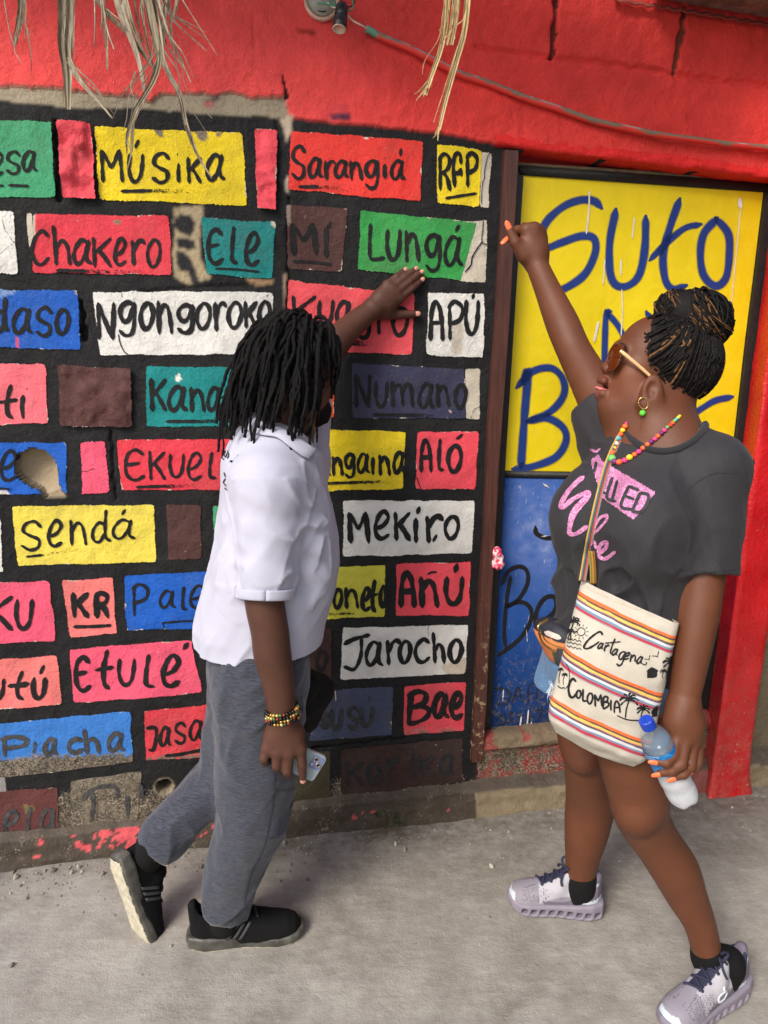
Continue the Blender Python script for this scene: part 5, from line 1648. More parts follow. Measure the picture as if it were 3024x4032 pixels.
    okb = ~np.isnan(yb); yb = np.interp(np.arange(40), np.nonzero(okb)[0], yb[okb])
    for _ in range(10): yb[1:-1] = np.minimum(yb[1:-1], .25 * yb[:-2] + .5 * yb[1:-1] + .25 * yb[2:])
    yb = yb - .010
    rows = []
    for q in np.linspace(0, 1, 9):
        pp_ = top_ * (1 - q) + bot_ * q
        yy_ = yb + .030 * (1 - q) - .006 * math.sin(math.pi * q)
        rows.append([P(a_, b_, y_) for (a_, b_), y_ in zip(pp_, yy_)])
    rows = np.array(rows)
    inner = [[P(a_, b_ + 4, y_ + .034) for (a_, b_), y_ in zip(top_, yb)]]
    rows = np.concatenate([np.array(inner), rows])
    col_ = shell_ribbon(rows, .0035, 'collar', M_POLO, None); col_.parent = polo
    far_ = rows - 2 * ((rows - nk) @ WN)[..., None] * WN
    col_ = shell_ribbon(far_, .0035, 'collar', M_POLO, None); col_.parent = polo
    # striped placket lining
    M_STR = NT('striped_lining'); t = M_STR
    wv = t.n('ShaderNodeTexWave'); wv.inputs['Scale'].default_value = 60; t.l(t.obj(), wv.inputs['Vector'])
    M_STR = t.fin(t.mix(t.ramp(wv.outputs[0], .45, .55), lin(70, 76, 104), lin(206, 208, 220)), .8)
    pl_ = [[Wp(1218 + 8 * k, 1690 + 55 * j, .47 - .035 * k) + WU * .004 * math.sin(j) for k in range(4)] for j in range(5)]
    pk = shell_ribbon(np.array(pl_), .003, 'placket', M_STR, None); pk.parent = polo
    # embroidered writing on the back and shoulder seam
    bv = bvh_of(PV, PQ)
    d = new_dest()
    for st in ([(886,1752),(876,1775),(874,1798),(884,1812)], [(890,1775),(884,1790),(890,1800),(896,1785)], [(898,1775),(902,1795),(896,1806)], [(878,1740),(892,1748)], [(884,1860),(890,1880)], [(890,1885),(882,1900),(892,1912)], [(886,1920),(896,1930)]):
        ribbon(catmull(st, 4), 5, d)
    wtx = dest_obj('shirt_lettering', d, on_surf(bv, .0016, 1.7), M_LETTER); wtx.parent = polo
    # ---------------- joggers
    tr = SDF()
    near = [Wp(1030, 2640, .50), Wp(1025, 2800, .50), Wp(1018, 2950, .50), Wp(1008, 3120, .50), Wp(992, 3230, .50), Wp(960, 3320, .50), Wp(918, 3440, .50), Wp(902, 3520, .49), Wp(891, 3588, .49)]
    tr.chain(near, [.124, .120, .113, .104, .096, .084, .074, .070, .062], .05)
    far = [Wp(990, 2680, .36), Wp(935, 2900, .36), Wp(882, 3050, .37), Wp(800, 3130, .38), Wp(715, 3215, .40), Wp(650, 3290, .41), Wp(612, 3335, .42)]
    tr.chain(far, [.12, .098, .078, .070, .066, .066, .052], .04)
    tr.ell(Wp(1015, 2620, .42), (.128, .170, .13), np.stack([WU, WN, UP]), .05)
    def wr2(p, d):
        f1 = folds(p, [(WU * .7 + UP * .5, 15, .0080), (UP + WU * .2, 10, .0070)], 80)
        kz = np.linalg.norm(p - far[2], axis=1); ka = np.linalg.norm(p - far[5], axis=1); kc = np.linalg.norm(p - near[7], axis=1)
        cr = folds(p, [(WU * .8 + UP * .6 + WN * .3, 24, .013)], 90)
        return d + f1 + cr * (smooth(.14, .03, kz) * .8 + smooth(.11, .03, ka) * .55 + smooth(.12, .04, kc) * .35)
    tr.warp(wr2)
    def cuts(p, d):
        a1 = unit(near[8] - near[7]); e1 = (p - near[8] - a1 * .005) @ a1
        d = np.where(np.linalg.norm(p - near[8], axis=1) < .13, np.maximum(d, e1), d)
        a2 = unit(far[6] - far[5]); e2 = (p - far[6] - a2 * .012) @ a2
        d = np.where(np.linalg.norm(p - far[6], axis=1) < .13, np.maximum(d, e2), d)
        return np.maximum(d, p[:, 2] - Wp(1020, 2470, .42)[2])
    tr.warp(cuts)
    M_JOG = cloth_mat('heather_jersey', lin(60, 63, 73), 600, 0.1, 0.9, 0.42, 0.25, hs=(60, 60, 420))
    jog, JV, JQ = sdf_obj('joggers', tr, .0045, M_JOG, man, None, 2)
    jb = bvh_of(JV, JQ)
    # ribbed knee panel and its seams
    d = new_dest()
    for k in range(20):
        q = k / 19
        a = np.array([1085 + 88 * (1 - q) - 22 * q, 3120 + 165 * q]); b = np.array([1178 - 62 * q, 3112 + 172 * q])
        ribbon(catmull([a, (a + b) / 2 + [0, 4], b], 6), 6, d, seed=k, jitter=.05)
    kp = dest_obj('knee_panel', d, on_surf(jb, .0012, 1.75), cloth_mat('rib_jersey', lin(74, 78, 92), 600, .1, .9, .2)); kp.parent = jog
    d = new_dest()
    for st in ([(1083,2960),(1080,3110),(1060,3240),(1040,3330),(990,3440),(960,3560)], [(1085,3112),(1130,3112),(1172,3100)], [(1035,3292),(1070,3300),(1108,3282)]):
        ribbon(catmull(st, 6), 5, d, jitter=.02)
    sm = dest_obj('seam', d, on_surf(jb, .0012, 1.75), cloth_mat('dark_seam', lin(52, 54, 64), 600)); sm.parent = jog
    return hc, H
hcM, HM = build_man()

# ------------------------------------------------------------------ the man's shoes
def man_shoe(o, Rm, L=0.295):
    k = L / .295
    xs = np.array([-.002, .008, .03, .07, .11, .15, .19, .23, .26, .28, .293]) * k
    up = SDF()
    up.func(shoe_fn(xs, np.array([.012, .024, .033, .036, .037, .040, .045, .047, .043, .034, .014]), np.array([.050, .086, .094, .092, .088, .076, .062, .052, .046, .038, .018]), 2.5, .018), (.15 * k, 0, .05), .2, 0)
    up.cone((.028, 0, .05), (.006, 0, .122), .028, .014, .015, flat=((0, 1, 0), 1.1))
    up.cone((.125, 0, .075), (.092, 0, .118), .022, .014, .02, flat=((0, 1, 0), 1.3))
    up.ell((.060, 0, .130), (.046, .026, .060), np.eye(3), .006, 's')
    up.ell((.055, 0, .07), (.030, .020, .04), np.eye(3), .006, 's')
    up.warp(lambda p, d: d + .0010 * vnoise(p * 45, 8))
    V, Q = up.mesh(.0036); V = relax(V, Q, 2)
    root = empty('shoe', tuple(o)); adopt(root, man)
    M_KNIT = cloth_mat('black_knit', lin(17, 17, 18), 900, .1, .9, 0, .0, bd=.001)
    u = mesh_obj('shoe_upper', place(V, Rm, o), Q, M_KNIT, None, True); adopt2(u, root)
    so = SDF()
    so.func(sole_fn(np.array([-.016, -.008, .03, .08, .13, .18, .23, .265, .288, .304]) * k, [.010, .030, .041, .041, .038, .043, .050, .047, .036, .012], [.012, .006, .0, .0, .0, .0, .0, .004, .010, .018], [.040, .042, .042, .038, .034, .030, .028, .030, .032, .034], .008), (.145 * k, 0, .02), .2, 0)
    V, Q = so.mesh(.0036); V = relax(V, Q, 2)
    t = NT('shoe_sole_rubber')
    sx = t.n('ShaderNodeTexWave'); sx.inputs['Scale'].default_value = 22; t.l(t.obj(), sx.inputs['Vector'])
    c_ = t.mix(t.ramp(t.noise(30, 4), .3, .7), lin(58, 57, 53), lin(92, 90, 83))
    msole = t.fin(c_, .45, t.bump(t.noise(80, 3), .001))
    b_ = mesh_obj('sole', place(V, Rm, o), Q, msole, None, True); adopt2(b_, root)
    # pale tread under the foot: blocks with grooves between them
    xs_ = np.linspace(.0, .288, 45) * k; bb_ = np.interp(xs_, np.array([-.008, .03, .08, .13, .18, .23, .265, .292]) * k, [.026, .037, .037, .034, .039, .045, .042, .026]); 
    lo_ = np.interp(xs_, np.array([-.016, -.008, .03, .08, .13, .18, .23, .265, .288, .304]) * k, [.012, .006, .0, .0, .0, .0, .0, .004, .010, .018])
    ys_ = np.linspace(-1, 1, 13)
    X_, Y_ = np.meshgrid(xs_, ys_, indexing='ij')
    wy = Y_ * bb_[:, None]
    g1 = np.abs(((X_ * 34 + Y_ * .9) % 1) - .5) < .09; g2 = np.abs(((X_ * 34 - Y_ * .9) % 1) - .5) < .09
    Zt = lo_[:, None] - .0035 + np.where(g1 | g2, .0028, 0) + np.where(np.abs(Y_) > .95, .003, 0)
    tv = np.stack([X_, wy, Zt], -1)
    tr_ = shell_ribbon(place(tv.reshape(-1, 3), Rm, o).reshape(tv.shape), .0016, 'tread', mat_simple('worn_tread', lin(190, 182, 160), .7, .2, 40, .001), None)
    adopt2(tr_, root)
    # three tonal stripes, laces and a heel tab
    ub = bvh_of(*up_last(up))
    strips = []
    for sd in (-1, 1):
        for j in range(3):
            x0 = .098 + .017 * j
            row = []
            for q in np.linspace(0, 1, 7):
                xx = x0 + .030 * q * 1.0; zz_ = .032 + .046 * q
                pts_ = []
                for dx_ in (-.0048, 0, .0048):
                    h = ub.ray_cast(Vector((xx + dx_, sd * .12, zz_)), Vector((0, -sd, 0)))
                    p_ = h[0] if h[0] is not None else Vector((xx + dx_, sd * .03, zz_))
                    pts_.append([p_.x, p_.y + sd * .0026, p_.z])
                row.append(pts_)
            A = np.array(row)
            strips.append(A)
    for A in strips:
        s_ = shell_ribbon(place(A.reshape(-1, 3), Rm, o).reshape(A.shape), .0012, 'stripe', mat_cache('stripe_black', lambda: mat_simple('stripe_black', lin(60, 60, 62), .5, .05)), None)
        adopt2(s_, root)
    lp = []
    for j in range(5):
        x0 = .112 + .016 * j
        pp = []
        for q in np.linspace(-1, 1, 9):
            h = ub.ray_cast(Vector((x0 + .006 * (q if j % 2 else -q), q * .020, .3)), Vector((0, 0, -1)))
            z_ = h[0].z if h[0] is not None else .08
            pp.append([x0 + .006 * (q if j % 2 else -q), q * .020, z_ + .0022])
        lp.append(place(np.array(pp), Rm, o))
    lc = tubes('laces', lp, [.0028] * len(lp), mat_cache('black_lace', lambda: mat_simple('black_lace', lin(38, 38, 40), .8, .1)), None, 6)
    adopt2(lc, root)
    return root
adopt2 = adopt
def up_last(s):
    V, Q = s.mesh(.005)
    return V, Q
_MC = {}
def mat_cache(k, fn):
    if k not in _MC: _MC[k] = fn()
    return _MC[k]

UPV = np.array([0, 0, 1.0])
_a, _b = G(760, 3712), G(1196, 3668)
man_shoe(_a, frame(_b - _a, UPV), float(np.linalg.norm(_b - _a)) - .006)
_a, _b = Wp(447, 3392, .40), Wp(556, 3694, .425)
_Rm = frame(_b - _a, WU * .72 - WN * .60 + UPV * .2)
man_shoe(_a, _Rm, .285)
def sock(name, pts, rs, mat, parent):
    s = SDF(); s.chain(pts, rs, .02)
    o, V, Q = sdf_obj(name, s, .004, mat, parent, None, 1)
    return o
M_SOCK = cloth_mat('black_sock', lin(20, 20, 21), 700, sheen=0)
sock('sock', [Wp(604, 3318, .42), _a + _Rm[0] * .06 + _Rm[2] * .085, _a + _Rm[0] * .07 + _Rm[2] * .05], [.046, .038, .034], M_SOCK, man)
_a2 = G(760, 3712); _R2 = frame(G(1196, 3668) - _a2, UPV)
sock('sock', [Wp(892, 3550, .49), Wp(886, 3625, .49), _a2 + _R2[0] * .075 + UPV * .07], [.043, .042, .036], M_SOCK, man)
# ------------------------------------------------------------------ the woman pointing at the wall
woman = empty('person', tuple(G(2560, 3700)))
tag(woman, 'woman in a charcoal T-shirt and sunglasses raising one arm towards the painted door', 'person')
M_SKIN_W = skin_mat('brown_skin', None, None, 0.36)
SK_W = np.array(lin(104, 62, 41))
UPV = np.array([0, 0, 1.0])
TF = unit(np.array([-.80, -.60, 0])); TL = unit(np.array([.60, -.80, 0]))        # torso forward, her left

def build_woman():
    s = SDF()
    # ---- head: local axes forward (left in the picture), her left (to the viewer), up
    hf = unit(np.array([-math.cos(.10) * math.cos(.30), math.sin(.10), math.sin(.30)]))
    H = frame(hf, UPV); f_, l_, u_ = H
    Y0 = 1.62
    def hp(px_, py_, lat=0.0):
        """point whose picture position is (px,py), lat metres to her left of the face's midline"""
        return P(px_, py_, Y0 - lat * .98)
    cr = hp(2630, 1425)
    s.ell(cr, (.096, .076, .092), H, .03)
    s.ell(hp(2552, 1380), (.062, .064, .070), H, .04)                           # forehead
    s.ell(hp(2498, 1468), (.048, .054, .070), H, .03)                           # mid face
    for sd in (-1, 1):
        s.ell(hp(2490, 1472, sd * .036), (.032, .027, .030), H, .022)           # cheek
        s.cone(hp(2560, 1575, sd * .052), hp(2425, 1590, sd * .018), .030, .026, .03)   # jaw
        s.ell(hp(2500, 1530, sd * .040), (.034, .025, .034), H, .025)
        s.cone(hp(2432, 1365, sd * .010), hp(2448, 1372, sd * .042), .0105, .009, .016)   # brow
        s.ell(hp(2434, 1412, sd * .032), (.014, .015, .011), H, .008, 's')
        s.ell(hp(2444, 1412, sd * .032), (.013, .014, .011), H, .004)           # lid
        s.ell(hp(2397, 1455, sd * .013), (.013, .010, .010), H, .008)           # nostril wing
    s.cone(hp(2444, 1385), hp(2394, 1444), .0085, .0130, .012)
    s.ell(hp(2389, 1446), (.012, .014, .011), H, .008)
    s.ell(hp(2436, 1520), (.032, .036, .036), H, .018)                           # muzzle
    s.cone(hp(2378, 1500, .020), hp(2371, 1500), .0085, .0105, .008); s.cone(hp(2371, 1500), hp(2378, 1500, -.020), .0105, .0085, .008)
    s.cone(hp(2374, 1548, .018), hp(2364, 1549), .0090, .0115, .008); s.cone(hp(2364, 1549), hp(2374, 1548, -.018), .0115, .0090, .008)
    s.ell(hp(2416, 1590), (.024, .026, .021), H, .018)                           # chin
    s.cone(hp(2430, 1610), hp(2540, 1640), .034, .046, .03)                     # under the jaw
    s.ell(hp(2366, 1524), (.022, .021, .0058), H, .004, 's')                    # open mouth
    ear = hp(2566, 1537, .086)
    eR = frame(f_ * .96 - u_ * .2, l_)
    s.ell(ear, (.022, .034, .012), eR, .005)
    s.ell(ear + l_ * .011 + f_ * .002, (.012, .021, .009), eR, .004, 's')
    s.ell(ear + l_ * .002 - f_ * .004, (.006, .008, .006), eR, .003)
    s.ell(ear - u_ * .028 + f_ * .007, (.009, .008, .010), H, .006)
    # ---- neck, torso
    s.cone(hp(2620, 1580), P(2630, 1730, 1.60), .056, .060, .04)
    s.cone(P(2510, 1725, 1.645), P(2790, 1850, 1.515), .038, .038, .04)
    tc = P(2560, 1900, 1.58)
    s.ell(tc - UPV * .02, (.105, .150, .20), np.stack([TF, TL, UPV]), .06)
    s.ell(P(2470, 2300, 1.55), (.105, .150, .18), np.stack([TF, TL, UPV]), .06)
    s.ell(P(2420, 2640, 1.56), (.120, .155, .14), np.stack([TF, TL, UPV]), .06)
    # ---- raised right arm
    a0, a1, a2 = P(2410, 1660, 1.71), P(2262, 1385, 1.85), P(2108, 1030, 1.99)
    s.chain([a0, a0 + (a1 - a0) * .5, a1, a1 + (a2 - a1) * .3, a1 + (a2 - a1) * .7, a2], [.060, .050, .043, .042, .033, .0285], .04)
    # fist: back of the hand to the viewer, thumb forward to the left
    wv = lambda a, b, dy: P(a, b, 1.99 + dy)
    kn = [wv(2072, 905, -.006), wv(2104, 900, -.004), wv(2126, 915, .010), wv(2134, 945, .022)]
    for q, rr in zip(kn, (.0165, .0175, .0170, .0155)):
        s.cone(a2 + (q - a2) * .08, q, .0255, rr, .016)
    s.cone(wv(2075, 985, 0), wv(2115, 990, 0), .026, .026, .02)
    finger(s, [kn[0], wv(2038, 905, .012), wv(2020, 925, .018), wv(2000, 944, .016)], .0135, .0085)
    finger(s, [kn[1], wv(2066, 895, .030), wv(2046, 925, .036), wv(2058, 950, .022)], .0140, .0100)
    finger(s, [kn[2], wv(2096, 905, .044), wv(2070, 935, .044), wv(2080, 960, .026)], .0135, .0098)
    finger(s, [kn[3], wv(2112, 940, .050), wv(2090, 965, .046), wv(2098, 985, .026)], .0125, .0090)
    finger(s, [wv(2062, 1005, -.010), wv(2030, 955, -.018), wv(2006, 905, -.018)], .0180, .0108, .016)
    # ---- left arm with the bottle
    b0, b1, b2 = P(2815, 1845, 1.485), P(2752, 2390, 1.41), P(2690, 2775, 1.362)
    s.chain([b0, b0 + (b1 - b0) * .45, b0 + (b1 - b0) * .75, b1, b1 + (b2 - b1) * .25, b1 + (b2 - b1) * .65, b2], [.050, .049, .0450, .0430, .0410, .0350, .0298], .03)
    hv = lambda a, b, dy=0.0: P(a, b, 1.350 + dy)
    kl = [hv(2668, 2888, -.012), hv(2700, 2905, -.018), hv(2728, 2915, -.012), hv(2752, 2915, .002)]
    for q, rr in zip(kl, (.0160, .0165, .0160, .0145)):
        s.cone(b2 + (q - b2) * .05, q, .0265, rr, .016)
    s.cone(hv(2670, 2835, 0), hv(2720, 2845, 0), .027, .026, .02)
    finger(s, [kl[0], hv(2650, 2975, -.040), hv(2625, 3004, -.050), hv(2592, 2999, -.046)], .0130, .0088)
    finger(s, [kl[1], hv(2682, 3010, -.046), hv(2645, 3036, -.052), hv(2604, 3042, -.044)], .0132, .0088)
    finger(s, [kl[2], hv(2718, 3015, -.036), hv(2692, 3048, -.046), hv(2660, 3058, -.044)], .0128, .0086)
    finger(s, [kl[3], hv(2748, 3000, -.014), hv(2736, 3030, -.024), hv(2718, 3036, -.026)], .0115, .0078)
    finger(s, [hv(2650, 2850, .004), hv(2610, 2905, .040), hv(2588, 2955, .058)], .0175, .0110, .016)
    # ---- legs
    n0, n1, n2_, n3, n4 = P(2480, 2760, 1.50), P(2528, 3215, 1.50), P(2655, 3420, 1.515), P(2755, 3640, 1.51), P(2793, 3790, 1.505)
    s.chain([n0, P(2495, 2960, 1.485), P(2515, 3110, 1.485), n1, P(2590, 3320, 1.51), n2_, P(2700, 3520, 1.515), n3, n4], [.100, .083, .072, .063, .057, .0580, .050, .039, .0350], .05)
    s.ell(P(2500, 3205, 1.455), (.040, .042, .045), np.stack([TF, TL, UPV]), .03)
    r0 = P(2330, 2760, 1.68)
    s.chain([r0, P(2318, 2900, 1.69), P(2318, 3000, 1.71), P(2326, 3130, 1.765), P(2312, 3250, 1.78), P(2290, 3400, 1.79), P(2288, 3470, 1.79)], [.100, .080, .065, .068, .063, .046, .041], .05)
    s.ell(P(2290, 2980, 1.645), (.036, .042, .042), np.stack([TF, TL, UPV]), .03)
    def col(V):
        c_ = np.tile(SK_W, (len(V), 1)) * 1.0
        g = lambda c, r: np.exp(-(np.linalg.norm((V - c) / r, axis=1)) ** 4)[:, None]
        c_ = c_ + g(hp(2370, 1500), .020) * (np.array(lin(112, 62, 56)) - c_)
        c_ = c_ + g(hp(2364, 1550), .021) * (np.array(lin(132, 74, 68)) - c_)
        for q in (n1 + TF * .05, P(2290, 2975, 1.63)):
            c_ = c_ + g(q, .055) * .45 * (np.array(lin(92, 54, 40)) - c_)
        c_ = c_ + g(hp(2470, 1500, .06), .05) * .25 * (np.array(lin(150, 86, 58)) - c_)
        return c_
    body, BV, BQ = sdf_obj('body', s, .0040, M_SKIN_W, woman, col, 3)
    bb = bvh_of(BV, BQ)
    # eye, lashes
    M_EYE = mat_simple('eye_white', lin(206, 196, 186), .15, .02)
    M_IRIS = mat_simple('iris', lin(44, 26, 18), .1, .05)
    for sd in (1, -1):
        e = SDF(); ec = hp(2443, 1412, sd * .032); e.ell(ec, (.0125,) * 3, H, 0)
        eo, _, _ = sdf_obj('eye', e, .0025, M_EYE, woman, None, 2)
        ir = SDF(); ir.ell(ec + f_ * .0092, (.0042, .006, .006), H, 0)
        io, _, _ = sdf_obj('iris', ir, .0014, M_IRIS, woman, None, 1)
        io.parent = eo; io.matrix_parent_inverse = Matrix.Identity(4)
    for sd in (1, -1):
        ep = [hp(2440, 1368, sd * .030), hp(2458, 1362, sd * .048), hp(2484, 1374, sd * .062)]
        ep = [np.array(bb.find_nearest(Vector(q))[0]) + np.array(bb.find_nearest(Vector(q))[1]) * .0004 for q in catmull(np.array(ep), .004)]
        eb = tubes('eyebrow', [np.array(ep)], [np.linspace(.0032, .0016, len(ep))], mat_cache('brow_hair', lambda: mat_simple('brow_hair', (.008, .006, .005), .8)), None, 6); adopt(eb, woman)
    tg = SDF(); tg.ell(hp(2374, 1534), (.020, .015, .0055), H, 0)
    sdf_obj('tongue', tg, .0025, mat_simple('tongue', lin(196, 108, 106), .3, .1), woman, None, 1)
    # orange nails
    M_NO = mat_simple('orange_nail', lin(252, 120, 74), 0.18, 0.03)
    for a, b, nn in ((wv(2030, 955, -.018), wv(2006, 905, -.018), np.array([-.15, -1, .35])), (wv(2020, 925, .018), wv(2000, 944, .016), np.array([-.2, -.7, .6]))):
        d = unit(b - a); n_ = unit(nn - d * (nn @ d)); nail('fingernail', b + d * .009 + n_ * .0075, d, nn, .0150, .0075, M_NO, woman, .003)
    for a, b in (((2625, 3004, -.050), (2592, 2999, -.046)), ((2645, 3036, -.052), (2604, 3042, -.044)), ((2692, 3048, -.046), (2660, 3058, -.044)), ((2736, 3030, -.024), (2718, 3036, -.026))):
        A, B_ = hv(*a), hv(*b); d = unit(B_ - A); nn = np.array([-.25, -1, -.25]); n_ = unit(nn - d * (nn @ d))
        nail('fingernail', B_ + d * .008 + n_ * .0055, d, nn, .0125, .0062, M_NO, woman, .0026)

    # ---------------- hair: cap of braids swept up into a bun
    t = NT('braided_hair'); sl = t.attr('Col').outputs['Color']
    M_BR = t.fin(t.mix(t.ramp(t.noise(200, 3), .35, .7), t.mix(1.0, sl, (.4, .4, .4), 'MULTIPLY'), sl), .62, t.bump(t.noise(420, 3, .6), .002), None, Specular_IOR_Level=.25)
    dark = lin(20, 15, 13); blond = lin(138, 96, 54)
    cap = SDF(); cap.ell(cr + u_ * .002, (.101, .081, .096), H, .01); cap.ell(hp(2690, 1425), (.070, .068, .072), H, .04)
    cap.ell(hp(2560, 1384), (.064, .070, .073), H, .03); cap.plane(hp(2516, 1400), unit(f_ * .96 - u_ * .28), .012); cap.ell(hp(2540, 1560, .08), (.046, .06, .062), H, .01, 's'); cap.ell(hp(2540, 1560, -.08), (.046, .06, .062), H, .01, 's')
    cap.plane(hp(2700, 1590), unit(-u_ * .95 + f_ * .25), .012)
    CV, CQ = cap.mesh(.005); CV = relax(CV, CQ, 1)
    cb = bvh_of(CV, CQ)
    bun_c = hp(2745, 1262); knot = hp(2700, 1318)
    r_ = np.random.default_rng(5)
    paths, rad, cols_ = [], [], []
    # braids from the hairline over the scalp to the knot
    for i in range(240):
        side = r_.uniform(-1, 1); q = r_.random()
        if i < 170:        # the side towards the viewer
            lat = r_.uniform(.02, .082); ang = r_.uniform(-.1, 1.0)
            st = [(2470, 1300), (2520, 1330), (2545, 1400), (2560, 1470), (2600, 1510), (2650, 1560), (2700, 1590), (2760, 1560), (2800, 1480)]
            k = r_.uniform(0, len(st) - 1.001); a, b = np.array(st[int(k)]), np.array(st[int(k) + 1]); p0 = a + (b - a) * (k % 1)
            start = hp(p0[0], p0[1], lat)
        else:
            start = cr + f_ * r_.uniform(-.09, .085) + l_ * r_.uniform(-.08, .03) + u_ * r_.uniform(.02, .09)
        n_ = 26; pts_ = []
        for j in range(n_):
            tt = j / (n_ - 1)
            p = start * (1 - tt) + knot * tt
            # lift to the cap's skin
            near = cb.find_nearest(Vector(p))
            s_ = np.array(near[0]) + np.array(near[1]) * (.0025 + .0015 * (i % 3))
            if tt > .8: s_ = s_ * (1 - (tt - .8) / .2) + knot * ((tt - .8) / .2)
            pts_.append(s_)
        pp = catmull(np.array(pts_), .0035)
        m = len(pp); ph = r_.uniform(0, 6)
        paths.append(pp); rad.append((r_.uniform(.0020, .0028)) * (1 + .34 * np.abs(np.sin(np.arange(m) * .55 + ph)) - .14))
        cols_.append(blond if r_.random() < .05 else (np.array(dark) * r_.uniform(.7, 1.5)))
    hv_, hf_ = tube_mesh(paths, rad, 6); hc_ = np.concatenate([np.repeat(np.asarray(c_, float)[None], len(v_), 0) for c_, v_ in zip(cols_, hv_)])
    nV = sum(len(v_) for v_ in hv_)
    hr = mesh_obj('hair', np.concatenate(hv_ + [CV]), hf_ + [[int(q) + nV for q in f] for f in CQ], M_BR, None, True, np.concatenate([hc_, np.tile(np.array(lin(30, 21, 18)), (len(CV), 1))])); adopt(hr, woman)
    # the bun: strands wound round a core
    bu = SDF(); bu.ell(bun_c, (.068, .064, .060), H, 0); bu.ell(hp(2672, 1222), (.044, .05, .040), H, .03)
    bo, _, _ = sdf_obj('bun', bu, .005, M_BR, woman, lambda V: np.tile(np.array(lin(24, 18, 15)), (len(V), 1)), 1)
    paths, rad, cols_ = [], [], []
    ax0 = unit(l_ * .9 + u_ * .35 - f_ * .1)
    for i in range(420):
        bl_ = r_.random() < .24
        ax = unit((ax0 if i % 3 == 0 and not bl_ else unit(u_ * .75 - f_ * .55 + l_ * .35)) + r_.normal(0, .10 if bl_ else .28, 3)); e1 = unit(np.cross(ax, [.2, .9, .3])); e2 = np.cross(ax, e1)
        th0 = r_.uniform(0, 6.28); span = r_.uniform(2.2, 4.6); h0_ = r_.uniform(-.62, .62)
        th_ = th0 + np.linspace(0, span, 34)
        off = r_.uniform(.96, 1.06)
        dirs = (np.cos(th_)[:, None] * e1 + np.sin(th_)[:, None] * e2) * math.sqrt(1 - h0_ ** 2) + ax * (h0_ + .12 * np.sin(th_ * 1.5 + i))[:, None]
        dl = np.stack([dirs @ f_ * .070, dirs @ l_ * .066, dirs @ u_ * .062], 1) * off
        c0 = bun_c if r_.random() < .72 else hp(2672, 1225) 
        sc_ = 1.0 if c0 is bun_c else .70
        pp = c0 + sc_ * (dl[:, :1] * f_ + dl[:, 1:2] * l_ + dl[:, 2:] * u_)
        paths.append(catmull(pp, .004)); m = len(paths[-1])
        rad.append((r_.uniform(.0011, .0018) if bl_ else r_.uniform(.0016, .0027)) * (1 + .15 * np.sin(np.arange(m) * .8 + i)))
        cols_.append(np.array(blond) * r_.uniform(.45, 1.1) if bl_ else np.array(dark) * r_.uniform(.6, 1.4))
    bs = tubes('bun_braids', paths, rad, M_BR, None, 6, cols=cols_); bs.parent = bo

    # ---------------- sunglasses
    g = empty('sunglasses', tuple(hp(2430, 1400))); adopt(g, woman)
    M_FR = NT('amber_frame'); M_FR.b.inputs['Transmission Weight'].default_value = .35
    M_FR = M_FR.fin(lin(112, 52, 22), .15)
    M_ARM = mat_simple('tan_temple', lin(226, 182, 130), .25, .06)
    M_LENS = NT('amber_lens'); tt = M_LENS
    tt.b.inputs['Transmission Weight'].default_value = .6; tt.b.inputs['IOR'].default_value = 1.1
    M_LENS = tt.fin(lin(150, 70, 24), .08, Alpha=.72)
    for sd in (1, -1):
        lc = hp(2418, 1408, sd * .034); ld = unit(f_ + l_ * sd * .22 - u_ * .06); lu = unit(u_ - ld * (u_ @ ld)); lx = np.cross(lu, ld)
        th_ = np.linspace(0, 2 * math.pi, 49)
        rx, ry = .031, .029
        rim = lc + (rx * np.sign(np.cos(th_)) * np.abs(np.cos(th_)) ** .85)[:, None] * lx + (ry * np.sign(np.sin(th_)) * np.abs(np.sin(th_)) ** .85)[:, None] * lu
        rm = tubes('rim', [rim], [.0030], M_FR, None, 8); adopt(rm, g)
        rr = np.linspace(0, 1, 7)
        lens = np.stack([lc + (rim - lc) * q + ld * .003 * (1 - q * q) for q in rr])
        lo = shell_ribbon(lens, .0016, 'lens', M_LENS, None); adopt(lo, g)
        hinge = lc - lx * 0 + (l_ * sd) * .034 - f_ * .004 + u_ * .014
        earp = hp(2556, 1478, sd * .080)
        arm = catmull([hinge, hinge * .7 + earp * .3 + l_ * sd * .004, earp + l_ * sd * .002, earp - f_ * .018 - u_ * .012, earp - f_ * .028 - u_ * .030], .004)
        am = tubes('temple', [arm], [np.linspace(.0042, .0030, len(arm))], M_ARM, None, 8); adopt(am, g)
        hg = SDF(); hg.ell(hinge, (.006, .004, .006), H, 0); ho, _, _ = sdf_obj('hinge', hg, .002, mat_cache('gold', lambda: mat_simple('gold', lin(214, 176, 110), .2, .05, Metallic=.9)), g, None, 1)
    bd = tubes('bridge', [catmull([hp(2424, 1392, .010), hp(2416, 1388), hp(2424, 1392, -.010)], .003)], [.003], M_FR, None, 8); adopt(bd, g)

    # ---------------- earring, necklace
    er = empty('earring', tuple(hp(2536, 1590, .096))); adopt(er, woman)
    ec = hp(2533, 1588, .098); th_ = np.linspace(0, 2 * math.pi, 33)
    hoop = ec + .0105 * np.cos(th_)[:, None] * f_ + .0115 * np.sin(th_)[:, None] * UPV
    M_GOLD = mat_cache('gold', lambda: mat_simple('gold', lin(214, 176, 110), .2, .05, Metallic=.9))
    o = tubes('hoop', [hoop], [.0013], M_GOLD, None, 6); adopt(o, er)
    o = tubes('link', [np.array([hp(2530, 1606, .098), hp(2530, 1616, .098)])], [.0010], M_GOLD, None, 6); adopt(o, er)
    bs_ = SDF(); bs_.ell(hp(2530, 1626, .098), (.0066,) * 3, np.eye(3), 0)
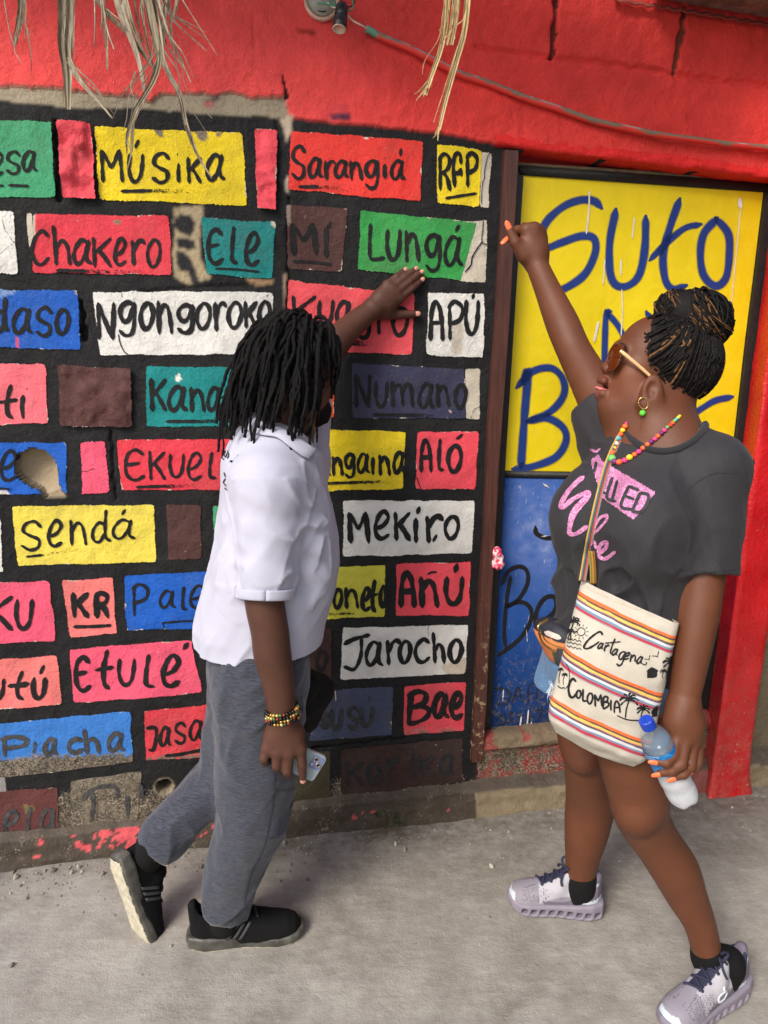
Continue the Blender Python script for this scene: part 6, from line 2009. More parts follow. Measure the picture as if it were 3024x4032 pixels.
    sdf_obj('bead', bs_, .0018, mat_simple('green_bead', lin(96, 210, 60), .25, .15, 200), er, None, 1)
    er2 = SDF(); er2.ell(hp(2608, 1552, .079), (.004, .004, .004), H, 0)
    sdf_obj('ear_stud', er2, .0014, M_GOLD, woman, None, 1)

    # ---------------- T-shirt
    org = np.array([tc[0], tc[1], 0.0])
    # silhouette at the chest: forward edge (left) and back edge (right) seen from the camera
    zz = [.82, .90, 1.00, 1.08, 1.16, 1.24, 1.30, 1.36, 1.41, 1.445]
    cu = [.058, .056, .052, .046, .040, .030, .018, .004, -.006, -.012]
    aa = [.134, .134, .134, .138, .142, .141, .130, .115, .092, .070]
    hb = [.165, .164, .160, .157, .155, .153, .150, .138, .114, .085]
    ts = SDF()
    ts.func(loft_fn(zz, cu, [0] * len(zz), aa, hb, TF, TL, org, 2.2), org + UPV * 1.1, 999, 0)
    bz = P(2270, 2050, 1.52)[2]
    for sd in (-1, 1):
        ts.ell(org + TF * .115 + TL * sd * .078 + UPV * (bz + .000), (.085, .082, .095), np.stack([TF, TL, UPV]), .07)
    ts.cone(P(2530, 1730, 1.625), P(2808, 1842, 1.50), .057, .070, .05)
    ts.cone(P(2520, 1730, 1.63), P(2410, 1690, 1.70), .060, .066, .05)
    qA, qB = P(2800, 1864, 1.49), P(2766, 2330, 1.428)
    tmp = SDF(); tmp.cone(qA, qB, .073, .0700, 0); f1_ = tmp.ops[0][0]
    qE = P(2774, 2252, 1.436); qx = unit(qB - qA)
    ts.func(lambda p: np.maximum(f1_(p), (p - qE) @ unit(qx - np.array([0, 0, .0]))), (qA + qB) / 2, .30, .032)
    rA, rB = P(2420, 1690, 1.70), P(2310, 1500, 1.79)
    tmp2 = SDF(); tmp2.cone(rA, rB, .082, .074, 0); f2_ = tmp2.ops[0][0]
    rE = P(2352, 1622, 1.755); rx_ = unit(rB - rA)
    ts.func(lambda p: np.maximum(f2_(p), (p - rE) @ rx_), (rA + rB) / 2, .25, .040)
    def wr(p, d):
        f1 = folds(p, [(-UPV + TL * .25, 14, .0230), (TL * .8 + UPV * .55, 12, .0170)], 130)
        arm = np.linalg.norm(np.cross(p - qA, qx), axis=1) < .10
        pit = np.exp(-(np.linalg.norm(p - P(2370, 1800, 1.66), axis=1) / .13) ** 2) + np.exp(-(np.linalg.norm(p - P(2660, 2080, 1.5), axis=1) / .10) ** 2)
        f3 = folds(p, [(TL * .7 - UPV * .7, 22, .013)], 160)
        return d + f1 * (.22 + .8 * smooth(1.30, 1.02, p[:, 2])) * np.where(arm, .45, 1) + f3 * pit
    ts.warp(wr)
    nk = P(2640, 1690, 1.60)
    ts.ell(nk + UPV * .030 + TF * .010, (.080, .080, .066), np.stack([TF, TL, UPV]), .006, 's')
    ts.plane(np.array([0, 0, .84]), (0, 0, -1), .006)
    M_TEE = cloth_mat('charcoal_jersey', lin(50, 49, 52), 800, .06, .62, .10, .06, hs=(300, 300, 60))
    tee, TV, TQ = sdf_obj('t_shirt', ts, .0042, M_TEE, woman, None, 3)
    tb = bvh_of(TV, TQ)
    # ribbed neckband
    np_ = catmull([(2462,1690),(2490,1732),(2546,1766),(2612,1778),(2682,1764),(2738,1730),(2776,1684),(2790,1652)], 6)
    ro = on_surf(tb, .001, 1.58)(np_)
    for _ in range(6): ro[1:-1] = .5 * ro[1:-1] + .25 * (ro[2:] + ro[:-2])
    nb = tubes('neckband', [ro], [.0075], cloth_mat('charcoal_rib', lin(44, 44, 47), 700, .05, .9, .1), None, 10); nb.parent = tee
    d = new_dest()
    ribbon(catmull([(2648,2238),(2720,2246),(2800,2250),(2900,2244)], 6), 4, d, jitter=.01)
    st = dest_obj('seam', d, on_surf(tb, .0010, 1.5), mat_cache('seam_thread', lambda: mat_simple('seam_thread', lin(40, 40, 43), .9))); st.parent = tee
    d = new_dest()
    ribbon(catmull([(2700,1960),(2720,1920),(2770,1882),(2830,1862),(2900,1866)], 6), 4, d, jitter=.01)
    st = dest_obj('seam', d, on_surf(tb, .0010, 1.5), mat_cache('seam_thread', None)); st.parent = tee
    # glitter print
    t = NT('pink_glitter')
    vo = t.n('ShaderNodeTexVoronoi'); vo.inputs['Scale'].default_value = 420; t.l(t.obj(), vo.inputs['Vector'])
    gc = t.mix(t.ramp(vo.outputs['Color'], .2, .8), lin(176, 96, 148), lin(236, 168, 208))
    M_GL = t.fin(gc, t.ramp(vo.outputs['Color'], .9, -.2), t.bump(vo.outputs['Distance'], .0015), None, Metallic=.25)
    SRC = lambda pts_: [(2100 + x / 1.0578, 1600 + y / 1.0578) for x, y in pts_]
    def patch(poly, off, name, mat, holes=()):
        """a printed area: grid over the poly in photo pixels laid on the shirt"""
        q = np.array(poly); lo, hi = q.min(0), q.max(0)
        xs = np.arange(lo[0], hi[0] + 5, 5.0); ys = np.arange(lo[1], hi[1] + 5, 5.0)
        X_, Y_ = np.meshgrid(xs, ys, indexing='ij')
        m = inpoly(X_, Y_, poly)
        cell = m[:-1, :-1] & m[1:, :-1] & m[1:, 1:] & m[:-1, 1:]
        use = np.zeros(X_.shape, bool)
        for sl_ in ((slice(None, -1), slice(None, -1)), (slice(1, None), slice(None, -1)), (slice(1, None), slice(1, None)), (slice(None, -1), slice(1, None))):
            use[sl_] |= cell
        idx_ = np.full(X_.shape, -1); idx_[use] = np.arange(use.sum())
        v = on_surf(tb, off, 1.5)(np.stack([X_[use], Y_[use]], 1))
        fq = np.stack([idx_[:-1, :-1], idx_[:-1, 1:], idx_[1:, 1:], idx_[1:, :-1]], -1)[cell]
        o = mesh_obj(name, v, fq, mat, None, True); o.parent = tee
        return o
    patch(SRC([(236,222),(275,195),(290,225),(515,358),(420,478),(282,382),(238,240)]), .0012, 'print_panel', M_GL)
    d = new_dest()
    LED = [([(330,300),(308,380),(345,398)], 11), ([(352,312),(330,395)], 10), ([(398,335),(368,415),(412,432)], 10), ([(398,335),(440,352)], 10), ([(384,375),(420,390)], 9),
           ([(446,362),(412,438)], 11), ([(446,362),(478,372),(474,405),(448,440),(412,438)], 11), ([(302,282),(285,350),(300,365)], 11), ([(262,235),(255,275)], 9)]
    for pl_, w in LED: ribbon(catmull(SRC(pl_), 4), w * 1.35, d, jitter=.03)
    o = dest_obj('print_letters', d, on_surf(tb, .0024, 1.5), mat_cache('tee_letter', lambda: mat_letter('tee_letter', tuple(x * .9 for x in lin(54, 54, 57))))); o.parent = tee
    d = new_dest()
    WIFE = [([(210,295),(180,320),(140,365),(115,410),(125,420),(170,385),(228,360),(225,385),(185,430),(160,480),(152,525),(180,530),(225,500)], 14),
            ([(152,500),(165,440),(200,400),(228,372)], 14), ([(120,400),(150,350),(200,300)], 14), ([(310,452),(280,465),(258,500),(248,540),(240,580)], 9), ([(310,452),(305,475),(275,510),(252,530)], 8),
            ([(255,560),(262,588),(270,580)], 9), ([(275,612),(302,590),(308,565),(285,572),(272,600),(278,628),(305,632),(342,605)], 12), ([(240,180),(262,190),(280,176)], 8)]
    for pl_, w in WIFE: ribbon(catmull(SRC(pl_), 4), w * 1.25, d, jitter=.08)
    o = dest_obj('print_script', d, on_surf(tb, .0014, 1.5), M_GL); o.parent = tee

    # necklace of painted beads
    nl = empty('necklace', tuple(P(2500, 1830, 1.52))); adopt(nl, woman)
    pals = {'o': (240,106,52), 'y': (240,208,48), 'b': (70,172,196), 'w': (226,220,206), 'g': (112,190,104), 'p': (112,40,110), 'k': (232,66,132), 'r': (228,64,44)}
    K = lambda x, y: (1900 + x / .8655, 1050 + y / .8655)
    beads = [(490,533,5,'k'),(486,544,10,'o'),(478,557,9,'y'),(471,571,9,'o'),(463,585,10,'b'),(455,602,10,'w'),(448,617,9,'y'),(442,634,11,'o'),(441,653,14,'g'),(450,664,11,'p'),(466,666,11,'o'),(484,660,10,'k'),(501,650,11,'y'),(518,640,9,'o'),(533,630,9,'k'),(547,618,9,'o'),(562,606,9,'o'),(575,597,8,'p'),(587,587,8,'k'),(598,577,8,'o'),(610,567,8,'p'),(620,557,8,'k'),(630,547,6,'g'),(640,540,7,'r'),(648,532,7,'o'),(655,525,6,'g'),(661,520,6,'b'),(667,514,6,'y'),(672,509,5,'y')]
    sph = SDF(); sph.ell((0, 0, 0), (1, .96, .92), np.eye(3), 0); SVv, SQ = sph.mesh(.16, .4); SVv = relax(SVv, SQ, 1)
    line = []
    for x, y, r, c in beads:
        a, b = K(x, y)
        h = cast_px(tb, a, b); h2 = cast_px(bb, a, b)
        if h2[0] is not None and (h[0] is None or h2[3] < h[3]): h = h2
        p0 = np.array(h[0]) if h[0] is not None else P(a, b, 1.55)
        rr = r * 1.5 / .8655 * .00053 * .70
        vd = unit(np.array([0, 0, CAMH]) - p0)
        pc = p0 + vd * rr * .9
        line.append(pc)
        m = mat_cache('bead_' + c, lambda: mat_simple('bead_paint_' + c, lin(*pals[c]), .45, .14, 300, .0006, 500))
        o = mesh_obj('bead', SVv * rr + pc, SQ, m, None, True); adopt(o, nl)
    o = tubes('cord', [catmull(np.array(line), .004)], [.0008], mat_simple('cord', lin(60, 40, 30), .8), None, 5); adopt(o, nl)

    # ---------------- shorts with a frayed hem
    sh = SDF()
    sh.ell(P(2410, 2600, 1.57), (.130, .165, .13), np.stack([TF, TL, UPV]), .05)
    sh.cone(r0 + UPV * .04, P(2316, 2830, 1.68), .118, .104, .04)
    sh.cone(n0 + UPV * .04, P(2485, 2880, 1.50), .110, .102, .04)
    sh.cone(P(2300, 2560, 1.66), P(2230, 2690, 1.68), .085, .075, .05)
    sh.warp(lambda p, d: d + folds(p, [(UPV + TL * .3, 16, .004)], 190))
    sh.plane(P(2260, 2725, 1.66), unit(-UPV + TF * .1), .004)
    M_DEN = cloth_mat('denim', lin(92, 128, 168), 500, .18, .9, .22, .1, hs=(80, 80, 400))
    so_, SV2, SQ2 = sdf_obj('denim_shorts', sh, .005, M_DEN, woman, None, 2)
    sb2 = bvh_of(SV2, SQ2)
    fr = []
    for i in range(46):
        a = r_.uniform(2140, 2215)
        p0 = P(a, r_.uniform(2688, 2722), 1.60)
        near_ = sb2.find_nearest(Vector(p0)); p0 = np.array(near_[0])
        L_ = r_.uniform(.01, .035)
        fr.append(catmull([p0, p0 + np.array([r_.normal(0, .004), r_.normal(0, .004), -L_ * .5]), p0 + np.array([r_.normal(0, .008), r_.normal(0, .006), -L_])], .004))
    fo = tubes('frayed_hem', fr, [.0008] * len(fr), mat_simple('white_thread', lin(206, 212, 220), .9), None, 4); fo.parent = so_
    return dict(hp=hp, tb=tb, bb=bb, hv=hv, b2=b2, n4=n4)
WM = build_woman()

# ------------------------------------------------------------------ her running shoes
def run_shoe(o, Rm, L, near):
    k = L / .27
    xs = np.array([-.002, .006, .03, .07, .11, .15, .19, .22, .245, .262, .272]) * k
    up = SDF()
    up.func(shoe_fn(xs, np.array([.012, .024, .033, .035, .036, .039, .044, .045, .040, .030, .012]), np.array([.044, .072, .082, .084, .082, .072, .056, .047, .040, .032, .015]), 2.4, .034), (.135 * k, 0, .06), .2, 0)
    up.cone((.022, 0, .07), (.004, 0, .126), .026, .011, .016, flat=((0, 1, 0), 1.2))
    up.cone((.120, 0, .085), (.088, 0, .132), .020, .010, .02, flat=((0, 1, 0), 1.6))
    up.ell((.055, 0, .150), (.040, .025, .060), np.eye(3), .006, 's')
    up.ell((.050, 0, .09), (.028, .018, .04), np.eye(3), .006, 's')
    V, Q = up.mesh(.0034); V = relax(V, Q, 2)
    root = empty('shoe', tuple(o)); adopt(root, woman)
    base = np.array(lin(140, 135, 146)); pale = np.array(lin(176, 174, 182)); dk = np.array(lin(104, 97, 112)); wht = np.array(lin(196, 208, 214)); navy = np.array(lin(36, 38, 62))
    c_ = np.tile(base, (len(V), 1)); x, y, z = V[:, 0] / k, V[:, 1], V[:, 2]
    eye = (x > .085) & (x < .185) & (np.abs(y) > .012) & (z > .070 + .25 * (.12 - x) * (x > .12) - .12 * (x - .12) * (x > .12))
    c_[eye] = pale
    c_[(x < .085) & (z > .062)] = pale
    c_[(np.abs(y) < .0165) & (x > .095) & (x < .180) & (z > .06)] = navy
    band = (z < .056 + .55 * (.10 - x).clip(0, .1)) & (z > .044) & (x < .17); c_[band] = dk
    heelw = (x < .075) & (z > .050) & (z < .050 + .30 * (.075 - x)) & (np.abs(y) > .008); c_[heelw] = wht
    c_[(z > .108 + .10 * (.05 - x)) & (x < .07)] = dk
    c_[(x > .256) & (z < .062)] = wht
    mesh = ((V[:, 0] * 150 + 20) % 1 < .42) & ((z * 260 + V[:, 0] * 90) % 1 < .36) & (x > .15) & (x < .235) & (np.abs(y) > .010) & (z < .088) & (z > .050)
    c_[mesh] = dk * .75
    t = NT('lilac_mesh'); a = t.attr('Col').outputs['Color']
    m_up = mat_cache('lilac_mesh', lambda: t.fin(a, .75, t.bump(t.noise(700, 2), .0008)))
    u = mesh_obj('shoe_upper', place(V, Rm, o), Q, m_up, None, True, c_); adopt(u, root)
    so = SDF()
    so.func(sole_fn(np.array([-.018, -.010, .02, .07, .12, .17, .21, .24, .262, .278]) * k, [.012, .032, .044, .045, .043, .046, .050, .047, .036, .012], [.012, .004, .0, .0, .002, .0, .0, .006, .014, .026], [.054, .056, .054, .048, .044, .042, .040, .040, .044, .050], .008), (.13 * k, 0, .025), .2, 0)
    for j in range(9):
        xc = (.006 + .0275 * j) * k
        hole = (lambda xc=xc: (lambda p: np.maximum(np.maximum(np.abs(p[:, 0] - xc + .25 * (p[:, 2] - .02)) - .0075, np.abs(p[:, 2] - .0205) - .0080), np.abs(p[:, 1]) - .2)))()
        so.func(hole, (xc, 0, .02), .25, .003, 's')
        so.func((lambda xc=xc: (lambda p: np.maximum(np.abs(p[:, 0] - xc - .0137 * k) - .0032, p[:, 2] - .007)))(), (xc + .0137 * k, 0, 0), .25, .002, 's')
    V, Q = so.mesh(.0028); V = relax(V, Q, 1)
    ms = mat_cache('lilac_foam', lambda: mat_simple('lilac_foam', lin(132, 125, 138), .6, .06, 60, .0006, 200))
    b_ = mesh_obj('sole', place(V, Rm, o), Q, ms, None, True); adopt(b_, root)
    # navy lining, tongue, laces
    li = SDF(); li.ell((.052, 0, .092), (.036, .022, .030), np.eye(3), 0)
    lc_ = []
    ub = bvh_of(*up_last(up))
    for j in range(7):
        x0 = (.100 + .0135 * j) * k; pp = []
        for q in np.linspace(-1, 1, 11):
            xx = x0 + .008 * k * (q if j % 2 else -q)
            h = ub.ray_cast(Vector((xx, q * .022, .3)), Vector((0, 0, -1)))
            pp.append([xx, q * .022, (h[0].z if h[0] is not None else .08) + .0028])
        lc_.append(place(catmull(np.array(pp), .003), Rm, o))
    h = ub.ray_cast(Vector((.098 * k, 0, .3)), Vector((0, 0, -1))); kz = (h[0].z if h[0] is not None else .1) + .005
    for sd in (-1, 1):
        lc_.append(place(catmull(np.array([(.098 * k, 0, kz), (.094 * k, sd * .012, kz + .018), (.100 * k, sd * .026, kz + .026), (.112 * k, sd * .024, kz + .014), (.104 * k, sd * .008, kz + .002)]), .003), Rm, o))
        lc_.append(place(catmull(np.array([(.098 * k, 0, kz), (.110 * k, sd * .014, kz + .004), (.120 * k, sd * .034, kz - .010), (.118 * k, sd * .042, kz - .022)]), .003), Rm, o))
    M_LACE = mat_cache('navy_lace', lambda: mat_simple('navy_lace', lin(42, 42, 66), .85, .2, 300))
    lo = tubes('laces', lc_, [.0034] * len(lc_), M_LACE, None, 6); adopt(lo, root)
    tg = SDF(); tg.cone((.155 * k, 0, .082), (.086 * k, 0, .136), .010, .008, 0, flat=((0, 1, 0), 1.9))
    tv, tq = tg.mesh(.003); to = mesh_obj('tongue', place(relax(tv, tq, 1), Rm, o), tq, mat_cache('tongue_lilac', lambda: mat_simple('tongue_lilac', lin(92, 88, 122), .8, .2, 60)), None, True); adopt(to, root)
    cl = []
    th_ = np.linspace(0, 2 * math.pi, 41)
    cl.append(place(np.stack([.050 + .041 * np.cos(th_), .0285 * np.sin(th_), .112 - .055 * np.sin(th_) ** 2 * .35 + .012 * np.abs(np.cos(th_))], 1), Rm, o))
    lo = tubes('collar_lining', cl, [.0060], mat_cache('navy_lining', lambda: mat_simple('navy_lining', lin(40, 44, 66), .85, .1)), None, 8); adopt(lo, root)
    # white loop emblem on the outer side
    sdv = 1 if near else None
    if near:
        em = []
        def sidept(x_, z_):
            h = ub.ray_cast(Vector((x_, .2, z_)), Vector((0, -1, 0)))
            return [x_, (h[0].y if h[0] is not None else .04) + .0012, z_]
        thv = np.linspace(math.pi * .78, -math.pi * 1.02, 22)
        ring = []
        for rr in (.0125, .0165, .0205):
            ring.append([sidept(.118 * k + rr * math.cos(a), .066 + rr * .82 * math.sin(a)) for a in thv])
        A = np.array(ring).transpose(1, 0, 2)
        eo = shell_ribbon(place(A.reshape(-1, 3), Rm, o).reshape(A.shape), .001, 'emblem', mat_cache('white_print', lambda: mat_simple('white_print', lin(226, 236, 240), .5, .03)), None); adopt(eo, root)
        A = np.array([[sidept(.118 * k + dx, z_) for dx in (-.004, 0, .004)] for z_ in np.linspace(.083, .095, 4)])
        eo = shell_ribbon(place(A.reshape(-1, 3), Rm, o).reshape(A.shape), .001, 'emblem', mat_cache('white_print', None), None); adopt(eo, root)
    return root
_h, _t = G(2350, 3592), G(2000, 3560)
run_shoe(_h, frame(_t - _h, UPV), float(np.linalg.norm(_t - _h)) - .004, False)
_RF = frame(_t - _h, UPV)
sock('sock', [P(2290, 3452, 1.788), P(2290, 3490, 1.788), _h + _RF[0] * .055 + UPV * .10, _h + _RF[0] * .065 + UPV * .06], [.0440, .0445, .046, .038], M_SOCK, woman)
_h2, _t2 = G(2905, 3885), G(2600, 4085)
_L2 = .275; _d2 = unit(_t2 - _h2)
_RN = frame(_d2, UPV)
run_shoe(_h2, _RN, _L2, True)
sock('sock', [P(2786, 3748, 1.507), WM['n4'], _h2 + _RN[0] * .055 + UPV * .10, _h2 + _RN[0] * .065 + UPV * .06], [.0410, .0405, .0415, .036], M_SOCK, woman)
# ------------------------------------------------------------------ things carried and things around
def lathe(profile, n=40):
    """(r,z) profile -> local verts, faces"""
    pr = np.asarray(profile, float); m = len(pr)
    th = np.arange(n) * 2 * math.pi / n
    V = np.stack([pr[:, None, 0] * np.cos(th), pr[:, None, 0] * np.sin(th), np.broadcast_to(pr[:, None, 1], (m, n))], -1).reshape(-1, 3)
    i = np.arange(m - 1)[:, None] * n; j = np.arange(n)[None]; j2 = (j + 1) % n
    F_ = np.stack([i + j, i + j2, i + n + j2, i + n + j], -1).reshape(-1, 4).tolist()
    if pr[0, 0] > 1e-5: F_.append(list(range(n))[::-1])
    if pr[-1, 0] > 1e-5: F_.append([(m - 1) * n + k for k in range(n)])
    return V, F_

# ---- cream tote bag with woven stripes
tote = empty('tote_bag', tuple(P(2400, 2650, 1.34)))
tag(tote, "cream canvas tote bag with woven stripe bands hanging at the woman's hip", 'bag')
def build_tote():
    TLc, TRc, BLc, BRc = P(2291, 2279, 1.45), P(2674, 2455, 1.375), P(2143, 2850, 1.43), P(2545, 3028, 1.375)
    out = unit(np.cross(TRc - TLc, BLc - TLc)); out = out if out[1] < 0 else -out
    nr, nc = 250, 96
    th = np.linspace(0, 2 * math.pi, nc, endpoint=False)
    rows, tcol = [], []
    for i in range(nr):
        t = i / (nr - 1)
        # the last rows round under
        tt = t
        L, R_ = TLc + (BLc - TLc) * tt, TRc + (BRc - TRc) * tt
        c = (L + R_) / 2; hx = (R_ - L) / 2
        ang = max(0.0, (t - .92) / .08) * math.pi / 2
        q = math.cos(ang) if ang > 0 else 1.0
        # lower corners are rounded off in outline
        corner = 1 - .08 * smooth(.80, 1.0, t) ** 2
        bul = float(np.interp(t, [0, .1, .35, .7, .9, 1], [.022, .034, .052, .056, .050, .040]))
        cs, sn = np.cos(th), np.sin(th)
        x = np.sign(cs) * np.abs(cs) ** .72 * corner * (1 - .16 * (1 - q))
        y = np.sign(sn) * np.abs(sn) ** .85 * bul * (.25 + .75 * q)
        row = c + x[:, None] * hx + (y + .0)[:, None] * out + (c - c) 
        row = row - np.array([0, 0, .016]) * (1 - q) * (1 - np.abs(x[:, None]) * .7)
        rows.append(row); tcol.append(np.full(nc, t))
    A = np.array(rows); T = np.array(tcol)
    s_ = np.broadcast_to(np.cos(th), (nr, nc))
    f1 = .0080 * vnoise(A * np.array([15, 15, 6.0]), 301) + .0030 * vnoise(A * 38, 302) + .004 * np.exp(-((T - .04) / .03) ** 2) * vnoise(A * 20, 303)
    A = A + out * f1[..., None]
    cream = np.array(lin(200, 193, 178))
    col = np.tile(cream, (nr, nc, 1)); col *= (1 + .05 * vnoise(A * 30, 304))[..., None]
    seq = [('o', 236, 112, 58, 1.35), ('k', 48, 40, 40, .8), ('y', 238, 196, 96, 1.2), ('v', 160, 104, 132, .4), ('k', 58, 44, 62, .8), ('w', 216, 216, 222, 1.2), ('b', 112, 146, 166, 1.0), ('r', 186, 56, 76, 1.2), ('g', 150, 148, 150, .5)]
    tot = sum(q[4] for q in seq)
    sx = .5 + .5 * np.clip(s_, -1, 1)
    for t0, t1 in ((.075, .185), (.445, .570), (.780, .900)):
        k = (T + .004 * vnoise(A * 14, 305) - t0) / (t1 - t0) * tot
        a = 0
        for nm, r, g, b, w in seq:
            m = (k >= a) & (k < a + w)
            if nm == 'k':      # chequered black rows
                m2 = m & ((np.floor(np.arange(nc)[None] * .9 + np.floor(k * 3)) % 2) == 0)
                col[m] = np.array(lin(120, 100, 84)); col[m2] = lin(r, g, b)
            else: col[m] = lin(r, g, b)
            a += w
    ii = np.arange(nr * nc).reshape(nr, nc); j2 = np.roll(ii, -1, 1)
    F_ = np.stack([ii[:-1], ii[1:], j2[1:], j2[:-1]], -1).reshape(-1, 4)[:, ::-1].tolist()
    F_.append([int(k) for k in ii[-1]])
    V = A.reshape(-1, 3)
    # close the bottom, and hem the top
    t = NT('canvas'); a = t.attr('Col').outputs['Color']
    wv = t.noise(900, 2, .5)
    m = t.fin(t.mix(t.ramp(wv, .35, .65), t.mix(1.0, a, (.84, .83, .82), 'MULTIPLY'), a), .9, t.bump(wv, .0009))
    o = mesh_obj('bag_body', V, F_, m, None, True, col.reshape(-1, 3))
    bm = bmesh.new(); bm.from_mesh(o.data); bmesh.ops.recalc_face_normals(bm, faces=bm.faces); bm.to_mesh(o.data); bm.free()
    adopt(o, tote)
    Fq = [f for f in F_ if len(f) == 4]
    bv = BVHTree.FromPolygons([tuple(v) for v in V], Fq)
    E8 = lambda pts_: [(2050 + x / 1.12, 2200 + y / 1.12) for x, y in pts_]
    M_INK = mat_cache('black_thread', lambda: mat_letter('black_thread', (.012, .012, .013)))
    fn = on_surf(bv, .0016, 1.40)
    hem = new_dest(); ribbon(catmull(E8([(262, 110), (400, 178), (560, 240), (690, 296)]), 6), 3, hem, jitter=.01)
    o = dest_obj('hem_stitch', hem, fn, mat_simple('stitch', lin(196, 186, 166), .9)); adopt(o, tote)
    # script word
    d = new_dest(); k = 0
    st = [([(362, 336), (350, 322), (322, 338), (294, 364), (280, 390), (294, 396), (322, 384), (346, 366)], 9), ([(372, 372), (440, 366)], 6)]
    for pl_, w in st: ribbon(catmull(E8(pl_), 4), w, d, jitter=.12, seed=k); k += 1
    for ch, bx in (('a', (342, 372, 364, 397)), ('r', (368, 380, 386, 408)), ('t', (388, 352, 404, 420)), ('a', (404, 398, 428, 425)), ('g', (424, 408, 452, 470)), ('e', (456, 414, 478, 442)), ('n', (482, 422, 506, 454)), ('a', (512, 432, 536, 462))):
        for st_ in GL[ch]:
            if ch == 't' and st_[0][0] == 0: continue
            pl_ = [(bx[0] + (bx[2] - bx[0]) * a + .30 * (1 - b) * (bx[3] - bx[1]) - 3, bx[1] + (bx[3] - bx[1]) * b) for a, b in st_]
            ribbon(catmull(E8(pl_), 4), 8, d, jitter=.12, seed=k); k += 1
    ribbon(catmull(E8([(536, 462), (548, 468), (556, 458)]), 4), 5, d)
    o = dest_obj('bag_lettering', d, fn, M_INK); adopt(o, tote); d = new_dest()
    for ch, bx in (('c', (212, 528, 246, 610)), ('o', (246, 578, 266, 614)), ('L', (274, 574, 292, 628)), ('o', (294, 590, 318, 638)), ('M', (326, 596, 358, 650)), ('B', (362, 606, 388, 660)), ('i', (394, 622, 402, 668)), ('A', (412, 626, 438, 678))):
        for st_ in GL[ch]:
            pl_ = [(bx[0] + (bx[2] - bx[0]) * a, bx[1] + (bx[3] - bx[1]) * b) for a, b in st_]
            ribbon(catmull(E8(pl_), 4), 9 if ch != 'c' else 11, d, jitter=.06, seed=k); k += 1
    o = dest_obj('bag_lettering', d, fn, M_INK); adopt(o, tote)
    def drawing(strokes):
        d = new_dest()
        for j, (pl_, w, jt) in enumerate(strokes): ribbon(catmull(E8(pl_), 3), w, d, jitter=jt, seed=j)
        o = dest_obj('bag_drawing', d, fn, M_INK); adopt(o, tote)
    def palm(cx, cy, tx, ty, R_, w):
        st = [([(cx, cy), ((cx + tx) / 2 - 4, (cy + ty) / 2), (tx, ty)], w, .02)]
        for a_ in (-160, -125, -80, -45, -10, 25, 155, 190):
            a = math.radians(a_)
            st.append(([(cx, cy), (cx + R_ * .55 * math.cos(a - .15), cy + R_ * .55 * math.sin(a) - R_ * .12), (cx + R_ * math.cos(a), cy + R_ * math.sin(a) * .85 + R_ * .18)], w * 1.2, .25))
        return st
    a = np.linspace(0, 2 * math.pi, 22)
    drawing(palm(660, 458, 640, 532, 36, 5)); drawing(palm(628, 496, 626, 528, 16, 3))
    drawing(palm(478, 622, 462, 700, 42, 6) + palm(540, 664, 530, 705, 30, 5) + [([(425, 690), (470, 708), (530, 712)], 5, .02)])
    drawing(palm(236, 278, 222, 360, 30, 5) + palm(224, 322, 212, 362, 18, 4) + [([(206 + 9 * k_, y0 + k_ * 2 + (4 if k_ % 2 else -3)) for k_ in range(8)], 3.5, .1) for y0 in (350, 366, 384)])
    drawing([([(268 + 17 * math.cos(q), 322 + 17 * math.sin(q)) for q in a], 3.5, .02)] + [([(268 + 23 * math.cos(q), 322 + 23 * math.sin(q)), (268 + 34 * math.cos(q), 322 + 34 * math.sin(q))], 3, .02) for q in np.linspace(0, 2 * math.pi, 11)[:-1]])
    drawing(palm(196, 512, 190, 556, 13, 3) + palm(180, 490, 172, 550, 12, 3) + [([(192 + 25 * math.cos(q), 516 + 58 * math.sin(q)) for q in np.linspace(-1.2, 1.6, 16)], 3, .02), ([(166, 560), (180, 570), (194, 566)], 5, .02)])
    for bx, by, sz in ((565, 444, 20), (603, 430, 24), (550, 468, 14)):
        drawing([([(bx - sz, by - sz * .1), (bx - sz * .3, by - sz * .05), (bx, by + sz * .1)], 3.2, .2), ([(bx, by + sz * .1), (bx + sz * .1, by - sz * .5), (bx + sz * .2, by - sz)], 3.2, .2)])
    def fill(poly, name='bag_drawing'):
        q = np.array(E8(poly)); n_ = 8
        lo, hi = q.min(0), q.max(0); xs = np.arange(lo[0], hi[0] + 2.5, 2.5); ys = np.arange(lo[1], hi[1] + 2.5, 2.5)
        X_, Y_ = np.meshgrid(xs, ys, indexing='ij'); m_ = inpoly(X_, Y_, q)
        cell = m_[:-1, :-1] & m_[1:, :-1] & m_[1:, 1:] & m_[:-1, 1:]
        v = fn(np.stack([X_.ravel(), Y_.ravel()], 1)); ii_ = np.arange(X_.size).reshape(X_.shape)
        fq = np.stack([ii_[:-1, :-1], ii_[:-1, 1:], ii_[1:, 1:], ii_[1:, :-1]], -1)[cell]
        us_ = np.unique(fq); rm = np.zeros(len(v), int); rm[us_] = np.arange(len(us_))
        o_ = mesh_obj(name, v[us_], rm[fq], M_INK, None, True, None, {'edge': np.ones(len(us_)), 'wear': np.zeros(len(us_))}); adopt(o_, tote)
    fill([(548, 496), (575, 474), (606, 488), (600, 524), (556, 526), (556, 500)])
    fill([(572, 668), (604, 640), (602, 694), (578, 700)])
    return bv
tote_bv = build_tote()
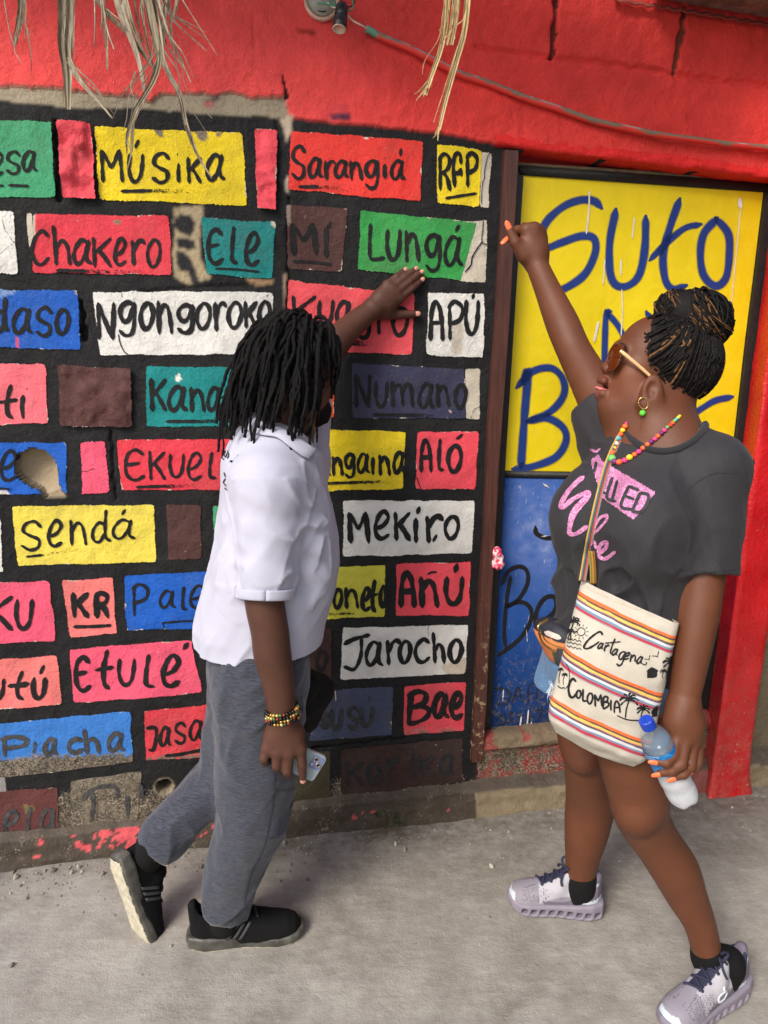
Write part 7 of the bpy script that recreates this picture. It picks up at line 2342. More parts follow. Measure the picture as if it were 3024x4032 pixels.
def build_strap():
    pts_ = [(2292, 2288), (2304, 2220), (2318, 2140), (2334, 2060), (2352, 1980), (2372, 1900), (2396, 1820), (2424, 1755), (2452, 1706), (2476, 1680)]
    path = catmull(pts_, 8.0)
    tb = WM['tb']; raw = []
    for a, b in path:
        h = cast_px(tb, a, b)
        raw.append(h[0].y if h[0] is not None else np.nan)
    raw = np.array(raw); ok = ~np.isnan(raw)
    raw = np.interp(np.arange(len(raw)), np.nonzero(ok)[0], raw[ok])
    sm = raw.copy()
    for _ in range(12): sm[1:-1] = np.minimum(sm[1:-1], .5 * (sm[:-2] + sm[2:])) * .5 + .5 * (.25 * sm[:-2] + .5 * sm[1:-1] + .25 * sm[2:])
    sm = np.minimum(sm, raw) - .006
    n = len(path); k = np.arange(n) / (n - 1)
    sm = sm * smooth(0, .18, k) + (1 - smooth(0, .18, k)) * np.minimum(sm, 1.43)
    cols9 = [(206, 166, 74), (216, 176, 84), (70, 116, 128), (70, 116, 128), (62, 52, 62), (196, 84, 60), (198, 90, 64), (126, 150, 160), (190, 176, 150)]
    t = np.gradient(path, axis=0); t /= np.linalg.norm(t, axis=1)[:, None]; nr = np.stack([-t[:, 1], t[:, 0]], 1)
    rows, cc = [], []
    for i in range(n):
        w = 27
        row = [P(path[i, 0] + nr[i, 0] * w * q, path[i, 1] + nr[i, 1] * w * q, sm[i]) for q in np.linspace(-.5, .5, 9)]
        rows.append(row); cc.append([lin(*c) for c in cols9])
    m = NT('woven_strap'); a = m.attr('Col').outputs['Color']; nz = m.noise(500, 2)
    mm = m.fin(m.mix(m.ramp(nz, .35, .65), m.mix(1.0, a, (.7, .7, .7), 'MULTIPLY'), a), .9, m.bump(nz, .001))
    shell_ribbon(np.array(rows), .003, 'strap', mm, tote, np.array(cc))
    pts2 = catmull([(2336, 2300), (2334, 2230), (2328, 2170)], 8.0)
    rows = [[P(a + dx, b, 1.44) for dx in np.linspace(-12, 12, 5)] for a, b in pts2]
    shell_ribbon(np.array(rows), .003, 'strap', mm, tote, np.array([[lin(*c) for c in ((206, 150, 50), (70, 110, 60), (206, 150, 50), (120, 60, 40), (206, 150, 50))]] * len(pts2)))
build_strap()

# ---- small belt bag at her far hip
bb_ = empty('belt_bag', tuple(P(2175, 2500, 1.52)))
tag(bb_, "small zipped belt bag with navy top and orange side at the woman's far hip", 'bag')
def build_belt():
    s = SDF(); R_ = frame(np.array([.62, -.78, -.10]), UPV)
    c = P(2182, 2512, 1.56)
    s.ell(c + UPV * .012, (.058, .030, .034), R_, 0); s.ell(c - UPV * .022 + np.array([.012, 0, 0]), (.042, .026, .042), R_, .03)
    def col(V):
        q = (V - c) @ R_.T
        c_ = np.tile(np.array(lin(28, 30, 44)), (len(V), 1))
        c_[q[:, 2] < .010] = lin(222, 138, 78)
        c_[(q[:, 2] < -.016)] = lin(196, 112, 66)
        c_[(q[:, 2] < -.020) & (q[:, 0] > .015)] = lin(58, 84, 52)
        return c_
    t = NT('belt_bag_cloth'); m = t.fin(t.attr('Col').outputs['Color'], .6, t.bump(t.noise(500, 2), .0006))
    o, V, Q = sdf_obj('pouch', s, .004, m, bb_, col, 2)
    bv = bvh_of(V, Q)
    d = new_dest(); ribbon(catmull([(2122, 2488), (2140, 2530), (2175, 2556), (2215, 2566)], 5), 7, d, jitter=.02); ribbon(catmull([(2128, 2478), (2150, 2520), (2185, 2540), (2216, 2548)], 5), 4, d, jitter=.02)
    o = dest_obj('zip', d, on_surf(bv, .002, 1.5), mat_cache('gold', None)); adopt(o, bb_)
    d = new_dest(); ribbon(catmull([(2150, 2490), (2205, 2512)], 4), 20, d, jitter=.01)
    o = dest_obj('card_window', d, on_surf(bv, .0015, 1.5), mat_simple('card', lin(200, 186, 176), .4)); adopt(o, bb_)
    pp = catmull(np.array([P(2124, 2480, 1.50), P(2118, 2470, 1.495), P(2128, 2455, 1.50), P(2160, 2440, 1.51)]), .004)
    o = tubes('zip_pull', [pp], [.003], mat_cache('gold', None), None, 6); adopt(o, bb_)
build_belt()

# ---- bottle
bot = empty('water_bottle', tuple(P(2620, 2990, 1.335)))
tag(bot, "half frosted clear plastic water bottle with blue cap in the woman's lowered hand", 'bottle')
def build_bottle():
    top, base = P(2538, 2826, 1.318), P(2700, 3152, 1.348)
    ax = unit(top - base); L = float(np.linalg.norm(top - base)); R_ = frame(np.cross([.2, .9, .1], ax), ax)
    k = L / .210
    prof = [(.010, .006), (.019, .0), (.025, .002), (.0305, .012), (.0322, .030), (.0312, .045), (.0324, .060), (.0312, .075), (.0325, .092), (.0325, .118), (.0325, .145), (.0318, .152), (.0285, .166), (.0215, .178), (.0145, .186), (.0125, .190), (.0125, .196)]
    pr = catmull(np.array([(r, z * k) for r, z in prof]), .003)
    V, F_ = lathe(pr, 48)
    th = np.arctan2(V[:, 1], V[:, 0])
    low = smooth(.022, .0, V[:, 2]); V[:, 2] += low * .006 * (np.cos(5 * th) * .5 + .5)
    frost = smooth(.118 * k, .085 * k, V[:, 2] + .006 * vnoise(V * 60, 3))
    t = NT('bottle_plastic'); fr = t.attr('frost').outputs['Fac']; nz = t.noise(120, 4, .7)
    al = t.math('ADD', t.math('MULTIPLY', fr, .46), .12); al = t.math('ADD', al, t.math('MULTIPLY', t.math('MULTIPLY', nz, fr), .25), True)
    m = t.fin(t.mix(fr, lin(206, 216, 226), lin(214, 218, 224)), t.math('ADD', t.math('MULTIPLY', fr, .35), .04), t.bump(t.noise(50, 3), .0012), al)
    t.b.inputs['Specular IOR Level'].default_value = .7
    o = mesh_obj('bottle_body', place(V, R_, base), F_, m, None, True, None, {'frost': frost}); adopt(o, bot)
    wl = [(r * .95, z) for r, z in pr if .10 * k < z < .160 * k]
    V, F_ = lathe([(0.0001, .10 * k)] + wl + [(0.0001, .160 * k)], 40)
    t = NT('bottle_water'); m = t.fin(lin(104, 128, 150), .05)
    t.b.inputs['Alpha'].default_value = .42
    o = mesh_obj('water', place(V, R_, base), F_, m, None, True); adopt(o, bot)
    lab = [(.0331, .094 * k), (.0332, .100 * k), (.0332, .138 * k), (.0331, .144 * k)]
    V, F_ = lathe(lab, 48); F_ = F_[:-2]
    t = NT('bottle_label'); vz = t.noise(1, 3, .6, t.map((40, 40, 160)))
    m = t.fin(t.mix(t.ramp(vz, .45, .65), lin(18, 104, 178), lin(52, 146, 206)), .25)
    o = mesh_obj('bottle_label', place(V, R_, base), F_, m, None, True); adopt(o, bot)
    lbv = BVHTree.FromPolygons([tuple(v) for v in place(V, R_, base)], F_)
    d = new_dest()
    for y_, x0, x1, w in ((2968, 2528, 2590, 3), (2976, 2530, 2596, 3), (2984, 2534, 2580, 3), (2996, 2540, 2600, 6)): ribbon(catmull([(x0, y_), (x1, y_ + (x1 - x0) * .12)], 4), w, d, jitter=.2)
    o = dest_obj('label_print', d, on_surf(lbv, .0008, 1.34), mat_simple('label_white', lin(150, 196, 226), .3)); adopt(o, bot)
    cp = []
    for j in range(9):
        z = .190 * k + .017 * j / 8
        cp.append((.0148 - .0006 * (j == 8) , z))
    V, F_ = lathe([(.0150, .188 * k), (.0150, .192 * k)] + cp[1:] + [(.0120, .190 * k + .0185)], 60)
    th = np.arctan2(V[:, 1], V[:, 0]); rr = np.hypot(V[:, 0], V[:, 1]); s_ = 1 + .018 * np.cos(30 * th) * (V[:, 2] > .193 * k)
    V[:, 0] *= s_; V[:, 1] *= s_
    o = mesh_obj('cap', place(V, R_, base), F_, mat_simple('blue_cap', lin(22, 64, 178), .32, .05), None, False); adopt(o, bot)
build_bottle()

# ---- bangle and bracelets
def ring3(c, ax, ra, rb, hint, n=48):
    ax = unit(ax); a = np.asarray(hint, float); a = unit(a - ax * (a @ ax)); b = np.cross(ax, a)
    th = np.linspace(0, 2 * math.pi, n)
    return c + ra * np.cos(th)[:, None] * a + rb * np.sin(th)[:, None] * b
_bc = P(2684, 2790, 1.362)
o = tubes('bangle', [ring3(_bc, np.array([-.20, .0, -.9]) + np.array([.35, 0, 0]), .0335, .0335, [1, 0, 0])], [.0012], mat_cache('silver', lambda: mat_simple('silver', lin(226, 216, 204), .15, .03, Metallic=.9)), None, 8); adopt(o, woman)
def man_bracelets():
    ax = Wp(1118, 2860, .62) - Wp(1103, 2740, .62)
    sph = SDF(); sph.ell((0, 0, 0), (1, 1, 1), np.eye(3), 0); SV, SQ = sph.mesh(.3, .5)
    pal = [(170, 132, 64), (34, 29, 26), (196, 176, 120), (34, 29, 26), (140, 50, 34), (176, 140, 72), (26, 24, 22), (70, 96, 48)]
    for q, (c, rr, br) in enumerate(((Wp(1110, 2795, .62), .0390, .0058), (Wp(1113, 2818, .62), .0395, .0048))):
        VV, FF, CC = [], [], []; base = 0
        n = 30
        for row in (-1, 1):
            ring = ring3(c + unit(ax) * row * br * .8, ax, rr, rr * .92, WU, n + 1)[:-1]
            for k, p in enumerate(ring):
                VV.append(SV * br * (.95 if (k + row) % 2 else .75) + p); FF.extend((SQ + base).tolist()); base += len(SV)
                CC.append(np.tile(np.array(lin(*pal[(k * 3 + row + q) % len(pal)])), (len(SV), 1)))
        t = mat_cache('bracelet_beads', lambda: (lambda n_: n_.fin(n_.attr('Col').outputs['Color'], .25, None, None, Metallic=.55))(NT('bracelet_beads')))
        o = mesh_obj('bracelet', np.concatenate(VV), FF, t, None, True, np.concatenate(CC)); adopt(o, man)
man_bracelets()

# ---- phone
ph = empty('phone', tuple(Wp(1140, 2975, .606)))
tag(ph, "grey phone in a clear case, camera side out, in the man's lowered hand", 'phone')
def build_phone():
    A, Bp = Wp(1012, 2918, .606), Wp(1260, 3030, .606)
    x = unit(Bp - A); n = unit(WN - x * (WN @ x)); y = np.cross(n, x); L = np.linalg.norm(Bp - A); W = .0735
    def rrect(l, w, r, k=8):
        pts_ = []
        for cx, cy, a0 in ((l / 2 - r, w / 2 - r, 0), (-l / 2 + r, w / 2 - r, 90), (-l / 2 + r, -w / 2 + r, 180), (l / 2 - r, -w / 2 + r, 270)):
            for j in range(k + 1):
                a = math.radians(a0 + 90 * j / k); pts_.append((cx + r * math.cos(a), cy + r * math.sin(a)))
        return pts_
    def slab(name, cx, cy, l, w, r, z0, z1, mat, ch=.0012):
        C_ = (A + Bp) / 2
        rings = []
        for dz, ins in ((z0, ch), (z0 + ch, 0), (z1 - ch, 0), (z1, ch)):
            rings.append([C_ + x * (cx + a) + y * (cy + b) + n * dz for a, b in rrect(l - 2 * ins, w - 2 * ins, max(r - ins, .0005))])
        m_ = len(rings[0]); V = np.array(rings).reshape(-1, 3)
        F_ = [list(range(m_))[::-1]] + [[i * m_ + j, i * m_ + (j + 1) % m_, (i + 1) * m_ + (j + 1) % m_, (i + 1) * m_ + j] for i in range(3) for j in range(m_)] + [[3 * m_ + j for j in range(m_)]]
        o = mesh_obj(name, V, F_, mat); adopt(o, ph); return o
    slab('phone_case', 0, 0, L, W, .010, -.0055, .0040, mat_simple('phone_case', lin(146, 160, 166), .18, .06))
    slab('phone_edge', 0, 0, L + .0012, W + .0012, .0105, -.0050, -.0030, mat_simple('phone_edge', lin(150, 126, 118), .3, .05))
    s_ = 1 if (y @ UPV) > 0 else -1
    cx, cy = L / 2 - .019, s_ * (W / 2 - .022)
    slab('camera_plate', cx, cy, .030, .037, .006, .0042, .0058, mat_simple('camera_plate', lin(112, 122, 158), .2, .05))
    M_L = mat_simple('camera_glass', lin(30, 30, 36), .06, .05); M_R = mat_cache('silver', None)
    C_ = (A + Bp) / 2
    for k, (dx, dy) in enumerate(((-.006, .009), (.006, -.002 + .0), )):
        pass
    for dx, dy, rr in ((-.0055 , s_ * .0085, .0062), (.0060, s_ * -.0030, .0062)):
        c = C_ + x * (cx + dx) + y * (cy + dy)
        V, F_ = lathe([(rr, .0058), (rr, .0076), (rr - .0012, .0080), (rr - .0016, .0072)], 28)
        Rm = np.stack([x, y, n]); o = mesh_obj('lens_ring', place(V, Rm, c), F_, M_R, None, True); adopt(o, ph)
        V, F_ = lathe([(rr - .0016, .0066), (rr - .0017, .0075)], 28); o = mesh_obj('camera_lens', place(V, Rm, c), F_, M_L); adopt(o, ph)
    c = C_ + x * (cx - .009) + y * (cy - s_ * .008); V, F_ = lathe([(.0024, .0058), (.0022, .0064)], 16); o = mesh_obj('flash', place(V, np.stack([x, y, n]), c), F_, mat_simple('flash', lin(236, 232, 220), .2)); adopt(o, ph)
build_phone()

# ---- black waist bag at his far hip
wb = empty('waist_bag', tuple(Wp(1260, 2760, .36)))
tag(wb, "black waist bag with metal zip pulls hanging at the man's front hip", 'bag')
def build_waist():
    s = SDF()
    s.cone(Wp(1205, 2690, .42), Wp(1248, 2716, .40), .036, .038, 0); s.cone(Wp(1248, 2716, .40), Wp(1216, 2836, .41), .040, .024, .03)
    s.cone(Wp(1212, 2700, .44), Wp(1198, 2840, .43), .032, .024, .03)
    s.warp(lambda p, d: d + folds(p, [(UPV + WU, 26, .007)], 230))
    o, V, Q = sdf_obj('pouch', s, .0045, cloth_mat('black_nylon', lin(16, 16, 17), 500, .2, .7, 0, 0), wb, None, 1)
    pp = [catmull(np.array([Wp(1312, 2705, .40), Wp(1320, 2730, .40), Wp(1322, 2758, .40)]), .004), catmull(np.array([Wp(1288, 2768, .41), Wp(1298, 2772, .41)]), .004)]
    for q in pp:
        o = tubes('zip_pull', [q], [.0022], mat_cache('silver', None), None, 6); adopt(o, wb)
    for a, b in (((1185, 2740), (1190, 2800)), ((1036, 2752), (1030, 2818))):
        o = tubes('cord', [catmull(np.array([Wp(*a, .605), Wp((a[0] + b[0]) / 2 + 3, (a[1] + b[1]) / 2, .615), Wp(*b, .612)]), .005)], [.0018], mat_cache('dark_cord', lambda: mat_simple('dark_cord', lin(40, 42, 52), .8)), None, 5); adopt(o, wb)
build_waist()

# ------------------------------------------------------------------ dry palm leaves hanging from the eave
M_DRY = NT('dry_palm'); t = M_DRY
_nz = t.noise(1.0, 4, .65, t.map((140, 140, 10)))
_c1 = t.mix(t.ramp(_nz, .3, .7), lin(104, 92, 72), lin(178, 166, 142))
M_DRY = t.fin(t.mix(t.math('MULTIPLY', t.ramp(t.noise(9, 3), .5, .7), .6), _c1, lin(96, 74, 50)), .6, t.bump(_nz, .0012))
M_STRAW = NT('straw'); t = M_STRAW
_nz = t.noise(1.0, 4, .65, t.map((160, 160, 10)))
M_STRAW = t.fin(t.mix(t.ramp(_nz, .3, .7), lin(150, 122, 74), lin(214, 192, 142)), .6, t.bump(_nz, .0012))
def leaf_clump(label, strips, fromcrop, y0, mat, group='dry palm leaves hanging from the eave'):
    VV, FF = [], []; base = 0
    rr_ = np.random.default_rng(len(strips) * 7)                # thin torn companions beside each leaflet
    strips = list(strips) + [([(a + rr_.normal(0, 5) + o_ * q / len(pl_), b * (f_ if b > 0 else 1) + rr_.normal(0, 4)) for q, (a, b) in enumerate(pl_)], rr_.uniform(3, 7), 1)
                             for pl_, w0, w1 in strips if w0 > 9 for o_, f_ in ((rr_.normal(0, 26), rr_.uniform(.6, 1)), (rr_.normal(0, 30), rr_.uniform(.4, .95)))]
    for k, (pl_, w0, w1) in enumerate(strips):
        ox, sc = fromcrop
        path = catmull([(ox + a / sc, b / sc) for a, b in pl_], 9.0)
        n = len(path); yy = y0 + .05 * math.sin(k * 2.3) + .03 * np.sin(np.linspace(0, 2, n) + k)
        c = np.array([P(a, b, y) for (a, b), y in zip(path, yy)])
        tg_ = np.gradient(c, axis=0); tg_ /= np.linalg.norm(tg_, axis=1)[:, None]
        tw = .5 * math.sin(k * 1.9) + .5 * np.sin(np.linspace(0, 3, n) + k)
        sd = np.cross(tg_, np.array([0, -1.0, 0])); sd /= np.linalg.norm(sd, axis=1)[:, None]
        fw = np.cross(sd, tg_)
        wd = (np.interp(np.linspace(0, 1, n), [0, .6, 1], [w0, (w0 + w1) / 2, w1]) / sc / 2) * .00068
        s2 = sd * np.cos(tw)[:, None] + fw * np.sin(tw)[:, None]; nn = np.cross(tg_, s2)
        for q, dz in ((-1, .0), (-.5, .35), (0, .75), (.5, .35), (1, .0)):
            pass
        prof = [(-1, 0), (-.45, .42), (0, .12), (.45, .46), (1, 0)]
        th = .0007
        top = np.stack([c + s2 * (wd * a)[:, None] + nn * (wd * b + th)[:, None] for a, b in prof], 1)
        bot_ = np.stack([c + s2 * (wd * a)[:, None] + nn * (wd * b - th)[:, None] for a, b in prof], 1)
        m = len(prof)
        loop = np.concatenate([top, bot_[:, ::-1]], 1); m2 = loop.shape[1]
        VV.append(loop.reshape(-1, 3))
        i = np.arange(n - 1)[:, None] * m2; j = np.arange(m2)[None]; j2 = (j + 1) % m2
        FF.extend((np.stack([i + j, i + j2, i + m2 + j2, i + m2 + j], -1).reshape(-1, 4) + base).tolist())
        FF.append([base + q for q in range(m2)]); FF.append([base + (n - 1) * m2 + q for q in range(m2)][::-1])
        base += n * m2
    o = mesh_obj('dry_palm_frond', np.concatenate(VV), FF, mat, None, False)
    tag(o, label, 'palm leaf', group)
    return o
c7 = (0, 1.0578); c8 = (1100, 1.0578)
leaf_clump('small wispy dry palm tuft at the top border above the green esa block', [([(85,-120),(88,20),(75,100),(52,190)],34,4),([(95,20),(102,90),(128,148)],8,2),([(70,150),(62,210),(90,262)],5,1),([(12,-40),(38,120),(60,190)],5,2),([(112,120),(130,230),(133,335)],5,1),([(100,-80),(96,60),(70,180)],14,3)], c7, 1.86, M_DRY)
leaf_clump('broad folded grey palm leaf with a thin split tip over the black band', [([(270,-160),(274,60),(268,180),(280,300),(284,455)],66,18),([(300,-100),(298,100),(296,260)],30,8),([(286,250),(330,330),(400,410),(468,492)],22,5),([(392,-60),(396,100),(393,196)],7,2)], c7, 1.82, M_DRY)
leaf_clump('big tangled bunch of dry palm leaflets reaching down over the word Música', [
    ([(380,-40),(450,60),(540,150),(590,220),(642,292)],20,4),([(412,-60),(440,110),(448,292)],16,4),([(425,-60),(442,100),(475,206)],12,3),([(478,-80),(510,60),(540,140),(580,260),(602,380),(596,432)],48,10),
    ([(505,-60),(560,130),(600,220),(636,282)],20,4),([(598,-80),(640,100),(662,230),(640,330),(560,470),(524,600)],30,6),([(692,-80),(672,200),(620,370),(560,500),(545,640),(530,705)],24,4),([(600,-80),(650,180),(700,300),(750,400),(775,520),(820,640),(882,742)],32,5),
    ([(640,-60),(700,140),(745,230),(796,345)],16,3),([(650,-60),(720,80),(860,212)],10,2),([(745,-60),(728,40),(705,122)],12,4),([(585,-60),(602,120),(640,284)],12,3),([(555,-60),(572,90),(602,182)],9,2),([(700,-60),(716,150),(740,302)],9,2),([(520,384),(548,352),(574,328)],4,1),([(735,-40),(830,110),(906,232)],4,1),([(620,-80),(668,120),(690,260),(745,370)],22,4),([(560,470),(530,560),(528,640)],14,3),([(775,520),(800,590),(815,640)],10,3)], c7, 1.78, M_DRY)
leaf_clump('pale straw strip with a frayed bent end before the red wall', [([(702,-120),(692,80),(673,200),(628,330),(608,395)],22,14),([(628,325),(596,366),(565,390)],8,3),([(620,352),(592,392),(572,416)],8,3),([(616,360),(604,388),(600,404)],8,3),([(716,-120),(702,60),(688,150)],12,6)], c8, 1.80, M_STRAW)
leaf_clump('short doubled straw strip between the two long ones', [([(756,-120),(734,80),(716,186)],24,14),([(738,-120),(716,90),(698,188)],14,8)], c8, 1.84, M_STRAW)
leaf_clump('longest straw strip ending in a frayed tip above the letters RFP', [([(792,-120),(772,120),(736,260),(692,420),(664,540)],24,14),([(668,520),(656,556),(640,574)],8,2),([(664,530),(662,560),(660,586)],8,2),([(664,535),(652,552),(648,566)],6,2)], c8, 1.79, M_STRAW)

# ------------------------------------------------------------------ beam and sheet edge at the top right
def roof_beam():
    pts_ = []
    for w_ in (.20, .02):
        a, b = Wp(2560, -6, .02), Wp(3420, 140, .02)
        for p in (a, b, b + UPV * .16, a + UPV * .16):
            pts_.append(p + WN * (w_ - .02))
    o = mesh_obj('roof_beam', np.array(pts_), [[0, 1, 2, 3], [7, 6, 5, 4], [0, 4, 5, 1], [1, 5, 6, 2], [2, 6, 7, 3], [3, 7, 4, 0]], M_WOOD)
    bm = bmesh.new(); bm.from_mesh(o.data); bmesh.ops.recalc_face_normals(bm, faces=bm.faces)
    bmesh.ops.bevel(bm, geom=bm.edges[:], offset=.006, segments=2, affect='EDGES'); bm.to_mesh(o.data); bm.free()
    tag(o, 'weathered grey wooden beam crossing the top right corner above the red wall', 'beam')
roof_beam()
def sheet_edge():
    q = [(2420 + 26 * k, -8 + 26 * k * .165 + (9 if k % 2 else 0)) for k in range(34)]
    rows = []
    for w_, dy in ((.018, 4), (.014, 0), (.010, -8)):
        rows.append([Wp(a, b + 2 + dy, w_) for a, b in q])
    m = mat_simple('painted_sheet', lin(150, 66, 54), .6, .3, 30, .002)
    o = shell_ribbon(np.array(rows), .003, 'roofing_sheet', m, None)
    tag(o, 'wavy edge of a red painted roofing sheet under the wooden beam', 'roofing sheet')
sheet_edge()

# ------------------------------------------------------------------ conduit, lamp socket
def conduit():
    pl_ = [(1440,112),(1512,150),(1603,187),(1694,232),(1813,292),(1922,328),(2059,383),(2196,428),(2332,474),(2469,506),(2606,533),(2742,551),(2879,570),(3024,583),(3250,606)]
    path = catmull(np.array([Wp(a, b, .020) for a, b in pl_]), .012)
    VV, FF = tube_mesh([path], [.0095], 14)
    V = VV[0]; c_ = np.tile(np.array(lin(128, 108, 90)), (len(V), 1))
    ring = np.repeat(path, 14, 0); lowr = (V - ring) @ UPV / .0095
    k = vnoise(np.stack([V[:, 0] * 16, V[:, 1] * 3, V[:, 2] * 10], -1), 401) + .4 * vnoise(V * 60, 402)
    c_[(lowr < -.10 + .9 * k)] = lin(224, 62, 54)
    c_[(lowr > .2) & (lowr < .6) & (k > .25)] = lin(150, 160, 156)
    c_[V[:, 0] < path[0, 0] + .03] = lin(92, 150, 126)
    t = NT('conduit_plastic'); m = t.fin(t.attr('Col').outputs['Color'], .35, t.bump(t.noise(90, 3), .001))
    o = mesh_obj('electric_conduit', V, FF, m, None, True, c_)
    tag(o, 'sagging plastic electric conduit smeared with red paint across the upper wall', 'conduit')
conduit()
lamp = empty('lamp_socket', tuple(Wp(1290, 40, .02)))
tag(lamp, 'bare black lamp socket hanging by green wires from a round wall box', 'lamp socket')
def lamp_socket():
    Rw = np.stack([WU, UPV, WN]); c = Wp(1266, 8, .005)
    V, F_ = lathe([(.048, -.01), (.049, .010), (.044, .014), (.040, .006), (.0001, .004)], 40)
    o = mesh_obj('box_rim', place(V, Rw, c), F_, mat_simple('box_rim', lin(206, 170, 152), .6, .25, 60, .001), None, True); adopt(o, lamp)
    V, F_ = lathe([(.038, .007), (.037, .010), (.0001, .010)], 40)
    o = mesh_obj('box_cover', place(V, Rw, c), F_, mat_simple('box_cover', lin(150, 150, 140), .5, .15, 60), None, True); adopt(o, lamp)
    M_D = mat_cache('socket_black', lambda: mat_simple('socket_black', lin(34, 32, 31), .35, .2))
    for a in (30, 150, 270):
        q = [c + .028 * (math.cos(math.radians(a + k)) * WU + math.sin(math.radians(a + k)) * UPV) + WN * .011 for k in (-22, -10, 0, 10, 22)]
        o = tubes('slot', [np.array(q)], [.0016], M_D, None, 5); adopt(o, lamp)
    a_, b_ = Wp(1346, 30, .07), Wp(1336, 112, .085)
    ax = unit(b_ - a_); R_ = frame(np.cross([.3, .8, .2], ax), ax); L = float(np.linalg.norm(b_ - a_))
    V, F_ = lathe([(.0001, -.012), (.012, -.010), (.017, 0), (.0175, L * .45), (.0165, L * .47), (.0185, L * .52), (.0195, L), (.0185, L + .001), (.0150, L), (.0145, L - .02), (.0001, L - .022)], 36)
    o = mesh_obj('socket', place(V, R_, a_), F_, M_D, None, True); adopt(o, lamp)
    V, F_ = lathe([(.0184, L + .0012), (.0184, L + .003), (.0135, L + .003), (.0130, L - .012), (.0001, L - .014)], 36)
    o = mesh_obj('socket_ring', place(V, R_, a_), F_, mat_simple('socket_ring', lin(206, 198, 180), .3), None, True); adopt(o, lamp)
    V, F_ = lathe([(.0060, L - .006), (.0055, L + .001), (.0001, L + .001)], 20); o = mesh_obj('contact', place(V, R_, a_), F_, mat_simple('brass', lin(150, 120, 80), .3, .1, Metallic=.7), None, True); adopt(o, lamp)
    G_ = mat_simple('green_wire', lin(70, 140, 110), .4); W_ = mat_simple('white_wire', lin(214, 206, 186), .4)
    wires = [([(1300, -30), (1310, 10), (1330, 20), (1345, 30)], G_), ([(1290, 10), (1315, 30), (1340, 18), (1352, 28)], W_), ([(1250, 12), (1300, 18), (1338, 34)], G_), ([(1352, 40), (1385, 78), (1420, 98), (1450, 114)], W_), ([(1350, 30), (1390, 20), (1400, -20)], M_D), ([(1352, 30), (1380, 42), (1392, 20), (1380, -20)], G_)]
    for pl_, m in wires:
        o = tubes('wire', [catmull(np.array([Wp(a, b, .04 + .02 * math.sin(k)) for k, (a, b) in enumerate(pl_)]), .006)], [.0022], m, None, 6); adopt(o, lamp)
lamp_socket()

# ------------------------------------------------------------------ small things on the ground and the door
def scrap():
    s = SDF(); c = Wp(1958, 2195, .03)
    s.ell(c + UPV * .012, (.016, .012, .026), np.eye(3), 0); s.ell(c - UPV * .022 + WU * .004, (.022, .013, .022), np.eye(3), .006); s.ell(c + WU * .010 - UPV * .004, (.012, .010, .016), np.eye(3), .004)
    s.warp(lambda p, d: d + .006 * (np.abs(vnoise(p * 70, 7)) - .3))
    t = NT('scrap_cloth'); m = t.fin(t.mix(t.ramp(t.noise(55, 2), .48, .56), lin(226, 60, 96), lin(226, 206, 206)), .8)
    V, Q = s.mesh(.003); V = relax(V, Q, 1)
    o = mesh_obj('cloth_scrap', V, Q, m, None, True); tag(o, 'crumpled pink and white cloth scrap tied to the brown door jamb', 'cloth')
scrap()
def loop_wire():
    c = P(2926, 1828, 2.30)
    th = np.linspace(.3, 5.6, 26)
    o = tubes('wire_loop', [np.stack([c[0] + .020 * np.cos(th), c[1] - .03 - .01 * np.sin(th), c[2] + .024 * np.sin(th)], 1)], [.0022], mat_simple('rusty_wire', lin(60, 48, 42), .7), None, 6)
    tag(o, 'thin dark wire loop on the edge of the door beside the pillar', 'wire')
loop_wire()
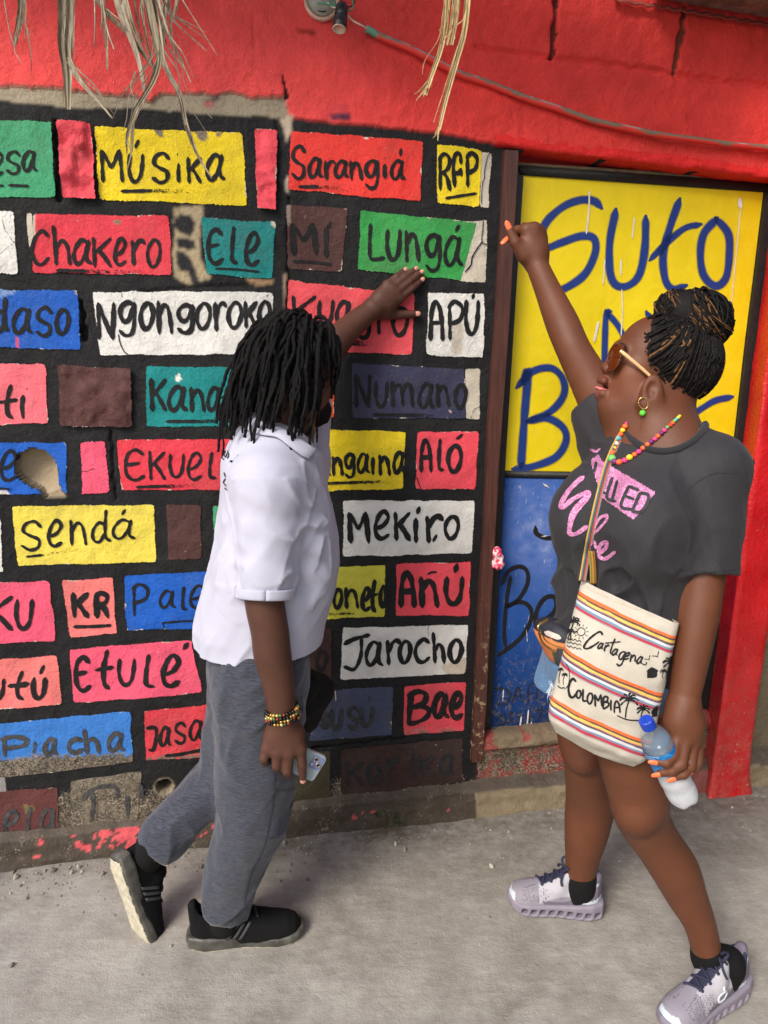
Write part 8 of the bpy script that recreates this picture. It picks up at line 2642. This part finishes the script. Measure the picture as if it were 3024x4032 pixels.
def weed():
    r_ = np.random.default_rng(3)
    w = empty('weed', tuple(G(1522, 3268))); tag(w, 'small weed with withered roots growing at the foot of the wall', 'weed')
    b = np.array(w.location)
    M_LF = mat_simple('weed_leaf', lin(64, 82, 48), .6, .25, 80); M_TW = mat_simple('twig', lin(92, 78, 60), .9, .25, 60)
    for k in range(9):
        a = r_.uniform(0, 6.28); l = r_.uniform(.02, .045)
        tip = b + np.array([math.cos(a) * l * .8, math.sin(a) * l * .5 - .01, r_.uniform(.02, .06)])
        o = tubes('stem', [catmull(np.array([b, (b + tip) / 2 + [0, 0, .01], tip]), .004)], [.0012], M_TW, None, 5); adopt(o, w)
        if k < 7:
            d = unit(tip - b + [0, 0, -.02]); sd = unit(np.cross(d, [0, 0, 1])); L = r_.uniform(.016, .028)
            rows = [[tip + d * L * q + sd * L * .5 * math.sin(math.pi * min(.98, q + .02)) * e + np.array([0, 0, -.006 * q * q + .003 * abs(e)]) for e in (-1, 0, 1)] for q in np.linspace(0, 1, 6)]
            o = shell_ribbon(np.array(rows), .0006, 'leaf', M_LF, None); adopt(o, w)
    for k in range(14):
        a = r_.uniform(-.6, 3.7); p = b + np.array([r_.normal(0, .03), r_.normal(0, .012) - .02, .006]); l = r_.uniform(.03, .09)
        q = catmull(np.array([p, p + np.array([math.cos(a) * l * .5, -abs(math.sin(a)) * l * .3, r_.uniform(.002, .012)]), p + np.array([math.cos(a + .4) * l, -abs(math.sin(a + .4)) * l * .5, .002])]), .005)
        o = tubes('root', [q], [.0011], M_TW, None, 5); adopt(o, w)
weed()
def gravel():
    r_ = np.random.default_rng(21)
    VV, FF, CC = [], [], []; base = 0
    ico = bmesh.new(); bmesh.ops.create_icosphere(ico, subdivisions=1, radius=1.0)
    iv = np.array([v.co[:] for v in ico.verts]); fi = np.array([[v.index for v in f.verts] for f in ico.faces]); ico.free()
    for k in range(520):
        u_ = r_.uniform(-1.4, 1.5); near = r_.random()
        off = (.08 + abs(r_.normal(0, .10))) if near < .75 else r_.uniform(.1, 1.0)
        if k < 200: u_ = r_.uniform(-1.3, -.25); off = .085 + abs(r_.normal(0, .07))
        p = wall_pt(u_, 0.0, off); s = r_.uniform(.0014, .0042) if r_.random() < .90 else r_.uniform(.005, .010)
        v = iv * (s * r_.uniform(.6, 1.3, 3)) * (1 + .25 * vnoise(iv * 1.7 + k, 5))[:, None]
        z = float(gz(p[0], p[1]))
        VV.append(v + np.array([p[0], p[1], z + s * .35])); FF.extend((fi + base).tolist()); base += len(iv)
        g = r_.uniform(.35, 1.15); CC.append(np.tile(np.array(lin(168, 160, 146)) * g, (len(iv), 1)))
    t = NT('gravel'); m = t.fin(t.attr('Col').outputs['Color'], .85)
    o = mesh_obj('gravel', np.concatenate(VV), FF, m, None, False, np.concatenate(CC)); tag(o, 'loose grit and small stones scattered along the foot of the wall', 'gravel', None, 'stuff')
gravel()
def cap_on_ground():
    p = G(2848, 3112); V, F_ = lathe([(.0001, .001), (.013, .001), (.0150, .004), (.0158, .006), (.0135, .0055), (.0125, .003), (.0001, .0025)], 30)
    o = mesh_obj('bottle_cap', place(V, frame(np.array([1, .2, .25]), np.array([-.2, -.25, 1.0])), p + [0, 0, .004]), F_, mat_simple('tin_cap', lin(92, 96, 92), .3, .2, 200, Metallic=.6), None, True)
    tag(o, 'flattened metal bottle cap lying at the foot of the red pillar', 'bottle cap')
cap_on_ground()
